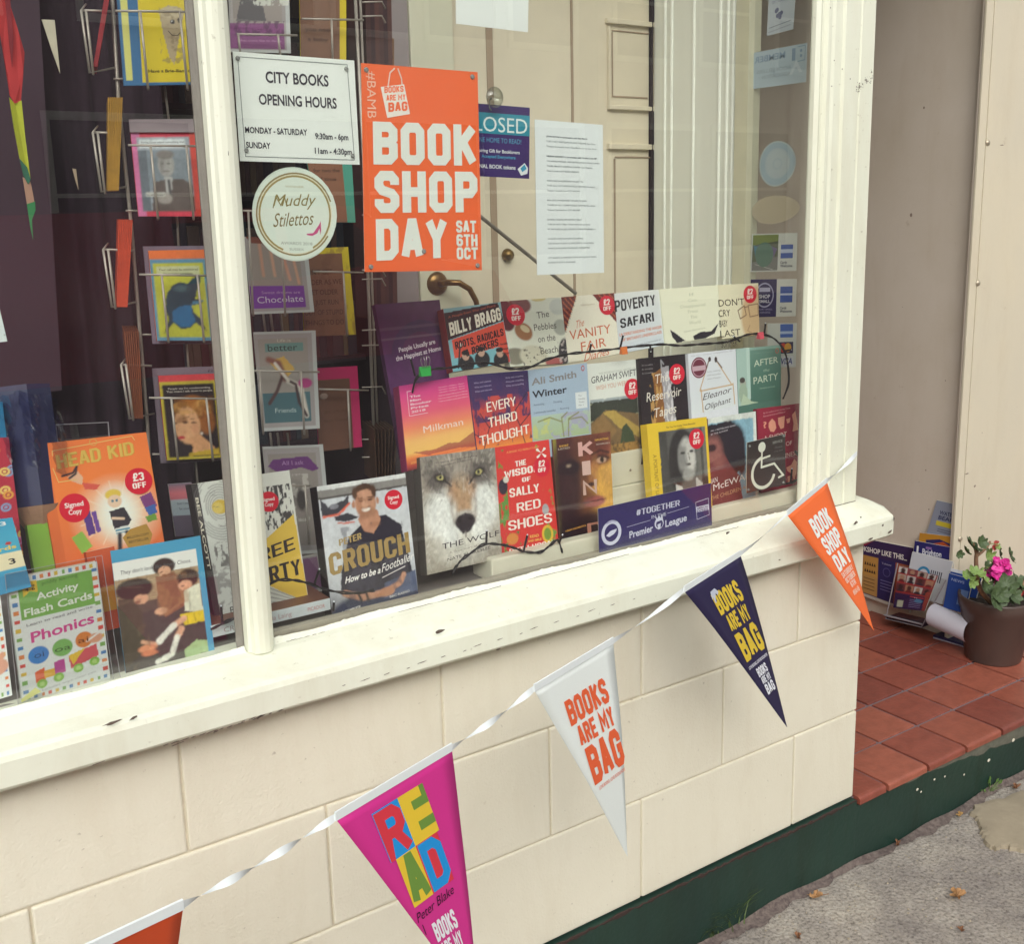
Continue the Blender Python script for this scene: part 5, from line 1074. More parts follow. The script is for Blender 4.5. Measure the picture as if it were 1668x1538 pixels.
def L(A):
    A.T('PETER', .165, .42, .475, .05, '#b39a62', 'b', th=.2, gw=.5, rise=.02); A.T('CROUCH', .03, .96, .685, .165, '#a3874c', 'b', th=.20, gw=.47, rise=.05)
    A.T('How to be a', .18, .585, .765, .05, '#f0efe9', 'fb', slant=.35, rise=.02); A.T('Footballer', .60, .98, .745, .065, '#f0efe9', 'f', slant=.4, rise=.045); A.line([(.60, .785), (.88, .735)], .0012, '#f0efe9')
    A.T('A COMPLETE', .10, .32, .985, .022, '#d9d6cf', 'fb', rise=.01); A.T('BBC RADIO', .66, .9, .955, .018, '#c9c6bf', 'fb', rise=.01)
t = book('grey hardback with a smiling man in a dark jumper and gold capitals', [(516, 793), (660, 771), (682, 972), (542, 1008)], .092, P_, L, thick=.028, back='#2b2226', spine='#241c22', glossy=True, lean=16, sticker=[(.83, .195, .105, ('Signed', 'Copy'))], res=.0012)
def P_(c):
    c.grad([(0, '#dfe2d9'), (1, '#d5d8d2')])
    c.rect(.0, 0, .055, 1, '#3a3536')
    for k in range(11):
        pts = [(.24+(.06+.02*k)*math.cos(a), .19+(.05+.019*k)*math.sin(a)) for a in np.linspace(k*.7, k*.7+4.6, 18)]; c.line(pts, .008, '#6f6c6c', .55, .8)
    c.ell(.24, .19, .085, .052, '#e0c050', .2); c.ell(.215, .195, .05, .04, '#e8d070', .3)
    c.patch(16, .5, '#57504f', 7, .8, .5, (.06, .46, .45, .62)); c.patch(20, .55, '#8a8584', 9, .7, 1.5, (.06, .6, .45, .93))
    for k in range(30): u, v = .08+.35*rng.rand(), .05+.9*rng.rand(); c.line([(u, v), (u+.06, v+.012*rng.randn())], .005, '#6d6867', .5)
    K = '#37333a'; c.ell(.345, .57, .022, .02, K); c.line([(.34, .6), (.325, .68)], .04, K); c.line([(.34, .62), (.38, .65), (.42, .63)], .014, K); c.line([(.33, .68), (.36, .73), (.345, .80)], .02, K); c.line([(.325, .68), (.29, .74), (.23, .76), (.22, .80)], .018, K)
    c.poly([(.62, 0), (1, 0), (1, .45), (.62, .5)], '#dfe0d6'); c.patch(22, .47, '#2d292c', 8, .95, .4, (.62, .10, .98, .42)); c.poly([(.60, .50), (.98, .33), (1, 1), (.93, 1), (.60, .82)], '#e6c24e'); c.poly([(.6, .83), (.98, 1.0), (.6, 1)], '#d9dbd0')
    for k in range(5): c.line([(.6, .84+k*.035), (.9, .97+k*.012)], .006, '#4a4648', .7)
def L(A): 
    A.T('REE', .54, .94, .645, .095, '#332a2a', 'b', th=.17, gw=.6, rise=.05); A.T('PARTY', .38, .97, .825, .12, '#332a2a', 'b', th=.17, gw=.5, rise=.04); A.T('Barbara', .16, .46, .965, .05, '#3e3b3c', 'f', rise=.0); A.T('BEE ALCOTT', .10, .62, .012, .03, '#d9d4c0', 'fb', vert=True)
book('book with running silhouette under a swirling moon and a yellow right side', [(312, 789), (471, 766), (503, 980), (352, 1013)], .125, P_, L, thick=.03, back='#3a3536', sticker=[(.735, .21, .105, ('Signed', 'Copy'))], lean=13)
# two books lying under it
def lying(label, px_l, px_r, px_bl, y0, depth, col, top, letters):
    t = thing('book', label, 'book'); a, b_, d = atY(*px_l, y0), atY(*px_r, y0), atY(*px_bl, y0); h = a[2]-d[2]; z = d[2]
    TL, TR, BR_, BL = V3(a[0], y0, z+h), V3(b_[0], y0, z+h), V3(b_[0], y0, z), V3(a[0], y0, z); A = Art(TL, TR, BR_, BL)
    mb = MB(); mb.box(a[0], y0, z, b_[0], y0+.0012, z+h); mb.build('spine', flat(col), t, bevel=.0004)
    for zz in (z, z+h-.0022): mb = MB(); mb.box(a[0], y0+.0015, zz, b_[0], y0+depth, zz+.002); mb.build('cover_board', flat(top if zz > z else col), t)
    mb = MB(); mb.box(a[0]+.003, y0+.004, z+.0024, b_[0]-.003, y0+depth-.003, z+h-.0026); mb.build('page_block', PAGES, t)
    letters(A); A.build('lettering', t); settle(t); return t
lying('white spined book lying flat under the standing running figure book', (343, 1020), (538, 981), (343, 1040), .088, .17, '#cfd8da', '#7a5344', lambda A: (A.T('CRUDO', .10, .34, .78, .42, '#9c8a8a', 'f'), A.T('Olivia Laing', .40, .66, .75, .42, '#b08f8f', 'f'), A.T('PICADOR', .80, .95, .70, .34, '#c07a70', 'f')))
def P_(c):
    c.grad([(0, '#ee7a38'), (.4, '#f08038'), (1, '#e5713a')]); c.rect(0, 0, .085, 1, '#d96830', .7); c.noise(3, .05, 1)
    c.ell(.62, .68, .30, .24, '#f3e3c4', 1.1, al=.9); c.ell(.62, .66, .16, .2, '#eef2e8', .9)
    for a in range(0, 360, 24): c.line([(.62, .66), (.62+.36*math.cos(math.radians(a)), .66+.28*math.sin(math.radians(a)))], .008, '#f6ecd0', .5, 1.)
    c.ell(.60, .50, .075, .045, '#e2c24c', .25); c.ell(.605, .56, .065, .055, '#e8c7a8', .2); c.ell(.585, .555, .012, .012, '#5b7d8c', .3); c.ell(.625, .555, .012, .012, '#5b7d8c', .3); c.poly([(.54, .64), (.68, .62), (.73, .74), (.68, .80), (.56, .80)], '#322c34'); c.poly([(.57, .79), (.69, .78), (.70, .84), (.57, .85)], '#d7dcd6'); c.rect(.57, .805, .70, .815, '#4b8fa8'); c.rect(.57, .83, .70, .84, '#4b8fa8'); c.line([(.6, .85), (.58, .98)], .035, '#2d2730'); c.line([(.67, .84), (.76, .95)], .035, '#2d2730'); c.line([(.56, .7), (.66, .72)], .02, '#e8c7a8')
    c.poly([(.30, .62), (.37, .60), (.39, .80), (.32, .81)], '#5b3a86'); c.poly([(.38, .62), (.42, .61), (.44, .79), (.40, .80)], '#6d4698'); c.poly([(.17, .80), (.27, .76), (.34, .90), (.24, .95)], '#8cb54c'); c.poly([(.84, .56), (.95, .53), (.99, .66), (.88, .70)], '#7a3c78'); c.poly([(.87, .66), (.97, .64), (.98, .72), (.9, .74)], '#3c62a8'); c.ell(.86, .49, .08, .05, '#4a2d22', .3); c.poly([(.86, .74), (.96, .72), (.97, .78), (.88, .79)], '#6f9a3c')
    c.ell(.20, .30, .0, .0, '#000000'); c.poly([(.22, .30), (.32, .26), (.36, .32), (.34, .38), (.26, .34)], '#e3b491'); c.line([(.18, .285), (.28, .27), (.32, .22), (.30, .28), (.24, .31)], .018, '#2d2228'); c.poly([(.34, .36), (.50, .40), (.46, .44), (.36, .42)], '#d95848')
def L(A):
    G = '#c79b3c'; A.T('HEAD KID', .155, .86, .225, .115, G, 'b', th=.22, gw=.62, rise=.04); A.T('HEAD KID', .15, .855, .222, .115, '#dab654', 'b', th=.16, gw=.62, rise=.04); A.line([(.125, .11), (.13, .07), (.86, .02), (.88, .06)], .0012, '#e3c070'); A.line([(.11, .21), (.14, .33), (.30, .33)], .0012, '#e3c070'); A.ring(.50, .035, .035, .2, '#d9a850')
    A.poly([(.62, .88), (.70, .82), (.86, .80), (.90, .90), (.86, .98), (.66, .98)], '#b48a3c'); A.T('MILLION-COPY', .66, .87, .90, .022, '#6a5020', 'fb'); A.T('BESTSELLER', .67, .86, .94, .022, '#6a5020', 'fb')
book('orange cover children book with gold title letters and two round red stickers', [(58, 724), (238, 704), (268, 885), (92, 922)], .165, P_, L, thick=.028, back='#ee7a38', spine='#d96830', ext=.12, lean=14, sticker=[(.24, .56, .135, ('Signed', 'Copy')), (.855, .42, .13, ('£3', 'OFF'))], res=.0012)
t = thing('book_stand', 'clear acrylic book stand showing above the orange children book', 'stand'); a, b_, c_, d_ = on_plane([(91, 692), (176, 688), (182, 760), (98, 768)], .235, 8)
mb = MB(); mb.hexa([d_, c_, b_, a]+[p+V3(0, .003, 0) for p in (d_, c_, b_, a)]); mb.build('back_plate', ACRYL, t)
mb = MB(); mb.tube([d_, a, b_, c_], .0011, 6); mb.build('bright_edge', mat('acrylic_edge', '#8f8a8f', .3), t); settle(t)
def P_(c):
    c.rect(0, 0, 1, 1, '#4c9fc6'); c.rect(.0, .10, .93, 1, '#e9ebe4'); c.rect(.0, .245, .93, 1, '#5a4c42'); c.rect(0, .245, .93, .45, '#b49a78')
    for k in range(12): c.line([(.0, .27+k*.018), (.9, .25+k*.018)], .006, '#6d5847', .6)
    for k in range(9): c.line([(.05+k*.1, .24), (.05+k*.1, .45)], .008, '#7d6650', .5)
    c.poly([(0, .56), (.93, .50), (.93, 1), (0, 1)], '#4b423e'); c.ell(.20, .34, .20, .085, '#3b2a24', .15); c.poly([(.02, .40), (.18, .42), (.26, .54), (.24, .72), (.3, .80), (.05, .95), (0, .95)], '#4f4436'); c.ell(.26, .43, .08, .04, '#d9a484', .25); c.line([(.22, .78), (.36, .82)], .03, '#d9a484')
    c.ell(.55, .20, .125, .07, '#3b2824', .2); c.ell(.55, .24, .07, .045, '#dba988', .25); c.poly([(.45, .28), (.64, .26), (.80, .36), (.74, .55), (.5, .62), (.44, .46)], '#8f5c42'); c.ell(.46, .56, .07, .03, '#dba988', .3); c.line([(.66, .3), (.74, .5), (.5, .6)], .02, '#a87454', .8)
    c.ell(.80, .33, .125, .075, '#40291f', .2); c.ell(.76, .385, .08, .04, '#e0a888', .25); c.poly([(.74, .43), (.92, .39), (.93, .64), (.72, .60)], '#dfe0c8'); c.poly([(.66, .62), (.93, .62), (.93, .72), (.70, .72)], '#e6c72c'); c.line([(.70, .66), (.58, .70)], .05, '#dfa98a', 1, .3); c.line([(.58, .70), (.40, .80)], .05, '#e9e9dc', 1, .3); c.line([(.66, .74), (.60, .80)], .05, '#dfa98a', 1, .3); c.line([(.60, .80), (.52, .93), (.36, .97)], .045, '#e9e9dc', 1, .3); c.ell(.26, .84, .10, .03, '#e0936c', .4); c.ell(.28, .88, .09, .025, '#d9825c', .4); c.poly([(.66, .92), (.80, .86), (.93, .88), (.93, .98), (.66, 1)], '#a9c48c'); c.patch(8, .55, '#a87850', 5, .4, 1, (.42, .27, .8, .6)); c.patch(10, .55, '#6a5a44', 6, .5, 1, (0, .42, .3, 1)); c.ell(.22, .45, .03, .012, '#8f5c48', .5); c.ell(.52, .245, .02, .006, '#6a4030', .5); c.ell(.73, .39, .02, .006, '#6a4030', .5); c.line([(.1, .31), (.3, .34)], .01, '#5a443a'); c.line([(.72, .30), (.88, .33)], .01, '#5f4436'); c.line([(.80, .45), (.78, .6)], .012, '#b9bba4'); c.line([(.74, .64), (.74, .71)], .006, '#b89c20'); c.line([(.82, .64), (.83, .71)], .006, '#b89c20'); d0 = c.a.copy(); photo(c, .008, .14, .16, 6); mk = (c.U > .93) | (c.V < .245); c.a[mk] = d0[mk]
def L(A): A.T("They don't look like Jimmy Choos.", .07, .86, .205, .035, '#5a5a5e', 'f', slant=.15)
t = book('blue edged greeting card with three seated figures and white socks', [(180, 898), (326, 873), (350, 1063), (205, 1097)], .082, P_, L, thick=.002, back='#4c9fc6', lean=9, name='greeting_card', cat='card', res=.0012)
def phon(c):
    c.grad([(0, '#e9eee9'), (1, '#e6ece8')]); cols = ['#d95248', '#e0bf48', '#7fb25c', '#4f86bf', '#e38a4c']
    for k in range(12):
        c.rect(.03+k*.08, .01, .065+k*.08, .042, cols[k % 5]); c.rect(.05+k*.08, .955, .085+k*.08, .985, cols[(k+2) % 5])
    for k in range(13): c.rect(.02, .06+k*.07, .07, .09+k*.07, cols[(k+1) % 5]); c.rect(.93, .05+k*.07, .98, .08+k*.07, cols[(k+3) % 5])
    c.rect(.1, .055, .92, .35, '#7fb758'); c.poly([(.14, .055), (.30, .05), (.31, .15), (.22, .13), (.15, .165)], '#ecc53c')
    c.ell(.23, .65, .115, .07, '#3f87cf', .08); c.ell(.50, .64, .115, .07, '#7fba62', .08); c.ell(.75, .62, .10, .065, '#e2873f', .08); c.ell(.88, .63, .09, .04, '#e0a484', .3); c.line([(.78, .64), (1., .57)], .015, '#e9e6e0')
    c.poly([(.17, .78), (.27, .76), (.28, .86), (.17, .87)], '#e2683c'); c.rect(.27, .79, .40, .85, '#e8b43c'); c.poly([(.38, .74), (.50, .73), (.51, .84), (.39, .85)], '#c04c98'); c.poly([(.55, .72), (.88, .68), (.90, .78), (.57, .83)], '#d85c64'); c.poly([(.55, .72), (.75, .69), (.6, .80)], '#ecc53c')
    for u, v in ((.23, .885), (.42, .87), (.65, .84), (.84, .82)): c.ell(u, v, .06, .036, '#8cc24c', .1); c.ell(u, v, .03, .018, '#b5da7c', .2)
def L(A):
    A.T('priddy learning', .36, .76, .10, .03, '#4a7a34', 'f', rise=.01); A.T('Ages', .17, .28, .095, .022, '#5a4a1c', 'fb'); A.T('4-6', .17, .28, .125, .025, '#5a4a1c', 'fb'); A.T('Activity', .28, .76, .215, .06, '#eef4e4', 'fb', rise=.025); A.T('Flash Cards', .13, .90, .325, .062, '#eef4e4', 'fb', rise=.03)
    A.T('Learn to read and write', .14, .89, .405, .024, '#54545c', 'f', rise=.03); A.T('Phonics', .17, .89, .54, .085, '#dd4f98', 'fb', rise=.04); A.T('oi', .18, .29, .67, .05, '#24547c', 'f'); A.T('oa', .41, .59, .665, .045, '#35602c', 'f'); A.T('ai', .68, .80, .64, .045, '#7c4418', 'f'); A.T('Includes wipe-clean pen', .22, .84, .945, .02, '#a9adad', 'f', rise=.03)
def film(t, A):
    mb = MB(); f = [A.P(-.03, 1.02, .004), A.P(1.10, 1.0, .004), A.P(1.07, -.04, .004), A.P(-.05, -.02, .004)]; mb.hexa(f+[p-A.n*.0003 for p in f]); mb.build('plastic_sleeve', FILM, t)
t = book('Phonics flash card pack with green header in a clear plastic sleeve', [(12, 944), (158, 915), (180, 1105), (38, 1147)], .078, phon, L, thick=.012, back='#e6ece8', lean=9, name='flash_card_pack', cat='card pack', res=.0012)
t = thing('plastic_sleeve', 'loose clear plastic sleeve over the Phonics card pack', 'sleeve'); A = Art(*on_plane([(8, 936), (166, 905), (196, 1104), (30, 1152)], .0725, 8)); mb = MB(); f = [A.P(0, 1), A.P(1, 1), A.P(1, 0), A.P(0, 0)]; mb.hexa(f+[p-A.n*.0003 for p in f]); mb.build('film', FILM, t)
mb = MB(); 
for a, b_ in (((1, 0), (1, 1)), ((.93, 0), (.93, 1)), ((0, 0), (1, 0)), ((0, 0), (0, 1))): mb.tube([A.P(*a), A.P(*b_)], .0004, 5)
mb.build('sleeve_edge', mat('sleeve_edge', '#9a979c', .3), t); settle(t)
def P_(c):
    phon(c); c.rect(.1, .055, .92, .5, '#d9583c'); c.rect(.55, .05, .9, .2, '#e9ede8'); c.rect(.1, .68, .9, .93, '#eaeeea'); c.ell(.80, .72, .2, .08, '#dfa58c')
book('orange and white card pack cut off at the left edge of the picture', [(-120, 975), (-2, 950), (20, 1133), (-100, 1170)], .078, P_, lambda A: A.T('123', .3, .8, .4, .12, '#f0ece0', 'fb'), thick=.012, back='#e6ece8', lean=9, name='flash_card_pack', cat='card pack')
mb = MB(); a, b_ = atY(35, 1143, .0655), atY(62, 1124, .0655); w = .004; mb.add([a+V3(0, 0, -w*.5), b_+V3(.004, 0, -w), b_+V3(-.003, 0, w), a+V3(.0, 0, w*.7), a+V3(0, .001, -w*.5), b_+V3(.004, .001, -w), b_+V3(-.003, .001, w), a+V3(.0, .001, w*.7)], [(0, 1, 2, 3), (7, 6, 5, 4), (4, 5, 1, 0), (5, 6, 2, 1), (6, 7, 3, 2), (7, 4, 0, 3)])
tag(mb.build('paper_scrap', flat('#cdcf7c')), 'small yellow green paper scrap at the foot of the Phonics pack', 'paper')
def P_(c):
    c.grad([(0, '#b8283c'), (1, '#a8243c')])
    for k in range(26):
        u, v = .62+.42*rng.rand(), .1+.9*rng.rand(); q = ['#e0a040', '#7f9cc0', '#c46ca0', '#e6c86c', '#8f4c8c'][k % 5]; c.ell(u, v, .05, .035, q, .2); c.ell(u, v, .03, .02, '#a8243c', .2); c.ell(u, v, .017, .012, q, .3)
book('tall red book scattered with coloured cog wheels at the left edge', [(-170, 728), (14, 712), (38, 905), (-140, 950)], .15, P_, lambda A: A.T('Make', .60, .86, .16, .05, '#f0e0d0', 'f'), thick=.016, back='#a8243c')
def P_(c): c.grad([(0, '#3ba0c4'), (.5, '#48aac8'), (1, '#3f9cc0')]); c.rect(.6, .62, 1, .9, '#e9dfb8'); c.ell(.86, .45, .04, .03, '#b83a34')
def L(A): A.T('3', .80, .89, .82, .10, '#2d2a30', 'fb'); A.T('cards', .55, .95, .58, .07, '#e6d060', 'fb', rise=.03); A.T('3', .82, .90, .12, .07, '#e8f0ee', 'fb')
book('bright blue card box marked with a black 3 at the left edge', [(-110, 862), (20, 843), (44, 930), (-80, 960)], .10, P_, L, thick=.03, back='#3b8fb8', ext=.3, name='card_box', cat='box')
book('plain blue book top standing behind the red cog wheel book', [(-120, 640), (4, 655), (16, 760), (-100, 770)], .20, lambda c: c.grad([(0, '#2d8fb0'), (1, '#3a9cba')]), lambda A: None, thick=.02, back='#2d8fb0')
book('lime green book standing between the big pencil and the orange book', [(44, 856), (90, 850), (100, 925), (56, 930)], .17, lambda c: c.grad([(0, '#7fae3c'), (1, '#8cb848')]), lambda A: None, thick=.02, back='#7fae3c', ext=.3)
book('dull orange book low down behind the Phonics pack', [(140, 900), (186, 890), (200, 990), (160, 1000)], .125, lambda c: c.grad([(0, '#c8562c'), (.6, '#b8482c'), (.62, '#c98a2c'), (1, '#c0862e')]), lambda A: None, thick=.016, back='#b8482c', ext=.3)

# big shop-display pencil, point down
t = thing('display_pencil', 'oversized navy blue pencil hanging point down behind the red cog wheel book', 'pencil')
def cone_prof(p0, p1, rs, name, m, n=6):
    mb = MB(); p0, p1 = V3(*p0), V3(*p1); pts = [p0+(p1-p0)*k for k, _ in rs]; ax = Vector(p1-p0).normalized(); a = ax.orthogonal().normalized(); b_ = ax.cross(a); base = 0
    for p, (_, r_) in zip(pts, rs):
        for k in range(n): an = 2*math.pi*k/n+.3; q = Vector(p)+a*math.cos(an)*r_+b_*math.sin(an)*r_; mb.v.append(tuple(q))
    for i in range(len(rs)-1):
        for k in range(n): mb.f.append((i*n+k, i*n+(k+1) % n, (i+1)*n+(k+1) % n, (i+1)*n+k))
    mb.f.append(tuple(reversed(range(n)))); mb.f.append(tuple((len(rs)-1)*n+k for k in range(n)))
    return mb.build(name, m, t)
a, b_ = atY(36, 630, .26), atY(73, 906, .20)
cone_prof(a, b_, [(0, .041), (.70, .041)], 'painted_barrel', mat('navy_pencil', '#262a52', .3, noise=.1)); cone_prof(a, b_, [(.701, .040), (.87, .017)], 'wood_cone', mat('pencil_wood', '#b08a70', .7, noise=.2, nscale=80), 12); cone_prof(a, b_, [(.871, .0168), (1, .001)], 'lead_tip', mat('pencil_lead', '#1f1c34', .4), 12); settle(t)
# crumpled clear plastic over the pencil
t = thing('plastic_wrap', 'crumpled shiny clear plastic draped over the top of the big navy pencil', 'plastic'); r = np.random.RandomState(4); nx, ny = 18, 12; v = []
for j in range(ny+1):
    for i in range(nx+1):
        p = atY(-20+i*6.2+j*3, 640+j*9+abs(i-9)*.9+i*.5*j*.25, .19); v.append((p[0], .195+r.rand()*.016+.02*math.sin(i*.9+j*.4), p[2]))
o = obj('film', v, [(j*(nx+1)+i, j*(nx+1)+i+1, (j+1)*(nx+1)+i+1, (j+1)*(nx+1)+i) for j in range(ny) for i in range(nx)], glass_mat('crumpled_film', (.72, .74, .86), .07), t); settle(t)

# ============================================================ hanging fabric bunting and dark panel drawn as a reflection, far left
def flatpoly(name, px, y, col, parent, t=.0015, m=None, wav=0.):
    n = len(px); f = [atY(*q, y+(wav if i % 2 else 0)) for i, q in enumerate(px)]; b_ = [p+V3(0, t, 0) for p in f]
    V = [tuple(p) for p in f+b_]; F = [tuple(range(n-1, -1, -1)), tuple(range(n, 2*n))]+[(i, (i+1) % n, n+(i+1) % n, n+i) for i in range(n)]
    return obj(name, V, F, m or mat('cloth_'+col.strip('#'), col, .8, noise=.15, nscale=30), parent)
t = thing('inner_bunting', 'string of red yellow and green cloth pennants hanging down inside at the far left', 'bunting')
flatpoly('pennant', [(-14, -30), (8, -20), (30, 50), (40, 85), (38, 120), (34, 165), (24, 168), (16, 155), (6, 90)], .30, '#c0383a', t, wav=.004)
flatpoly('pennant', [(6, -30), (14, -30), (22, 60), (20, 110), (14, 60)], .296, '#8a2630', t)
flatpoly('pennant', [(15, 158), (24, 168), (35, 163), (42, 230), (50, 292), (44, 280), (32, 258), (22, 205)], .30, '#bcc23a', t, wav=.004)
flatpoly('pennant', [(32, 258), (44, 272), (50, 292), (46, 300), (38, 285)], .298, '#2f6a54', t); flatpoly('pennant', [(37, 288), (50, 296), (56, 328), (44, 332)], .30, '#b9907a', t); flatpoly('pennant', [(44, 332), (57, 328), (58, 342), (52, 358), (54, 390), (50, 372)], .30, '#3a8a54', t)
settle(t)
t = thing('pale_pennant', 'long thin cream triangle pennant hanging beside the red cloth bunting', 'pennant'); flatpoly('cloth', [(68, 31), (89, 32), (98, 119), (84, 80)], .34, '#d3ccb4', t); settle(t)
t = thing('pale_pennant', 'tiny sliver of cream pennant lowest behind the mustard envelopes', 'pennant'); flatpoly('cloth', [(118, 274), (124, 275), (128, 309), (122, 290)], .36, '#b39f86', t); settle(t)
DARK_REFL = mat('dark_reflection', '#402c3a', .7, noise=.1, nscale=4)
t = thing('dark_reflection_panel', 'large dull plum panel added in place of a dark reflection at the far left', 'board'); flatpoly('board', [(-160, -200), (52, -200), (101, 636), (-60, 652)], .52, '#4b3a46', t, t=.01, m=DARK_REFL); settle(t)  # plum panel stands in for a dark reflection in the glass
t = thing('dark_drape', 'near black curtain hanging between the plum panel and the card rack', 'curtain'); v = []; f = []
n = 40
for i in range(n+1):
    x = atY(40, 700, .60)[0]+i*(.30/n); 
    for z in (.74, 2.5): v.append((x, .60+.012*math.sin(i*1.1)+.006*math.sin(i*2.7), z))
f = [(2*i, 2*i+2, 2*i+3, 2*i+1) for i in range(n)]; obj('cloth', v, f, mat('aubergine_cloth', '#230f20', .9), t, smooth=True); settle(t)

# ============================================================ spinner rack with cards
WIRE = mat('rack_wire', '#b9b0a6', .4, .35, noise=.1)
rack = thing('card_rack', 'tall grey wire greeting card rack standing behind the mullion', 'rack')
def wire(pts, y, r=.0020, nm='wire'):
    mb = MB(); mb.tube([atY(p[0], p[1], p[2] if len(p) > 2 else y) for p in pts], r, 6); return mb.build(nm, WIRE, rack, smooth=True)
RY = .30
wire([(181, -30), (193, 160), (214, 370), (240, 690), (246, 790)], .345, .0030, 'upright')
wire([(268, 140), (275, 195)], .35, .002); wire([(288, 350), (291, 405)], .35, .002); wire([(303, 552), (308, 608)], .35, .002); wire([(318, 745), (322, 790)], .35, .002)
wire([(578, -20), (594, 300), (600, 470), (612, 780)], .43, .0032, 'upright'); wire([(586, -20), (606, 470), (618, 780)], .45, .0026, 'upright')
def pocket(x0, yt, x1, yb, y=RY, dx=12, bars=(.30, .78)):
    """front basket of a pocket: top rail and two drop wires"""
    wire([(x0, yt), (x1, yt+(2 if x1 > x0 else 0))], y-.012)
    for b in bars:
        xx = x0+(x1-x0)*b; wire([(xx, yt, y-.0135), (xx+dx, yb, y-.0135), (xx+dx, yb+2, y+.01)], y)
pocket(188, 17, 322, 143, dx=13); pocket(209, 236, 330, 355, dx=12); pocket(227, 447, 348, 556, dx=11); pocket(243, 648, 362, 749, dx=11)
for ax, ay in ((185, 128), (205, 343), (232, 545), (248, 740)): wire([(ax, ay), (ax+20, ay)], .34, .0018)
def sidepocket(x, y0, y1, w=50):
    wire([(x, y0, .33), (x+w, y0+2, .33)], .33); wire([(x, y0, .31), (x+14, y1, .31), (x+w+4, y1-8, .34)], .31); wire([(x+8, y0, .30), (x+20, y1+2, .30), (x+20, y1+2, .33)], .3); wire([(x, y0, .31), (x+8, y0-10, .36)], .31, .0014)
sidepocket(132, 16, 118); sidepocket(151, 215, 312); sidepocket(168, 406, 500); sidepocket(197, 594, 682)
# right half
def pk(x0, yt, x1, yb, y, dx, bars): pocket(x0, yt, x1, yb, y, dx, bars)
pk(386, 55, 484, 90, .35, 4, (.02, .68)); pk(396, 343, 480, 512, .35, 8, (.1, .72)); pk(412, 604, 520, 705, .35, 6, (.1, .72)); pk(425, 790, 505, 882, .35, 6, (.9,))
pk(492, 30, 592, 100, .40, 2, (.48,)); pk(510, 442, 592, 545, .40, 6, (.60,)); pk(520, 634, 600, 732, .40, 5, (.58,))
for y in (0, 23, 347, 437, 452, 535, 560, 628, 713, 742): wire([(590, y+3), (622, y+2), (628, y+14)], .42, .0016)
for x in (428, 440, 456): wire([(x, 505), (x+5, 545)], .42, .0022); wire([(x+12, 705), (x+15, 730)], .42, .0022)
settle(rack)
def gcard(label, corners, y0, paint, letters, lean=7, thick=.003, back='#cfcac6', **k):
    return book(label, corners, y0, paint, letters, thick=thick, back=back, lean=lean, name='greeting_card', cat='card', res=.0017, **k)
def P_(c):
    c.rect(0, 0, 1, 1, '#3b6f9c'); c.rect(.04, 0, .12, .95, '#d9d67a'); c.rect(.24, -.1, 1, .965, '#dfc832'); c.poly([(.50, .18), (.62, .12), (.78, .14), (.82, .2), (.72, .60), (.68, .78), (.62, .70), (.55, .45)], '#b3a283'); c.ell(.66, .2, .15, .07, '#c9bb9c', .3); c.patch(18, .56, '#8d7c60', 2, .6, reg=(.5, .14, .82, .76)); c.ell(.67, .30, .028, .028, '#27222a', .2); c.ell(.76, .28, .028, .028, '#27222a', .2); c.ell(.66, .295, .008, .008, '#ffffff', .2)
def L(A): A.line([(.61, .40), (.66, .45), (.73, .45), (.80, .39)], .0010, '#3a3030'); A.T('Have a Brie-lliant day!', .33, .97, .86, .035, '#4a4020', 'fb')
gcard('yellow and blue greeting card with a smiling cone shape, topmost in the left rack', [(190, -12), (322, -8), (323, 137), (202, 139)], RY+.01, P_, L, back='#3b6f9c')
def P_(c):
    c.rect(0, 0, 1, 1, '#d9485c'); c.rect(.0, .04, .12, 1, '#d77aa8'); c.rect(.84, .08, 1, 1, '#d8483c'); c.rect(.07, .12, .84, .95, '#a9b2ba'); c.rect(.1, .14, .78, .24, '#dfe6e6'); c.rect(.07, .26, .2, .95, '#6f7880'); c.rect(.2, .26, .84, .7, '#8f9aa2'); c.ell(.46, .42, .12, .14, '#b4b2ae', .2); c.ell(.46, .31, .13, .05, '#8a8480', .3); c.poly([(.26, .62), (.46, .58), (.70, .58), (.82, .66), (.84, .95), (.2, .95)], '#6d625e'); c.poly([(.42, .56), (.54, .56), (.50, .8), (.44, .76)], '#c9c9c6'); c.line([(.48, .6), (.49, .78)], .03, '#3f3b40'); c.ell(.40, .80, .11, .06, '#aaa39c', .3); c.rect(.13, .73, .42, .78, '#c9c9c2'); c.ell(.41, .41, .02, .01, '#4a4648'); c.ell(.5, .41, .02, .01, '#4a4648'); c.line([(.42, .49), (.50, .49)], .01, '#6a5654'); c.ell(.40, .44, .03, .08, '#8c8884', .9, al=.6); photo(c, .008, .14, .14, 14)
def L(A): A.T('Sorry, I just asked something that', .13, .76, .18, .022, '#6a6a6e', 'f'); A.T("doesn't agree with me.", .22, .66, .22, .022, '#6a6a6e', 'f'); A.T('So who knew?', .14, .40, .77, .026, '#55504f', 'f')
gcard('red and pink greeting card with a grey photograph of a suited man', [(212, 207), (324, 205), (337, 352), (226, 352)], RY+.01, P_, L, back='#d9485c')
book('clear wrapped pale card back peeping above the suited man card', [(210, 194), (322, 193), (325, 215), (212, 215)], RY+.022, lambda c: c.grad([(0, '#8d7f84'), (1, '#9a8c90')]), lambda A: None, thick=.002, back='#8d7f84', lean=7, name='greeting_card', cat='card')
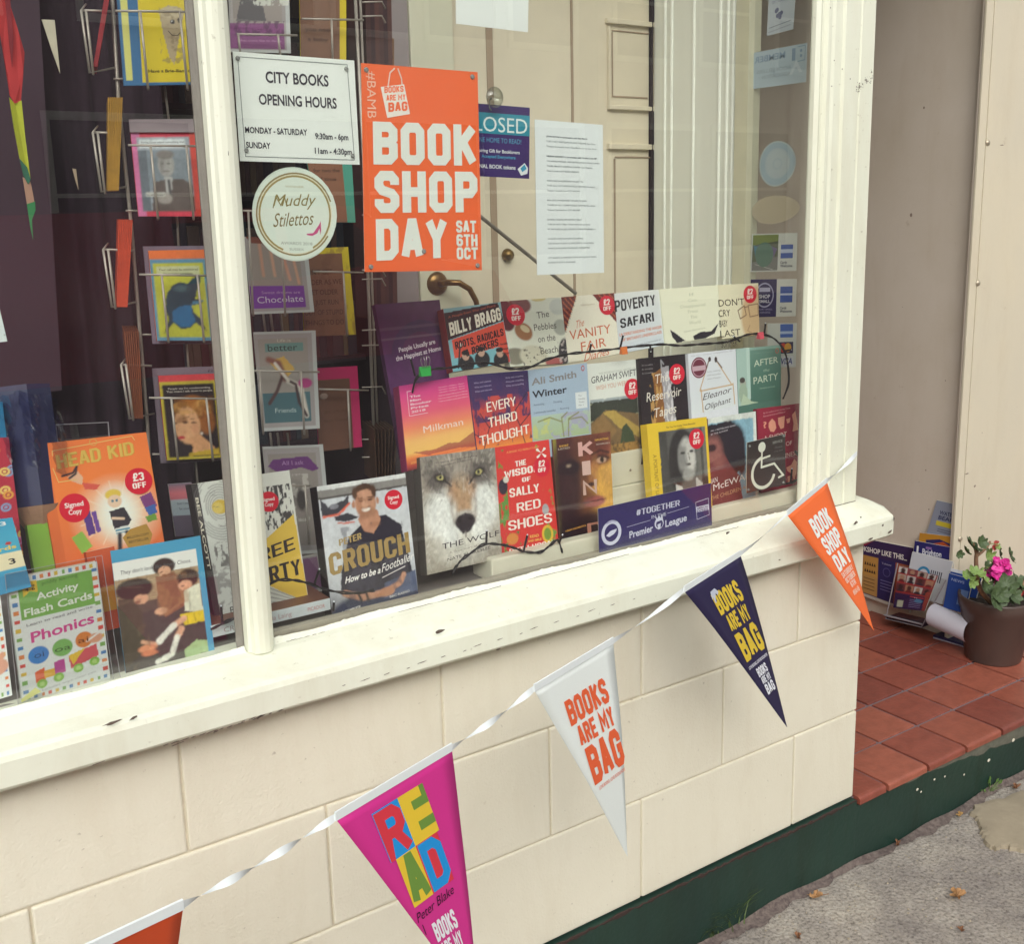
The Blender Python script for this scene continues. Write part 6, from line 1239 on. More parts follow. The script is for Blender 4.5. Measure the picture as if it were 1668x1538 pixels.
def P_(c):
    c.rect(0, 0, 1, 1, '#ee7c44'); c.rect(0, .10, .90, 1, '#5e93ae'); c.rect(.05, .14, .85, .965, '#bfc044'); c.rect(.10, .18, .78, .28, '#c9cda0')
    D = '#2c4654'; c.poly([(.80, .30), (.74, .27), (.64, .33), (.58, .37), (.46, .35), (.34, .38), (.24, .46), (.19, .56), (.18, .68), (.22, .76), (.12, .93), (.28, .80), (.40, .87), (.54, .86), (.64, .80), (.80, .89), (.73, .76), (.63, .69), (.60, .61), (.76, .59), (.82, .55), (.66, .54), (.72, .44), (.78, .36)], D)
    c.poly([(.40, .62), (.60, .60), (.60, .68), (.64, .78), (.54, .85), (.40, .85), (.27, .78), (.28, .68)], '#2f6f9c'); c.poly([(.62, .56), (.80, .555), (.75, .585), (.60, .605)], '#4d86a4'); c.ell(.46, .42, .12, .035, '#56757e', .9, al=.8); c.ell(.56, .43, .016, .012, '#0d1418'); c.line([(.60, .60), (.62, .545), (.70, .50)], .01, '#182830'); photo(c, .003, .08, .1, 17)
def L(A): A.T('Your call may be monitored', .13, .76, .225, .026, '#4a4c3c', 'f'); A.T('for training porpoises.', .20, .68, .268, .026, '#4a4c3c', 'f')
gcard('orange blue and yellow greeting card with a blue dolphin', [(242, 408), (342, 406), (358, 555), (256, 555)], RY+.01, P_, L, back='#ee7c44')
book('clear wrapped lilac card back showing behind the dolphin card', [(233, 401), (342, 400), (346, 560), (249, 560)], RY+.026, lambda c: c.grad([(0, '#8d7f90'), (1, '#857688')]), lambda A: None, thick=.002, back='#8d7f90', lean=7, name='greeting_card', cat='card')
def P_(c):
    c.rect(0, 0, 1, 1, '#d2454c'); c.rect(0, .08, .92, 1, '#bfae3a'); c.rect(.045, .11, .875, .965, '#2d2226')
    c.ell(.50, .44, .30, .19, '#a8672c', .2); c.ell(.30, .38, .14, .06, '#c08844', .4); c.ell(.62, .40, .16, .08, '#bd8040', .4); c.ell(.70, .55, .14, .16, '#9a5c2a', .3); c.ell(.38, .60, .21, .22, '#e0aa7c', .12); c.poly([(.36, .76), (.55, .70), (.72, .82), (.85, .92), (.40, .96), (.44, .86)], '#dba273'); c.ell(.35, .56, .05, .014, '#4a2a20', .3); c.line([(.29, .52), (.42, .50)], .008, '#5a3420'); c.ell(.19, .57, .03, .012, '#4a2a20', .4); c.line([(.23, .6), (.21, .66)], .01, '#c08860'); c.ell(.27, .74, .06, .018, '#c0303c', .2); c.ell(.60, .70, .018, .018, '#e6dfd0', .2); c.patch(9, .55, '#d9a45c', 5, .6, 1.5, (.2, .28, .8, .5)); c.poly([(.36, .93), (.85, .88), (.87, .96), (.36, .965)], '#c9a830'); c.ell(.49, .57, .05, .012, '#4a2a20', .3); c.line([(.44, .525), (.54, .53)], .008, '#5a3420'); c.ell(.32, .68, .04, .02, '#c88c64', .8, al=.6); c.ell(.50, .64, .06, .06, '#d08c68', .9, al=.5); c.patch(14, .5, '#7c4a1c', 15, .6, 1.5, (.2, .26, .85, .56)); photo(c, .009, .1, .14, 15)
def L(A): A.T("People say I'm condescending.", .13, .82, .17, .024, '#d8cfc4', 'f'); A.T('That means I talk down to people.', .10, .85, .205, .024, '#d8cfc4', 'f')
gcard('red and gold greeting card with a painted glamorous woman, lowest in the left rack', [(258, 612), (358, 608), (372, 745), (272, 750)], RY+.01, P_, L, back='#d2454c')
book('clear wrapped grey card back showing behind the glamorous woman card', [(248, 600), (360, 596), (366, 750), (262, 755)], RY+.026, lambda c: c.grad([(0, '#857884'), (1, '#7c6f7c')]), lambda A: A.T('£2.49', .8, .97, .06, .03, '#3a3038', 'f'), thick=.002, back='#857884', lean=7, name='greeting_card', cat='card')
gcard('small salmon and grey greeting card low down beside the moon book', [(274, 789), (312, 786), (332, 872), (286, 874)], RY-.04, lambda c: (c.grad([(0, '#82788a'), (.18, '#d97880'), (.30, '#c8707c'), (.31, '#a9b6bc'), (.6, '#a4b2ba'), (.61, '#6a6070'), (1, '#5c5262')]),), lambda A: (A.T('but I need to', .25, .95, .40, .05, '#5a5860', 'f'), A.T('be your friend', .3, 1.0, .50, .05, '#5a5860', 'f')))
def edges(label, x0, y0, x1, y1, y, col, n, w=3.2, lean_x=0):
    t = thing('envelope_stack', label, 'envelopes', 'envelope stacks in the rack side pockets')
    for k in range(n):
        a = atY(x0+k*w, y0, y-.03+.0*k); b_ = atY(x1+k*w*.75, y1, y-.03); mb = MB()
        h = .0011; mb.hexa([b_+V3(-h, 0, 0), b_+V3(h, 0, 0), a+V3(h, 0, 0), a+V3(-h, 0, 0), b_+V3(-h+.024, .10, .0), b_+V3(h+.024, .10, 0), a+V3(h+.024, .10, 0), a+V3(-h+.024, .10, 0)])
        mb.build('card_edge', mat('edge_'+col.strip('#'), col, .7, noise=.25, nscale=60), t)
    settle(t)
edges('thin stack of dark red card edges in the top left side pocket', 172, -10, 153, 108, .34, '#a8323a', 3, 3)
edges('stack of mustard yellow envelope edges in the second side pocket', 177, 158, 176, 310, .34, '#b98a2e', 8, 3.1)
edges('stack of bright orange envelope edges in the third side pocket', 194, 358, 191, 500, .34, '#dd4f2e', 8, 3)
edges('stack of brown envelope edges in the lowest side pocket', 203, 540, 216, 682, .34, '#8a4a2c', 7, 3.6)
edges('row of dark card edges with mustard tips left of the orange sunset paperback', 610, 700, 614, 790, .40, '#5b4030', 7, 6)
# right half cards
RK = .36
def frame(c, bgc, fr_='#a8a2a0', hi='#c3c6c4'): c.rect(0, 0, 1, 1, hi); c.rect(0, .02, .93, .97, fr_); c.rect(.06, .07, .86, .92, bgc)
def P_(c): frame(c, '#a39a94'); c.rect(.0, .62, .9, .95, '#8a4f82'); c.poly([(.2, .25), (.5, .2), (.6, .6), (.1, .6)], '#6a6668'); c.patch(14, .5, '#dfe0d6', 3, .9, reg=(.2, 0, 1, .4)); c.patch(12, .5, '#5f3a5c', 7, .8, .4, (0, .6, .9, .8))
gcard('grey framed greeting card with a purple foot, topmost in the middle rack', [(372, -40), (470, -42), (474, 86), (376, 84)], RK, P_, lambda A: (A.T('it was too funny to leave', .12, .80, .78, .03, '#c09ab8', 'f'), A.T('what some like to dance', .12, .84, .86, .03, '#c09ab8', 'f')))
def P_(c): frame(c, '#a0948c'); c.rect(0, .64, .88, .93, '#7a3fa0'); c.line([(.38, 0), (.42, .5)], .04, '#d6a68c'); c.line([(.55, .1), (.66, .55)], .04, '#cf9c84'); c.line([(.72, .1), (.80, .6)], .04, '#d6a68c'); c.line([(.22, .05), (.24, .5)], .04, '#cf9c84'); c.poly([(0, .0), (.85, 0), (.8, .12), (.1, .08)], '#7c4638')
gcard('silver framed greeting card with dancing legs over a violet Chocolate strip', [(398, 385), (499, 390), (512, 508), (411, 512)], RK, P_, lambda A: (A.T('Sweet dreams are', .18, .80, .74, .04, '#c0a0d0', 'f'), A.T('Chocolate', .10, .84, .86, .09, '#e0d4e8', 'f', rise=.01)))
def P_(c):
    frame(c, '#a39c94'); c.rect(.06, .62, .86, .92, '#4c7078'); c.rect(.16, .12, .78, .2, '#6f9a94'); c.poly([(.2, .30), (.45, .25), (.62, .38), (.5, .46), (.3, .38)], '#d8b05c'); c.line([(.2, .28), (.36, .32), (.45, .48)], .06, '#8c5c50'); c.line([(.4, .46), (.3, .6), (.16, .72)], .035, '#5a4040'); c.line([(.5, .5), (.70, .56), (.78, .86)], .05, '#e3dccf', 1, .4); c.line([(.45, .48), (.62, .54), (.66, .72), (.78, .86)], .03, '#4a3638'); c.ell(.78, .53, .12, .05, '#c04c8c', .3); c.line([(.3, .32), (.5, .5)], .03, '#e3dccf')
gcard('silver framed Friends greeting card with two tangled gymnasts', [(413, 541), (514, 538), (521, 698), (428, 703)], RK, P_, lambda A: (A.T('Life is', .36, .58, .105, .03, '#d6cbb6', 'f'), A.T('better', .20, .68, .195, .07, '#2f4a48', 'f'), A.T('Friends', .24, .60, .82, .05, '#bcd0cc', 'f')))
def P_(c): frame(c, '#9a928c'); c.poly([(.05, .18), (.15, .12), (.72, .10), (.90, .22), (.78, .24), (.6, .20), (.2, .24)], '#6d3a78'); c.ell(.45, .45, .2, .14, '#8c8680', .3); c.patch(16, .5, '#c9c4ba', 3, .8, reg=(.25, .26, .7, .7)); c.ell(.55, .5, .08, .1, '#4f4a48', .4)
gcard('silver framed greeting card with a purple ribbon banner above the smiling man book', [(428, 728), (526, 724), (542, 900), (446, 905)], RK, P_, lambda A: A.T('All I ask', .28, .64, .175, .04, '#b08ab8', 'f'))
KR = '#8a5f48'
gcard('brown kraft greeting card on a yellow envelope at the top right of the rack', [(488, -20), (564, -22), (564, 97), (490, 92)], .41, lambda c: (c.rect(0, 0, 1, 1, '#d8c02c'), c.rect(-.1, .1, .86, 1, '#7f5c48')), lambda A: (A.T('you need', .1, .7, .62, .06, '#5a3d30', 'fb'), A.T('a baby', .15, .6, .76, .06, '#5a3d30', 'fb')), back='#d8c02c')
gcard('kraft greeting card on a teal envelope behind the award sticker', [(500, 262), (573, 262), (579, 362), (520, 362)], .41, lambda c: (c.rect(0, 0, 1, 1, '#4f9c88'), c.rect(-.1, 0, .78, 1, KR)), lambda A: (A.T('for two the', .1, .7, .18, .06, '#5a3d30', 'fb'), A.T('of time', .15, .6, .32, .06, '#5a3d30', 'fb')), back='#4f9c88')
def L(A):
    for i, (w, a, b_) in enumerate((("DON'T GET", .02, .62), ('OLDER AS WE', .02, .80), ('GET OLDER', .1, .7), ('WE JUST RUN', .05, .7), ('OUT OF STUPID', .02, .78), ('THINGS TO DO', .02, .78))): A.T(w, a, b_, .30+i*.115, .06, '#54382c', 'f')
gcard('kraft greeting card with stamped capital lines on a yellow envelope', [(490, 405), (567, 402), (580, 545), (496, 548)], .41, lambda c: (c.rect(0, 0, 1, 1, '#dcc430'), c.rect(-.1, .07, .86, 1.1, KR), c.patch(6, .55, '#7c5340', 3, .5)), L, back='#dcc430')
gcard('kraft greeting card with a small heart on a magenta envelope', [(512, 600), (582, 596), (590, 728), (520, 736)], .41, lambda c: (c.rect(0, 0, 1, 1, '#d0306c'), c.rect(-.1, .14, .80, 1.1, '#74503f'), c.ell(.18, .34, .09, .035, '#b09a8c', .2)), lambda A: (A.T('you are my', .15, .7, .55, .05, '#62422f', 'f'), A.T('best friend', .15, .7, .66, .05, '#62422f', 'f')), back='#d0306c')
gcard('silver framed card standing low behind the lying book', [(490, 908), (519, 902), (530, 962), (497, 968)], .20, lambda c: frame(c, '#8d6488'), lambda A: None)

# ============================================================ things further back in the dark shop
def fbook(label, corners, y0, col, L_=None, grad=None, **k): return book(label, corners, y0, grad or (lambda c: c.grad([(0, col), (1, col)])), L_ or (lambda A: None), thick=.02, back=col, lean=4, res=.003, **k)
fbook('dim buff paperback with a dark oval standing far back behind the rack', [(214, 376), (278, 378), (282, 500), (226, 498)], .9, '#8a7468', lambda A: (A.T('Royal North', .25, .9, .22, .05, '#5a4444', 'f'), A.disc(.62, .45, .14, '#6a2c34'), A.T('for Ca', .4, .85, .72, .06, '#5a4444', 'f')))
fbook('dim yellow book low behind the orange envelopes', [(206, 484), (242, 486), (244, 548), (208, 546)], .88, '#8c7c34', lambda A: A.disc(.5, .4, .15, '#4a3a20'))
fbook('dark teal book with white capitals beside the plum panel', [(174, 474), (208, 476), (210, 545), (180, 545)], .86, '#d5d2c8', lambda A: (A.T('T AND', .05, .95, .5, .09, '#2c2a30', 'fb'), A.T('OM OF', .1, .95, .65, .09, '#2c2a30', 'fb'), A.rect(0, .68, 1, 1, '#2a5a58')))
for j, (x0, x1, yy, n, c1) in enumerate(((190, 248, 560, 7, '#8a827c'), (250, 288, 556, 8, '#57494e'))):
    t = thing('book_stack', ('stack of grey paperbacks lying far back behind the brown envelopes', 'stack of dark paperbacks lying far back right of the grey stack')[j], 'books')
    for k in range(n):
        a, b_ = atY(x0+random.uniform(-3, 3), yy+k*12, .9), atY(x1+random.uniform(-3, 3), yy+k*12-6, .9); mb = MB(); mb.box(a[0], .9, a[2]-.014, b_[0], 1.05, a[2]-.001); mb.build('paperback', flat(c1, .6), t)
    settle(t)
bc = thing('bookcase', 'dark bookcase with dim spines far back behind the wire rack', 'bookcase')
sc_ = ['#4a3038', '#5c4044', '#6a5248', '#3a2c3c', '#7a6858', '#5a2c30', '#34404c', '#806c50']
for k, z in enumerate((.55, .85, 1.15, 1.45, 1.75, 2.05)):
    mb = MB(); mb.box(-1.5, 2.3, z-.02, -.1, 2.55, z); mb.build('shelf_board', DARKW, bc)
    x = -1.48; j = 0
    while x < -.15:
        w = random.uniform(.018, .045); h = random.uniform(.17, .24); mb = MB(); mb.box(x, 2.33, z+.001, x+w-.002, 2.5, z+h); mb.build('book_spine', flat(random.choice(sc_), .7), bc); x += w
mb = MB(); mb.box(-1.53, 2.3, 0, -1.505, 2.56, 2.3); mb.build('side_board', DARKW, bc); settle(bc)
# dark folders between rack and cream door
t = thing('hanging_cards', 'fan of dark brown card backs hanging at the top behind the orange poster', 'cards')
for k in range(6):
    a, b_ = atY(598+k*7, -30, .46), atY(612+k*6.5, 520, .50); mb = MB(); h = .005; mb.hexa([b_+V3(-h, 0, 0), b_+V3(h, 0, 0), a+V3(h, 0, 0), a+V3(-h, 0, 0), b_+V3(-h, .08, 0), b_+V3(h, .08, 0), a+V3(h, .08, 0), a+V3(-h, .08, 0)]); mb.build('card_back', flat(('#4f3230', '#3c2428', '#5c3a34')[k % 3], .7), t)
settle(t)
mb = MB(); q = [atY(*p, .52) for p in ((604, 58), (642, 62), (642, 330), (604, 330))]; mb.hexa([q[3], q[2], q[1], q[0]]+[p+V3(0, .004, 0) for p in (q[3], q[2], q[1], q[0])])
t = thing('brown_wall_sign', 'brown board with dark letters partly hidden by the orange poster', 'sign'); mb.build('board', flat('#8a6444'), t); A = Art(*q); A.T('as', .0, .95, .13, .11, '#2c1a1c', 'fb'); A.build('lettering', t); settle(t)

# ============================================================ fairy lights and clips
CABLE = mat('black_cable', '#1d171b', .5); BULB = mat('clear_led', '#e8ecf4', .2, spec=.8)
def smooth(pts, n=5):
    P = [V3(*p) for p in pts]; out = []
    for i in range(len(P)-1):
        p0, p1, p2, p3 = P[max(i-1, 0)], P[i], P[i+1], P[min(i+2, len(P)-1)]
        for k in range(n):
            t_ = k/n; out.append(.5*((2*p1)+(-p0+p2)*t_+(2*p0-5*p1+4*p2-p3)*t_*t_+(-p0+3*p1-3*p2+p3)*t_**3))
    return out+[P[-1]]
def lights(label, pts, bulbs, grp='black fairy light cables in the window'):
    t = thing('fairy_lights', label, 'string lights', grp); W_ = [atY(*p) for p in pts]; S_ = smooth(W_)
    for s_ in (0, 1):
        mb = MB(); mb.tube([p+V3(0, s_*.002, .0016*math.sin(i*.9+s_*3.1)) for i, p in enumerate(S_)], .0016, 6); mb.build('cable', CABLE, t, smooth=True)
    for (x, y, d, dx, dy) in bulbs:
        a, b_ = atY(x, y, d), atY(x+dx, y+dy, d-.004); mb = MB(); mb.tube([a, b_], .0021, 8); mb.build('bulb_holder', CABLE, t)
        mb = MB(); c_ = b_+(b_-a)/np.linalg.norm(b_-a)*.0025; mb.tube([b_, c_], .0016, 8, r2=.0008); mb.build('led', BULB, t)
    settle(t)
lights('upper black fairy light cable looping across the top two rows of books', [(672, 640, .20), (680, 615, .19), (705, 602, .185), (735, 599, .19), (772, 592, .19), (800, 592, .19), (832, 601, .18), (865, 598, .175), (890, 586, .19), (925, 577, .20), (960, 573, .20), (990, 570, .20), (1040, 564, .20), (1080, 561, .20), (1110, 563, .20), (1150, 560, .20), (1185, 557, .19), (1215, 546, .19), (1238, 544, .19), (1262, 552, .16), (1278, 572, .15), (1284, 596, .15), (1285, 625, .15), (1276, 650, .16)],
       [(676, 612, .19, -7, -28), (1010, 568, .2, 5, -22), (960, 574, .2, 3, -14), (1059, 562, .2, 1, 10), (1205, 556, .19, -10, -8), (1245, 543, .19, 2, -16), (1276, 572, .15, 12, -2)])
lights('lower black fairy light cable running over the wolf and red books', [(738, 936, .076), (742, 926, .076), (752, 913, .075), (768, 901, .075), (790, 887, .076), (818, 888, .076), (838, 893, .078), (855, 899, .078), (880, 900, .079), (895, 890, .08), (908, 880, .082), (914, 892, .08), (916, 900, .08)],
       [(792, 887, .076, 1, -22), (853, 898, .078, 6, -26), (911, 884, .08, 5, -12)])
lights('black fairy light cable trailing over the yellow sided and smiling man books', [(344, 1026, .074), (370, 1013, .074), (398, 998, .072), (440, 952, .078), (470, 945, .082), (500, 950, .082), (535, 962, .078), (575, 967, .074), (610, 962, .074)],
       [(362, 1014, .074, -2, -26), (512, 952, .08, 8, -24), (543, 995, .074, 1, -14)])
lights('short ring of black cable at the right end behind the wheelchair sign', [(1296, 735, .085), (1304, 748, .085), (1306, 765, .085), (1302, 778, .085), (1290, 786, .085), (1272, 790, .09), (1255, 792, .09)], [(1288, 786, .085, 2, -22)])
def clip(px, py, d, w, h, col, label, wires=True):
    t = thing('bulldog_clip', label, 'clip'); c_ = atY(px, py, d); x, y, z = c_; mb = MB()
    n = 6; V = []
    mb.hexa([(x-w*.85, y-.005, z-h), (x+w*.85, y-.005, z-h), (x+w, y-.001, z), (x-w, y-.001, z), (x-w*.85, y+.006, z-h), (x+w*.85, y+.006, z-h), (x+w, y+.001, z), (x-w, y+.001, z)]); mb.build('clip_body', mat('clip_'+col.strip('#'), col, .35), t)
    if wires:
        for s_ in (-1, 1):
            mb = MB(); mb.tube([(x+s_*w*.15, y-.004, z-.002), (x+s_*w*.12, y-.003, z+.010), (x+s_*w*.3, y-.002, z+.0185), (x+s_*w*.62, y-.002, z+.019), (x+s_*w*.85, y-.003, z+.012), (x+s_*w*.5, y-.004, z-.002)], .0007, 6); mb.build('clip_wire', mat('clip_steel', '#b9b2b4', .25, .8), t, smooth=True)
    settle(t)
clip(692, 597, .178, .0115, .017, '#2fae4c', 'bright green bulldog clip with wire loops above the orange sunset paperback')
clip(1016, 565, .193, .008, .015, '#e27a34', 'small orange clip holding the upper cable at the middle of the shelf', False)
clip(1239, 541, .184, .008, .015, '#e05a6c', 'small pink clip holding the upper cable at its right end', False)

# ============================================================ things on the porch floor
def porch(name, label, cat, corners, x0, bg_, L=None, thick=.002, paint=None, lean=0., zrel=None, res=.003, m=None, yaw=0.):
    """sheet standing against the side wall: plane through x0, leaning back by lean degrees"""
    t = thing(name, label, cat); l = math.radians(lean); w = math.radians(yaw)
    bl = atX(*corners[3], x0); n = V3(-math.cos(l)*math.cos(w), -math.cos(l)*math.sin(w), math.sin(l)); c = [hit(*q, n, bl) for q in corners]; A = Art(*c)
    if paint: cv = Cv(A.w, A.h, bg_, res); paint(cv); sheet(A, cv, 'face', t, m or PRINT)
    else: A.face([(0, 1), (1, 1), (1, 0), (0, 0)], [(0, 1, 2, 3)], bg_, z=-.0002)
    slab(A, thick, 'board', flat('#d9d6cc'), t)
    if L: L(A)
    A.build('lettering', t); settle(t); return t, A
def P_(c): c.grad([(0, '#3b2a50'), (1, '#34264a')]); c.poly([(0, 0), (.28, 0), (.12, .12), (0, .12)], '#8a2440'); c.rect(.05, .28, .38, .94, '#b98a48'); c.rect(.38, .28, .70, .94, '#2e2858'); c.rect(.70, .28, 1, .94, '#a8583c'); c.rect(0, .95, 1, 1, '#b9b2a8'); c.rect(.05, .62, .38, .94, '#a98454', .6)
def L(A):
    A.T('BOOKSHOP LIKE THIS...', -.12, .90, .215, .085, '#e8e2da', 'fb')
    for k in range(2):
        for j in range(5): A.poly([(.11+j*.045, .44+k*.12), (.13+j*.045, .38+k*.12), (.15+j*.045, .44+k*.12)], '#3a2c24')
    for k in range(4): A.rect(.10, .66+k*.06, .32, .675+k*.06, '#7d5f38')
    A.T('Tokens', .44, .62, .36, .03, '#b0aac8', 'f'); A.ring(.54, .48, .07, .15, '#5a5488'); 
    for k in range(4): A.rect(.43, .62+k*.05, .65, .635+k*.05, '#6a6494')
    A.T('BOOKS', .76, .9, .34, .03, '#d9b9a8', 'f')
porch('leaning_shop_board', 'purple topped board with amber navy and orange columns leaning behind the sill end', 'board', [(1400, 876), (1488, 893), (1481, 999), (1398, 968)], 1.012, '#3b2a50', L, .012, P_, lean=4)
def mag(label, corners, x, bg_, L=None, paint=None, lean=3, t=.004, **k): return porch('magazine', label, 'magazine', corners, x, bg_, L, t, paint, lean, **k)
mag('grey blue leaflet with yellow band standing tallest at the back of the magazines', [(1526, 815), (1556, 822), (1552, 882), (1509, 870)], 1.020, '#8a90a0', lambda A: (A.T('WATER', .3, 1.02, .36, .11, '#2e3358', 'fb'), A.T('BEAR', .3, 1.0, .50, .11, '#2e3358', 'fb'), A.rect(.25, .55, 1, .68, '#c9b83c'), A.rect(.36, .76, .9, .78, '#5a5f74'), A.rect(.36, .82, .9, .84, '#5a5f74')))
mag('amber and orange magazine top in front of the grey blue leaflet', [(1498, 868), (1554, 875), (1552, 930), (1492, 925)], 1.010, '#b98430', lambda A: (A.poly([(.2, .18), (.6, .12), (1, .25), (1, .6), (.3, .6)], '#2f2a5c'), A.poly([(.3, .3), (.7, .18), (1, .35), (1, .45), (.6, .36)], '#b0502c')))
mag('navy magazine with white letters in the middle of the magazine group', [(1490, 881), (1554, 893), (1552, 950), (1484, 942)], 1.000, '#2c2a66', lambda A: (A.rect(.07, .12, .12, .4, '#dfe0e6'), A.T('Brighton', .22, .70, .32, .16, '#dcdde6', 'fb'), A.T('Early Music', .22, .85, .56, .16, '#dcdde6', 'fb'), A.rect(.3, .1, .45, .16, '#8c6ca8')))
mag('white magazine with small blue arch and barcode columns behind the portrait magazine', [(1486, 899), (1552, 915), (1535, 985), (1472, 968)], .985, '#c9cdd4', lambda A: (A.ring(.38, .42, .16, .35, '#3a8ab8', a0=0, a1=180), *[A.rect(.55+.05*k, .3, .575+.05*k, .55, '#4a4a58') for k in range(6)]))
def P_(c):
    c.grad([(0, '#a8484a'), (1, '#5c2c48')])
    for j, v in enumerate((.0, .17, .40)):
        for i in range(4):
            u = .02+i*.245; c.rect(u, v+.01, u+.22, v+.16+.04*(j == 1), ['#dcd8d4', '#8a4a50', '#b9a89c', '#cfccca', '#6a3a40', '#c08a70'][(i+j*2) % 6]); c.ell(u+.11, v+.08, .06, .06, ['#4a3030', '#b88a74', '#3a2a30'][(i+j) % 3], .3); c.ell(u+.11, v+.17, .09, .05, ['#2c2838', '#3c3040', '#7a3038'][(i+2*j) % 3], .3)
    for v in (.16, .37, .60): c.rect(0, v, 1, v+.018, '#c03a3a')
    c.rect(0, .63, .92, 1, '#2c2356'); c.rect(.10, .80, .28, .97, '#c9ccb8'); c.rect(.45, .66, .85, .69, '#d04a50'); c.ell(.72, .76, .12, .05, '#3a9cc8', .3); c.poly([(.85, .5), (1, .45), (1, 1), (.9, 1)], '#a84a44')
def L(A):
    for k in range(5): A.rect(.46, .74+k*.045, .82, .755+k*.045, '#8a84b8')
    A.T('M', .58, .66, .70, .02, '#ffffff', 'f')
mag('magazine covered with rows of small portraits in the front clear holder', [(1464, 922), (1528, 938), (1506, 996), (1455, 990)], .955, '#5c2c48', L, P_, lean=14)
t = thing('leaflet_holder', 'clear acrylic leaflet holder standing on the red tiles by the magazines', 'holder')
c = [atX(*q, .945) for q in ((1462, 918), (1541, 945), (1501, 1022), (1443, 1008))]; n_ = V3(-1, 0, 0)
mb = MB(); mb.hexa([c[3], c[2], c[1], c[0]]+[p+V3(.002, 0, 0) for p in (c[3], c[2], c[1], c[0])]); mb.build('front_plate', ACRYL, t)
EDGE = mat('acrylic_edge', '#8f8a8f', .3)
mb = MB(); mb.tube([c[0], c[3], c[2], c[1]], .0022, 6); mb.build('bright_edge', EDGE, t)
mb = MB(); q = [c[3]+V3(-.004, .004, .0), c[2]+V3(-.004, -.004, 0)]; mb.tube([q[0]+V3(0, 0, .012), q[1]+V3(0, 0, .012)], .003, 6); mb.build('front_lip', EDGE, t)
mb = MB(); mb.hexa([c[3]+V3(0, 0, -.002), c[2]+V3(0, 0, -.002), c[2]+V3(.07, 0, -.002), c[3]+V3(.07, 0, -.002), c[3]+V3(0, 0, .006), c[2]+V3(0, 0, .006), c[2]+V3(.07, 0, .006), c[3]+V3(.07, 0, .006)]); mb.build('dark_base', mat('holder_base', '#3a2b3c', .5), t); settle(t)
mag('royal blue magazine standing left of the plant pot', [(1546, 934), (1584, 945), (1572, 1000), (1536, 990)], .95, '#28458c', lambda A: (A.rect(.55, .35, .95, .8, '#6f88b8'), A.T('NEWS', .15, .7, .18, .08, '#a9b8dc', 'f')), lean=8)
mag('second blue magazine with pale top edge close behind the royal blue one', [(1549, 926), (1600, 938), (1590, 975), (1543, 968)], .975, '#2f50a0', lambda A: A.rect(0, 0, 1, .12, '#dfe4ea'), lean=8)
t = thing('curled_newspaper', 'white paper curled over in a half roll at the foot of the plant pot', 'paper')
a = atZ(1520, 1032, .01); v = []; n = 16; P0 = atX(1519, 1012, .93); P1 = atX(1580, 1040, .93)
for i in range(n+1):
    an = math.radians(-60+i*230/n); r_ = .036
    for p in (P0, P1): v.append((p[0]-.0+r_*math.cos(an)*-1, p[1], p[2]+.022+r_*math.sin(an)))
obj('curled_sheet', v, [(2*i, 2*i+1, 2*i+3, 2*i+2) for i in range(n)], mat('white_paper', '#c2c0ca', .7, noise=.05), t, smooth=True)
q0, q1 = atZ(1520, 1040, .0), atZ(1580, 1058, .0); mb = MB(); mb.hexa([q0+V3(0, 0, .0), q1+V3(0, 0, 0), q1+V3(.10, 0, 0), q0+V3(.10, 0, 0), q0+V3(0, 0, .005), q1+V3(0, 0, .005), q1+V3(.10, 0, .005), q0+V3(.10, 0, .005)]); mb.build('under_sheets', mat('grey_paper', '#a9a4b0', .7), t)
mb = MB(); mb.hexa([q0+V3(-.001, 0, .0052), q1+V3(-.001, 0, .0052), q1+V3(.09, 0, .0052), q0+V3(.09, 0, .0052), q0+V3(0, 0, .012), q1+V3(0, 0, .012), q1+V3(.09, 0, .012), q0+V3(.09, 0, .012)]); mb.build('navy_cover', mat('navy_print', '#2c2a52', .5), t); settle(t)

# plant pot with geranium
pot = thing('plant_pot', 'dark brown plastic plant pot holding a geranium on the red tiles', 'plant pot')
pc = atZ(1617, 1070, 0); RB, RT, PHt = .082, .112, .205
mb = MB(); mb.lathe([(.0001, .004), (RB-.01, .0015), (RB, 0), (RB+.002, .004), (RT-.006, PHt-.045), (RT-.003, PHt-.042), (RT-.0025, PHt-.037), (RT, PHt-.034), (RT+.003, PHt-.006), (RT+.002, PHt), (RT-.003, PHt+.001), (RT-.006, PHt-.004), (RT-.010, PHt-.03)], pc, 48)
mb.build('pot_body', mat('brown_plastic', '#584842', .38, noise=.18, nscale=8, bump=.1), pot, smooth=True)
mb = MB(); r = np.random.RandomState(6); k = 14; v = [(pc[0], pc[1], pc[2]+PHt-.02)]
for j in range(1, 5):
    for i in range(k): an = 2*math.pi*i/k; q = (RT-.009)*j/4; v.append((pc[0]+q*math.cos(an), pc[1]+q*math.sin(an), pc[2]+PHt-.022+(r.rand()-.5)*.008))
mb.add(v, [(0, 1+i, 1+(i+1) % k) for i in range(k)]+[(1+(j-1)*k+i, 1+j*k+i, 1+j*k+(i+1) % k, 1+(j-1)*k+(i+1) % k) for j in range(1, 4) for i in range(k)])
mb.build('soil', mat('potting_soil', '#2e2420', .95, noise=.5, nscale=120, bump=1.), pot, smooth=False); settle(pot)
ger = thing('geranium', 'leggy geranium with scalloped green leaves and bright pink flowers in the brown pot', 'plant')
STEM = mat('woody_stem', '#8a6a50', .7, noise=.3, nscale=60); STG = mat('green_stem', '#7d8450', .6)
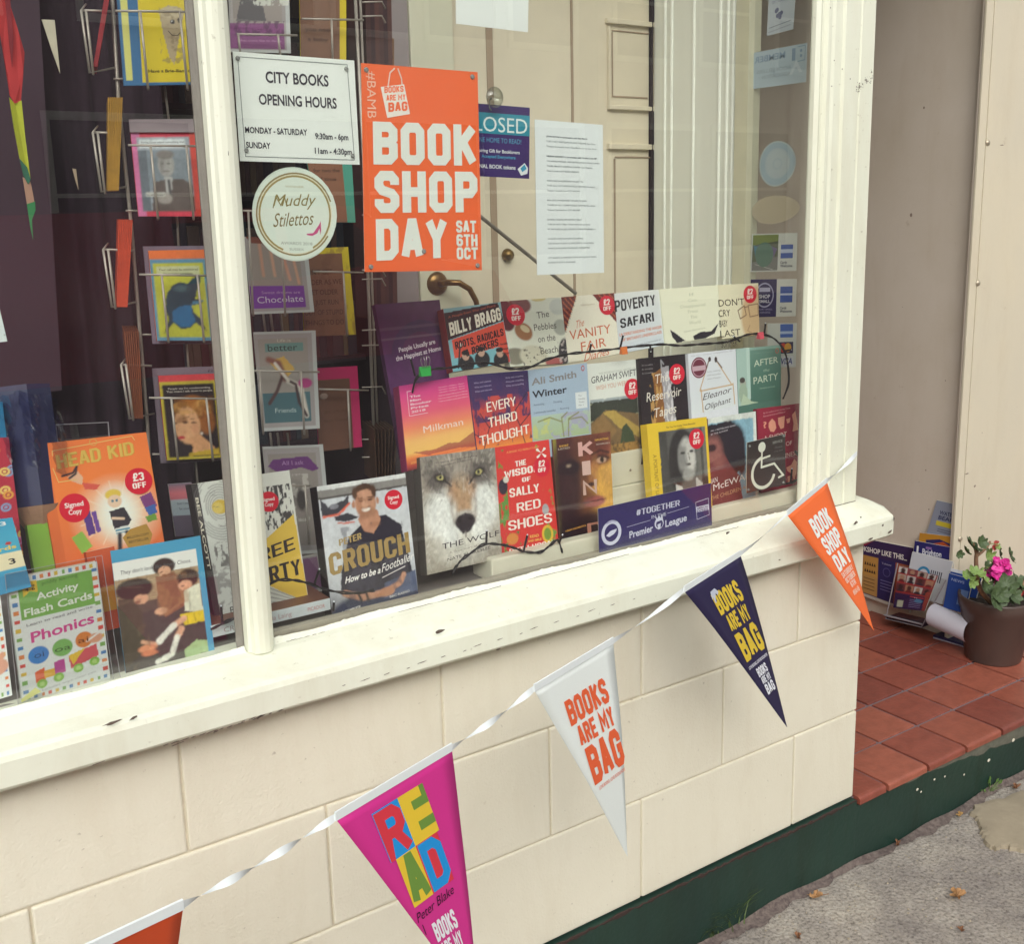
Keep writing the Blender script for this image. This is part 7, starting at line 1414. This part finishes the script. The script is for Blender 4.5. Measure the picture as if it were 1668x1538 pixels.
LEAF = mat('geranium_leaf', '#4c5f3a', .55, noise=.35, nscale=40, bump=.4); LEAF2 = mat('young_leaf', '#7c9650', .55, noise=.25, nscale=40, bump=.3); PET = mat('pink_petal', '#e0389c', .5, noise=.2, nscale=60); PET2 = mat('magenta_petal', '#c02a84', .5, noise=.25, nscale=50)
def gp(px, py, d=0.): return atY(px, py, pc[1]-.02+d)
def stem(pts, r, r2, m=STEM, nm='stem'):
    mb = MB(); mb.tube(smooth([tuple(p) for p in pts], 4), r, 7, r2=r2); return mb.build(nm, m, ger, smooth=True)
zb_ = pc[2]+PHt-.02
stem([V3(pc[0]-.045, pc[1]-.02, zb_), gp(1596, 960), gp(1591, 930), gp(1590, 908), gp(1592, 895)], .008, .0055)
stem([gp(1592, 905), gp(1602, 897), gp(1610, 888), gp(1613, 882)], .005, .003); stem([gp(1590, 905), gp(1588, 895), gp(1586, 885)], .004, .002)
stem([V3(pc[0]+.055, pc[1]-.04, zb_), gp(1662, 965, -.04), gp(1668, 950, -.04), gp(1680, 930, -.04)], .007, .005)
stem([V3(pc[0], pc[1], zb_), gp(1622, 940), gp(1625, 925), gp(1632, 915)], .003, .002, STG); stem([gp(1594, 930), gp(1606, 925), gp(1615, 926)], .003, .002, STG); stem([gp(1612, 886), gp(1620, 886), gp(1626, 890)], .002, .0014, STG)
def leaf(c, nrm, size, m, cup=.25, seed=0):
    r = np.random.RandomState(seed); n = Vector(nrm).normalized(); a = n.orthogonal().normalized(); b_ = n.cross(a); K = 42; v = [tuple(c)]; ph = r.rand()*6.28
    for ring_ in (.45, .8, 1.):
        for i in range(K):
            t_ = 2*math.pi*i/K; lob = 1+.10*math.cos(7*t_+ph)+.035*math.cos(21*t_+1); notch = 1-.55*math.exp(-((t_-math.pi)/.25)**2)
            rr = size*ring_*(lob if ring_ > .6 else 1)*notch; h = size*(cup*ring_**2+.10*math.cos(7*t_+ph)*ring_+.05*(r.rand()-.5)); q = Vector(c)+a*rr*math.cos(t_)+b_*rr*math.sin(t_)+n*h; v.append(tuple(q))
    f = [(0, 1+i, 1+(i+1) % K) for i in range(K)]+[(1+j*K+i, 1+(j+1)*K+i, 1+(j+1)*K+(i+1) % K, 1+j*K+(i+1) % K) for j in range(2) for i in range(K)]
    return obj('leaf', v, f, m, ger, smooth=True)
LV = [(1583, 890, .0, .030, 0), (1600, 886, .03, .026, 0), (1563, 902, 0, .014, 0), (1573, 898, .0, .018, 0), (1598, 884, -.01, .020, 0), (1588, 935, -.03, .024, 1), (1576, 939, -.02, .018, 1), (1600, 940, -.03, .026, 1), (1584, 948, -.03, .018, 1), (1612, 905, .02, .022, 1), (1628, 900, .03, .022, 0), (1645, 905, .02, .026, 0), (1610, 925, .0, .022, 0),
      (1638, 955, -.05, .034, 0), (1655, 950, -.04, .034, 0), (1628, 968, -.06, .030, 0), (1622, 975, -.06, .034, 0), (1650, 970, -.07, .028, 0), (1672, 955, -.05, .034, 0), (1606, 955, -.02, .026, 0), (1618, 945, -.02, .020, 0), (1640, 975, -.05, .026, 0), (1624, 890, .01, .012, 1)]
for i, (px, py, d, s_, k) in enumerate(LV):
    r = np.random.RandomState(i); leaf(gp(px, py, d), (r.randn()*.5-.2, -1+r.randn()*.4, .75+r.randn()*.4), s_, (LEAF, LEAF2)[k], .25+.2*r.rand(), i)
def flower(px, py, d, n, rad, m, seed):
    r = np.random.RandomState(seed); c_ = gp(px, py, d)
    for k in range(n):
        o_ = c_+r.randn(3)*rad*.45; nr = Vector((r.randn()*.5-.3, -1, r.randn()*.6+.2)).normalized(); a = nr.orthogonal().normalized(); b_ = nr.cross(a); mb = MB()
        for p in range(5):
            t_ = p*1.2566+r.rand(); cc = Vector(o_)+(a*math.cos(t_)+b_*math.sin(t_))*.009; ring_ = []
            for j in range(9): an = 2*math.pi*j/9; ring_.append(tuple(cc+(a*math.cos(an)+b_*math.sin(an))*.0088*(1+.1*r.rand())+nr*.003*math.cos(2*an)))
            mb.add([tuple(cc-nr*.002)]+ring_, [(0, 1+j, 1+(j+1) % 9) for j in range(9)])
        mb.build('blossom', m, ger, smooth=True)
flower(1630, 921, -.03, 9, .016, PET, 1); flower(1625, 938, -.03, 6, .013, PET, 2); flower(1637, 928, -.03, 5, .012, PET, 5); flower(1613, 935, -.01, 6, .014, PET2, 3); flower(1622, 889, .01, 1, .002, mat('red_bud', '#c0504c', .5), 4); flower(1668, 964, -.05, 1, .003, mat('red_bud', '#c0504c', .5), 7)
settle(ger)

# ============================================================ bunting across the front
bun = thing('bunting', 'string of triangular paper pennants on white ribbon stretched across the shop front', 'bunting')
BN = V3(-.3, 1, 0); B0 = V3(0, .004, 0)
def bp(px, py): return hit(px, py, BN, B0)
RIB = mat('white_ribbon', '#e6ecec', .45, noise=.04)
def pennant(TL, TR, tip, L, col, label, L_len=.42, curl=.004, xf=None):
    a, b_ = bp(*TL), bp(*TR); mid = (a+b_)/2; d = ray(*tip)
    best = min((abs(np.linalg.norm(CC+d*t_-mid)-L_len)+.15*abs((CC+d*t_-mid)@(BN/np.linalg.norm(BN))), t_) for t_ in np.linspace(.6, 3.4, 1400) if (CC+d*t_)[1] < -.06)
    c_ = CC+d*best[1]
    # curved sheet: rows narrow from top to tip, belly pushed out a little
    nrm = np.cross(b_-a, c_-mid); nrm /= np.linalg.norm(nrm); nrm = -nrm if nrm[1] > 0 else nrm
    def P(u, v, z=0.):      # u 0..1 across the whole top, v 0..1 down
        l, r_ = a+(c_-a)*v, b_+(c_-b_)*v; w = 1-v
        p = a+(b_-a)*u+(c_-mid)*v      # parallel frame, cut by the triangle outside
        bend = .0022*math.sin(4.2*v+1.2*u+a[0]*7)*min(1, v*4)*(1-v)+curl*math.sin(math.pi*min(1, v*1.05))+curl*.8*((u-.5)**2*4-.3)*(.4+.6*v)
        return p+nrm*(bend+z)
    n = 24; m_ = 8; V = []; F = []
    for side_ in (0, -.0007):
        for j in range(n+1):
            v = j/n
            for i in range(m_+1): u = .5+(i/m_-.5)*(1-v*.998); V.append(P(u, v, side_))
    K = (n+1)*(m_+1)
    for j in range(n):
        for i in range(m_):
            q = j*(m_+1)+i; F.append((q, q+m_+1, q+m_+2, q+1)); F.append((K+q, K+q+1, K+q+m_+2, K+q+m_+1))
    for j in range(n):
        q = j*(m_+1); F.append((q, K+q, K+q+m_+1, q+m_+1)); q += m_; F.append((q, q+m_+1, K+q+m_+1, K+q))
    for i in range(m_): F.append((i, i+1, K+i+1, K+i))
    o = obj('pennant', V, F, VINYL, bun, cols=np.tile(lin(col), (len(V), 1)), smooth=True); o['label'] = label
    A = Art(P(0, 0), P(1, 0), P(1, 1), P(0, 1)); g_ = xf or (lambda u, v: (u, v)); A.P = lambda u, v, z=0.: P(*g_(u, v), z+.0007)
    if L: L(A); A.build('lettering', o, VINYL)
    mb = MB(); h = V3(0, 0, .0115); p_, q_ = P(0, 0), P(1, 0); nn = nrm*.0012; mb.hexa([p_-h*.35+nn, q_-h*.35+nn, q_+h*.65+nn, p_+h*.65+nn, p_-h*.35-nn, q_-h*.35-nn, q_+h*.65-nn, p_+h*.65-nn]); mb.build('ribbon_fold', RIB, o)
    return a, b_
def bamb(A, c1, u, v, w, h, lines=True, skew=0):
    for i, (t_, k0, hh) in enumerate((('BOOKS', 0, .30), ('ARE MY', .33, .24), ('BAG', .60, .40))):
        A.T(t_, u+skew*k0, u+w+skew*k0, v+h*(k0+hh), h*hh*.97, c1, 'b', th=.26, gw=.52, rise=0)
def L(A): A.T('BOOK', .30, .74, .24, .125, '#eef0ea', 'b', th=.26, gw=.52); A.T('SHOP', .33, .73, .375, .12, '#eef0ea', 'b', th=.26, gw=.52); A.T('DAY', .37, .71, .505, .115, '#eef0ea', 'b', th=.26, gw=.5); A.T('SATURDAY', .38, .66, .555, .038, '#f6d6c4', 'b', th=.2); A.T('OCTOBER', .40, .64, .60, .038, '#f6d6c4', 'b', th=.2); A.T('6TH', .46, .58, .645, .038, '#f6d6c4', 'b', th=.2); A.T('#BAMB', .43, .59, .70, .036, '#f6c8b0', 'b', th=.2)
ends = [pennant((1281, 838), (1346, 784), (1424, 1027), L, '#f4743c', 'orange paper pennant with white capitals at the right end', .44)]
def L(A):
    Y = '#d9bc3c'; A.T('BOOKS', .30, .74, .215, .12, Y, 'b', th=.26, gw=.5); A.T('ARE MY', .34, .71, .325, .095, Y, 'b', th=.26, gw=.5); A.T('BAG', .34, .72, .515, .17, Y, 'b', th=.27, gw=.5); A.T('LOVE BOOKS, LOVE BOOKSHOPS', .33, .69, .56, .018, '#dfe0e8', 'fb'); A.T('BOOKS', .42, .60, .635, .055, '#e6e8ee', 'b', th=.26, gw=.5); A.T('ARE MY', .43, .595, .685, .045, '#e6e8ee', 'b', th=.26); A.T('BAG', .435, .59, .755, .065, '#e6e8ee', 'b', th=.27)
    A.poly([(.29, .12), (.32, .08), (.40, .075), (.43, .10), (.40, .115), (.38, .10), (.35, .12), (.33, .145), (.31, .14), (.32, .11)], '#b9c0cf')
ends.append(pennant((1113, 962), (1205, 903), (1283, 1185), L, '#2b2547', 'dark navy paper pennant with yellow capitals', .44))
def L(A):
    O = '#e8653a'; A.T('BOOKS', .26, .77, .235, .115, O, 'b', th=.26, gw=.5); A.T('ARE MY', .30, .755, .345, .095, O, 'b', th=.26, gw=.5); A.T('BAG', .32, .755, .545, .185, O, 'b', th=.27, gw=.5); A.T('LOVE BOOKS, LOVE BOOKSHOPS', .36, .72, .58, .018, O, 'f')
ends.append(pennant((869, 1123), (998, 1045), (1023, 1396), L, '#e9f0ec', 'white paper pennant with orange capitals', .44))
def L(A):
    R_, Bl, Y, G = '#d93a48', '#1f94dc', '#e8c63a', '#6f9440'
    A.rect(.32, .13, .52, .305, Bl); A.rect(.52, .13, .72, .305, Y); A.rect(.36, .305, .52, .49, Y); A.rect(.52, .305, .70, .49, R_)
    A.T('R', .325, .515, .305, .17, R_, 'b', th=.26, gw=.8); A.rect(.325, .14, .36, .305, R_)
    A.rect(.598, .165, .72, .196, G); A.rect(.598, .238, .72, .270, G); A.rect(.685, .13, .72, .17, G); A.rect(.53, .13, .548, .305, Y); A.T('A', .37, .52, .488, .18, G, 'b', th=.27, gw=.75); A.T('D', .53, .70, .488, .18, Bl, 'b', th=.25, gw=.8)
    A.line([(.37, .56), (.37, .60)], .0012, '#3a1030'); A.T('Peter Blake', .345, .665, .545, .035, '#3a1030', 'f', slant=.3, rise=.01)
    A.T('BOOKS', .43, .615, .655, .075, '#eceaf0', 'b', th=.26, gw=.5); A.T('ARE MY', .44, .61, .725, .06, '#eceaf0', 'b', th=.26, gw=.5); A.T('BAG', .445, .60, .835, .10, '#eceaf0', 'b', th=.27, gw=.5)
ends.append(pennant((545, 1333), (735, 1219), (781, 1644), L, '#d3348e', 'magenta pink paper pennant with a four colour block of letters', .44, .004, lambda u, v: ((u-.52)*1.10+.458, v*1.09-.088)))
ends.append(pennant((92, 1572), (298, 1475), (228, 1880), None, '#e0562c', 'orange paper pennant cut off at the bottom left', .44))
def ribbon(p, q, turns, w=.0095, n=40):
    mb = MB(); p, q = Vector(p), Vector(q); ax = (q-p).normalized(); up = Vector((0, 0, 1)); sd = ax.cross(up).normalized(); up = sd.cross(ax); sag = .004
    V = []; 
    for i in range(n+1):
        t_ = i/n; an = math.pi*turns*t_; c_ = p+(q-p)*t_-up*sag*math.sin(math.pi*t_)*1.; d = up*math.cos(an)+sd*math.sin(an); ww = w*(1 if turns == 0 else .55+.45*abs(math.cos(an)))
        V += [tuple(c_+d*ww/2), tuple(c_-d*ww/2)]
    mb.add(V, [(2*i, 2*i+2, 2*i+3, 2*i+1) for i in range(n)]); return mb.build('ribbon', RIB, bun, smooth=True)
ribbon(ends[0][1], atY(1396, 738, .026), 1, .010); ribbon(ends[1][1], ends[0][0], .5, .009); ribbon(ends[2][1], ends[1][0], 1, .010); ribbon(ends[3][1], ends[2][0], 2, .010); ribbon(ends[4][1], ends[3][0], 3, .010); ribbon(bp(-300, 1770), ends[4][0], 2, .010)
settle(bun)

# ============================================================ pavement litter, weeds, patch
LM = [mat('dry_leaf_%s' % k, c_, .8, noise=.35, nscale=120) for k, c_ in (('tan', '#b58a5c'), ('brown', '#96694a'), ('gold', '#c9a468'))]
def oak(px, py, s_, rot, label, k, flat_=.35):
    t = thing('fallen_leaf', label, 'leaf', 'fallen leaves on the pavement'); c_ = atZ(px, py, GZ+.004); r = np.random.RandomState(int(px)); n = 32; ring_ = []
    for i in range(n):
        a = 2*math.pi*i/n; rr = s_*(.62+.34*math.cos(5*a)*(.4+.6*abs(math.sin(a)))+.18*(r.rand()-.5)); x, y = rr*1.35*math.cos(a), rr*flat_*2*math.sin(a)
        ring_.append((c_[0]+x*math.cos(rot)-y*math.sin(rot), c_[1]+x*math.sin(rot)+y*math.cos(rot), c_[2]+.004+.012*r.rand()*s_/.03+.006*abs(math.sin(a*1.5))))
    V = [(c_[0], c_[1], c_[2]+.001)]+ring_; V += [(x, y, z-.0006) for x, y, z in V]; m_ = n+1
    F = [(0, 1+i, 1+(i+1) % n) for i in range(n)]+[(m_, m_+1+(i+1) % n, m_+1+i) for i in range(n)]+[(1+i, m_+1+i, m_+1+(i+1) % n, 1+(i+1) % n) for i in range(n)]
    obj('blade', V, F, LM[k], t); mb = MB(); mb.tube([(c_[0], c_[1], c_[2]+.004), (c_[0]+s_*1.9*math.cos(rot+.1), c_[1]+s_*1.9*math.sin(rot+.1), c_[2]+.003)], .0008, 5); mb.build('stalk', LM[1], t); settle(t)
oak(1559, 1462, .021, .3, 'crinkled tan oak leaf lying alone on the open pavement', 0, .5)
oak(1328, 1464, .019, -.4, 'curled tan leaf on the pavement below the green step', 0, .32)
oak(1563, 1331, .013, .1, 'pale yellow leaf against the foot of the green step', 2, .3)
oak(1462, 1378, .012, .6, 'brown scrap of leaf in the gutter of the green step', 1, .3)
oak(1655, 1286, .016, .2, 'brown leaf on the stone patch at the right edge', 1, .35)
oak(1566, 1519, .009, 1.2, 'small dark curled leaf at the bottom edge of the picture', 1, .4)
oak(1300, 1530, .012, .8, 'small brown leaf piece near the grass tuft', 1, .35)
# weeds
def tuft(px, py, n, h, label, name, seed, cat='weed', wide=.002, col='#5d7440', spread=.03):
    t = thing(name, label, cat); c_ = atZ(px, py, GZ); r = np.random.RandomState(seed); mb = MB()
    for k in range(n):
        b_ = c_+V3(r.randn()*spread, r.randn()*spread*.35, 0); an = r.rand()*6.28; l = h*(.4+.8*r.rand()); d = V3(math.cos(an), math.sin(an)*.5, 0); s_ = V3(-math.sin(an), math.cos(an), 0)*wide*(.5+r.rand()); P_0 = b_; pts = []
        for j in range(5): q = j/4; pts.append(b_+d*l*.75*q*q+V3(0, 0, l*(q-.35*q*q)))
        V = []; 
        for j, p in enumerate(pts): w_ = 1-j/4.2; V += [tuple(p-s_*w_), tuple(p+s_*w_)]
        mb.add(V, [(2*j, 2*j+1, 2*j+3, 2*j+2) for j in range(4)])
    o = mb.build('blades', mat('grass_'+col.strip('#'), col, .6, noise=.4, nscale=60), t); o['kind'] = 'stuff'; settle(t)
tuft(1182, 1512, 190, .105, 'tuft of wiry green grass growing at the foot of the plinth', 'grass_tuft', 3, 'grass', .0014, '#5d713c', .026)
tuft(1150, 1532, 60, .06, 'second low grass clump left of the wiry tuft', 'grass_tuft', 6, 'grass', .0016, '#4d5f36', .02)
t = thing('weed', 'small leafy bright green weed growing against the right part of the step', 'weed'); c_ = atZ(1612, 1292, GZ); r = np.random.RandomState(2); WG = mat('weed_leaf', '#6f9448', .6, noise=.3, nscale=90)
for k in range(22):
    an, el, l = r.rand()*6.28, .5+r.rand()*.9, .018+.028*r.rand(); d = V3(math.cos(an)*math.cos(el), math.sin(an)*math.cos(el)*.6-.1, math.sin(el)); b_ = c_+d*l; mb = MB(); mb.tube([c_+V3(r.randn()*.004, 0, 0), b_], .0006, 4); s_ = np.cross(d, V3(.2, -1, .3)); s_ /= np.linalg.norm(s_); w_ = .005+.004*r.rand()
    mb.add([b_, b_+d*w_+s_*w_, b_+d*w_*2.4, b_+d*w_-s_*w_], [(0, 1, 2, 3)]); mb.build('leaf', WG, t)
settle(t)
# worn stone / cement patch on the right and edge dirt
r = np.random.RandomState(12); ring_ = []
for px, py in ((1580, 1322), (1600, 1308), (1632, 1300), (1675, 1285), (1790, 1255), (1900, 1290), (1880, 1400), (1760, 1420), (1680, 1388), (1640, 1378), (1620, 1380), (1606, 1368), (1600, 1350), (1594, 1335)):
    ring_.append(atZ(px, py, GZ+.009))
R2 = smooth([tuple(p) for p in ring_]+[tuple(ring_[0])], 6)[:-1]; R2 = [p+V3(r.randn()*.0025, r.randn()*.0025, 0) for p in R2]; n = len(R2); cc = sum(R2)/n
V = [tuple(p) for p in R2]+[tuple(p+V3(0, 0, -.012)+(p-cc)*.03) for p in R2]+[tuple(cc+(p-cc)*.9+V3(0, 0, .002)) for p in R2]
tag(obj('worn_stone_patch', V, [(i, n+i, n+(i+1) % n, (i+1) % n) for i in range(n)]+[(i, (i+1) % n, 2*n+(i+1) % n, 2*n+i) for i in range(n)]+[tuple(range(2*n, 3*n))], mat('worn_buff_stone', '#a29680', .8, noise=.3, nscale=10, bump=.35, bscale=50)), kind='structure')
v = []; n = 620; r = np.random.RandomState(8); ph = r.rand(6)*6
for i in range(n+1):
    x = -1.2+i*.0045; w = .010+.007*math.sin(x*9+ph[0])+.005*math.sin(x*31+ph[1])+.004*math.sin(x*83+ph[2])+.003*r.rand(); h = .010+.006*math.sin(x*7+ph[3])+.004*math.sin(x*23+ph[4])+.0015*r.rand()
    v += [(x, -.0128, GZ+max(.002, h)), (x, -.019, GZ+.0058), (x, -.022-max(.001, w), GZ+.0028)]
tag(obj('dirt_line', v, [(3*i+k, 3*i+1+k, 3*i+4+k, 3*i+3+k) for i in range(n) for k in (0, 1)], mat('dark_grit', '#7a6e66', .95, noise=.45, nscale=90, bump=1., col2='#4c403f'), smooth=True), kind='stuff')
gr = MB(); r = np.random.RandomState(21)
for k in range(420):
    x, y = r.uniform(-.9, 1.1), -.03-abs(r.randn())*.16; s_ = .0012+.0028*r.rand()**3; z = GZ+.001
    pts = [(x+s_*(.7+.5*r.rand())*math.cos(a), y+s_*(.7+.5*r.rand())*math.sin(a), z) for a in np.linspace(0, 6.28, 6)[:-1]]; gr.add(pts+[(x, y, z+s_*.9)], [(i, (i+1) % 5, 5) for i in range(5)])
tag(gr.build('grit', mat('pale_grit', '#b0a48f', .9, noise=.5, nscale=30)), 'loose pale grit scattered on the pavement along the step', 'grit', kind='stuff')

# ============================================================ across the street (seen only as reflections in the glass)
def facade(x0, x1, y, zt, col, name, label, floors):
    t = thing(name, label, 'building'); mb = MB(); mb.box(x0, y-6, GZ-.1, x1, y, zt); mb.build('wall', mat('facade_'+col.strip('#'), col, .8, noise=.15, nscale=1.5), t)
    mb = MB(); mb.hexa([(x0-.2, y+.25, zt), (x1+.2, y+.25, zt), (x1+.2, y-3, zt+2.2), (x0-.2, y-3, zt+2.2), (x0-.2, y+.2, zt-.12), (x1+.2, y+.2, zt-.12), (x1+.2, y-3, zt+2.0), (x0-.2, y-3, zt+2.0)]); mb.build('roof', mat('slate_roof', '#4a4650', .8), t)
    for z0, z1, w, n in floors:
        for i in range(n):
            xc = x0+(x1-x0)*(i+.5)/n; mb = MB()
            mb.box(xc-w/2-.08, y+.002, z0-.1, xc+w/2+.08, y+.06, z0-.005); mb.box(xc-w/2-.08, y+.002, z0, xc-w/2, y+.06, z1); mb.box(xc+w/2, y+.002, z0, xc+w/2+.08, y+.06, z1); mb.box(xc-w/2-.08, y+.002, z1+.003, xc+w/2+.08, y+.06, z1+.1); mb.box(xc-w/2, y+.01, (z0+z1)/2-.025, xc+w/2, y+.05, (z0+z1)/2+.025)
            f_ = mb.build('window_frame', CREAM_GLOSS, t); mb = MB(); mb.box(xc-w/2, y+.0025, z0, xc+w/2, y+.008, z1); mb.build('pane', mat('dark_window_pane', '#2c3038', .1), f_)
    settle(t)
facade(-7, 3.2, -12.5, 7.5, '#5a4042', 'brick_terrace', 'dull brick terrace house across the street', ((.7, 2.4, 1.6, 4), (3.6, 5.2, 1.1, 5)))
facade(3.3, 8.9, -12.7, 8.2, '#e2ddd0', 'rendered_terrace', 'grey rendered terrace house across the street', ((.6, 2.5, 1.8, 3), (3.7, 5.4, 1.1, 4)))
facade(9.1, 18, -12.5, 7.4, '#d2c8b8', 'brick_terrace', 'brown brick terrace house furthest right across the street', ((.6, 2.5, 1.8, 4), (3.6, 5.2, 1.1, 5)))
facade(-16, -7.2, -12.6, 7.2, '#6e5c58', 'rendered_terrace', 'beige rendered terrace furthest left across the street', ((.7, 2.4, 1.6, 4), (3.5, 5.1, 1.1, 5)))
car = thing('parked_van', 'red delivery van parked at the kerb on the far side of the street', 'van'); CR_ = mat('red_car_paint', '#b01c2c', .2, spec=.7)
cx0, cy = -1.9, -8.6; zc = GZ-.13
side_ = [(0, .35), (.02, .9), (.25, 1.25), (.75, 1.66), (4.6, 1.70), (5.3, 1.2), (6.0, 1.05), (6.2, .65), (6.15, .32)]
V = []; 
for dy, sc_ in ((-.85, 1), (-.80, 1), (.80, 1), (.85, 1)):
    pass
def car_y(z, s_): return s_*(.86-(max(0, z-.85))*.30)
V = [(cx0+x, cy+car_y(z, 1), zc+z) for x, z in side_]+[(cx0+x, cy+car_y(z, -1), zc+z) for x, z in side_]; n = len(side_)
obj('body', V, [tuple(range(n)), tuple(range(2*n-1, n-1, -1))]+[(i, n+i, n+(i+1) % n, (i+1) % n) for i in range(n)], CR_, car)
for pts in ([(3.9, 1.08), (3.9, 1.58), (4.5, 1.58), (5.0, 1.2)], [(2.9, 1.08), (2.9, 1.58), (3.8, 1.58), (3.8, 1.08)]):
    for s_ in (1, -1): mb = MB(); P = [(cx0+x, cy+car_y(z, s_)+s_*.004, zc+z) for x, z in pts]; mb.add(P, [(0, 1, 2, 3)]); mb.build('side_window', mat('dark_window_pane', '#2c3038', .1), car)
for x in (1.1, 5.1):
    for s_ in (1, -1):
        mb = MB(); mb.lathe([(.0001, 0), (.19, 0), (.20, .02), (.31, .02), (.32, -.02), (.32, -.18), (.0001, -.18)], (0, 0, 0), 20); o = mb.build('wheel', mat('tyre_rubber', '#1d1c1e', .8), car); o.rotation_euler = (-math.pi/2*s_, 0, 0); o.location = (cx0+x, cy+s_*.84, zc+.32)
settle(car)
bpy.data.objects.remove(_fo)
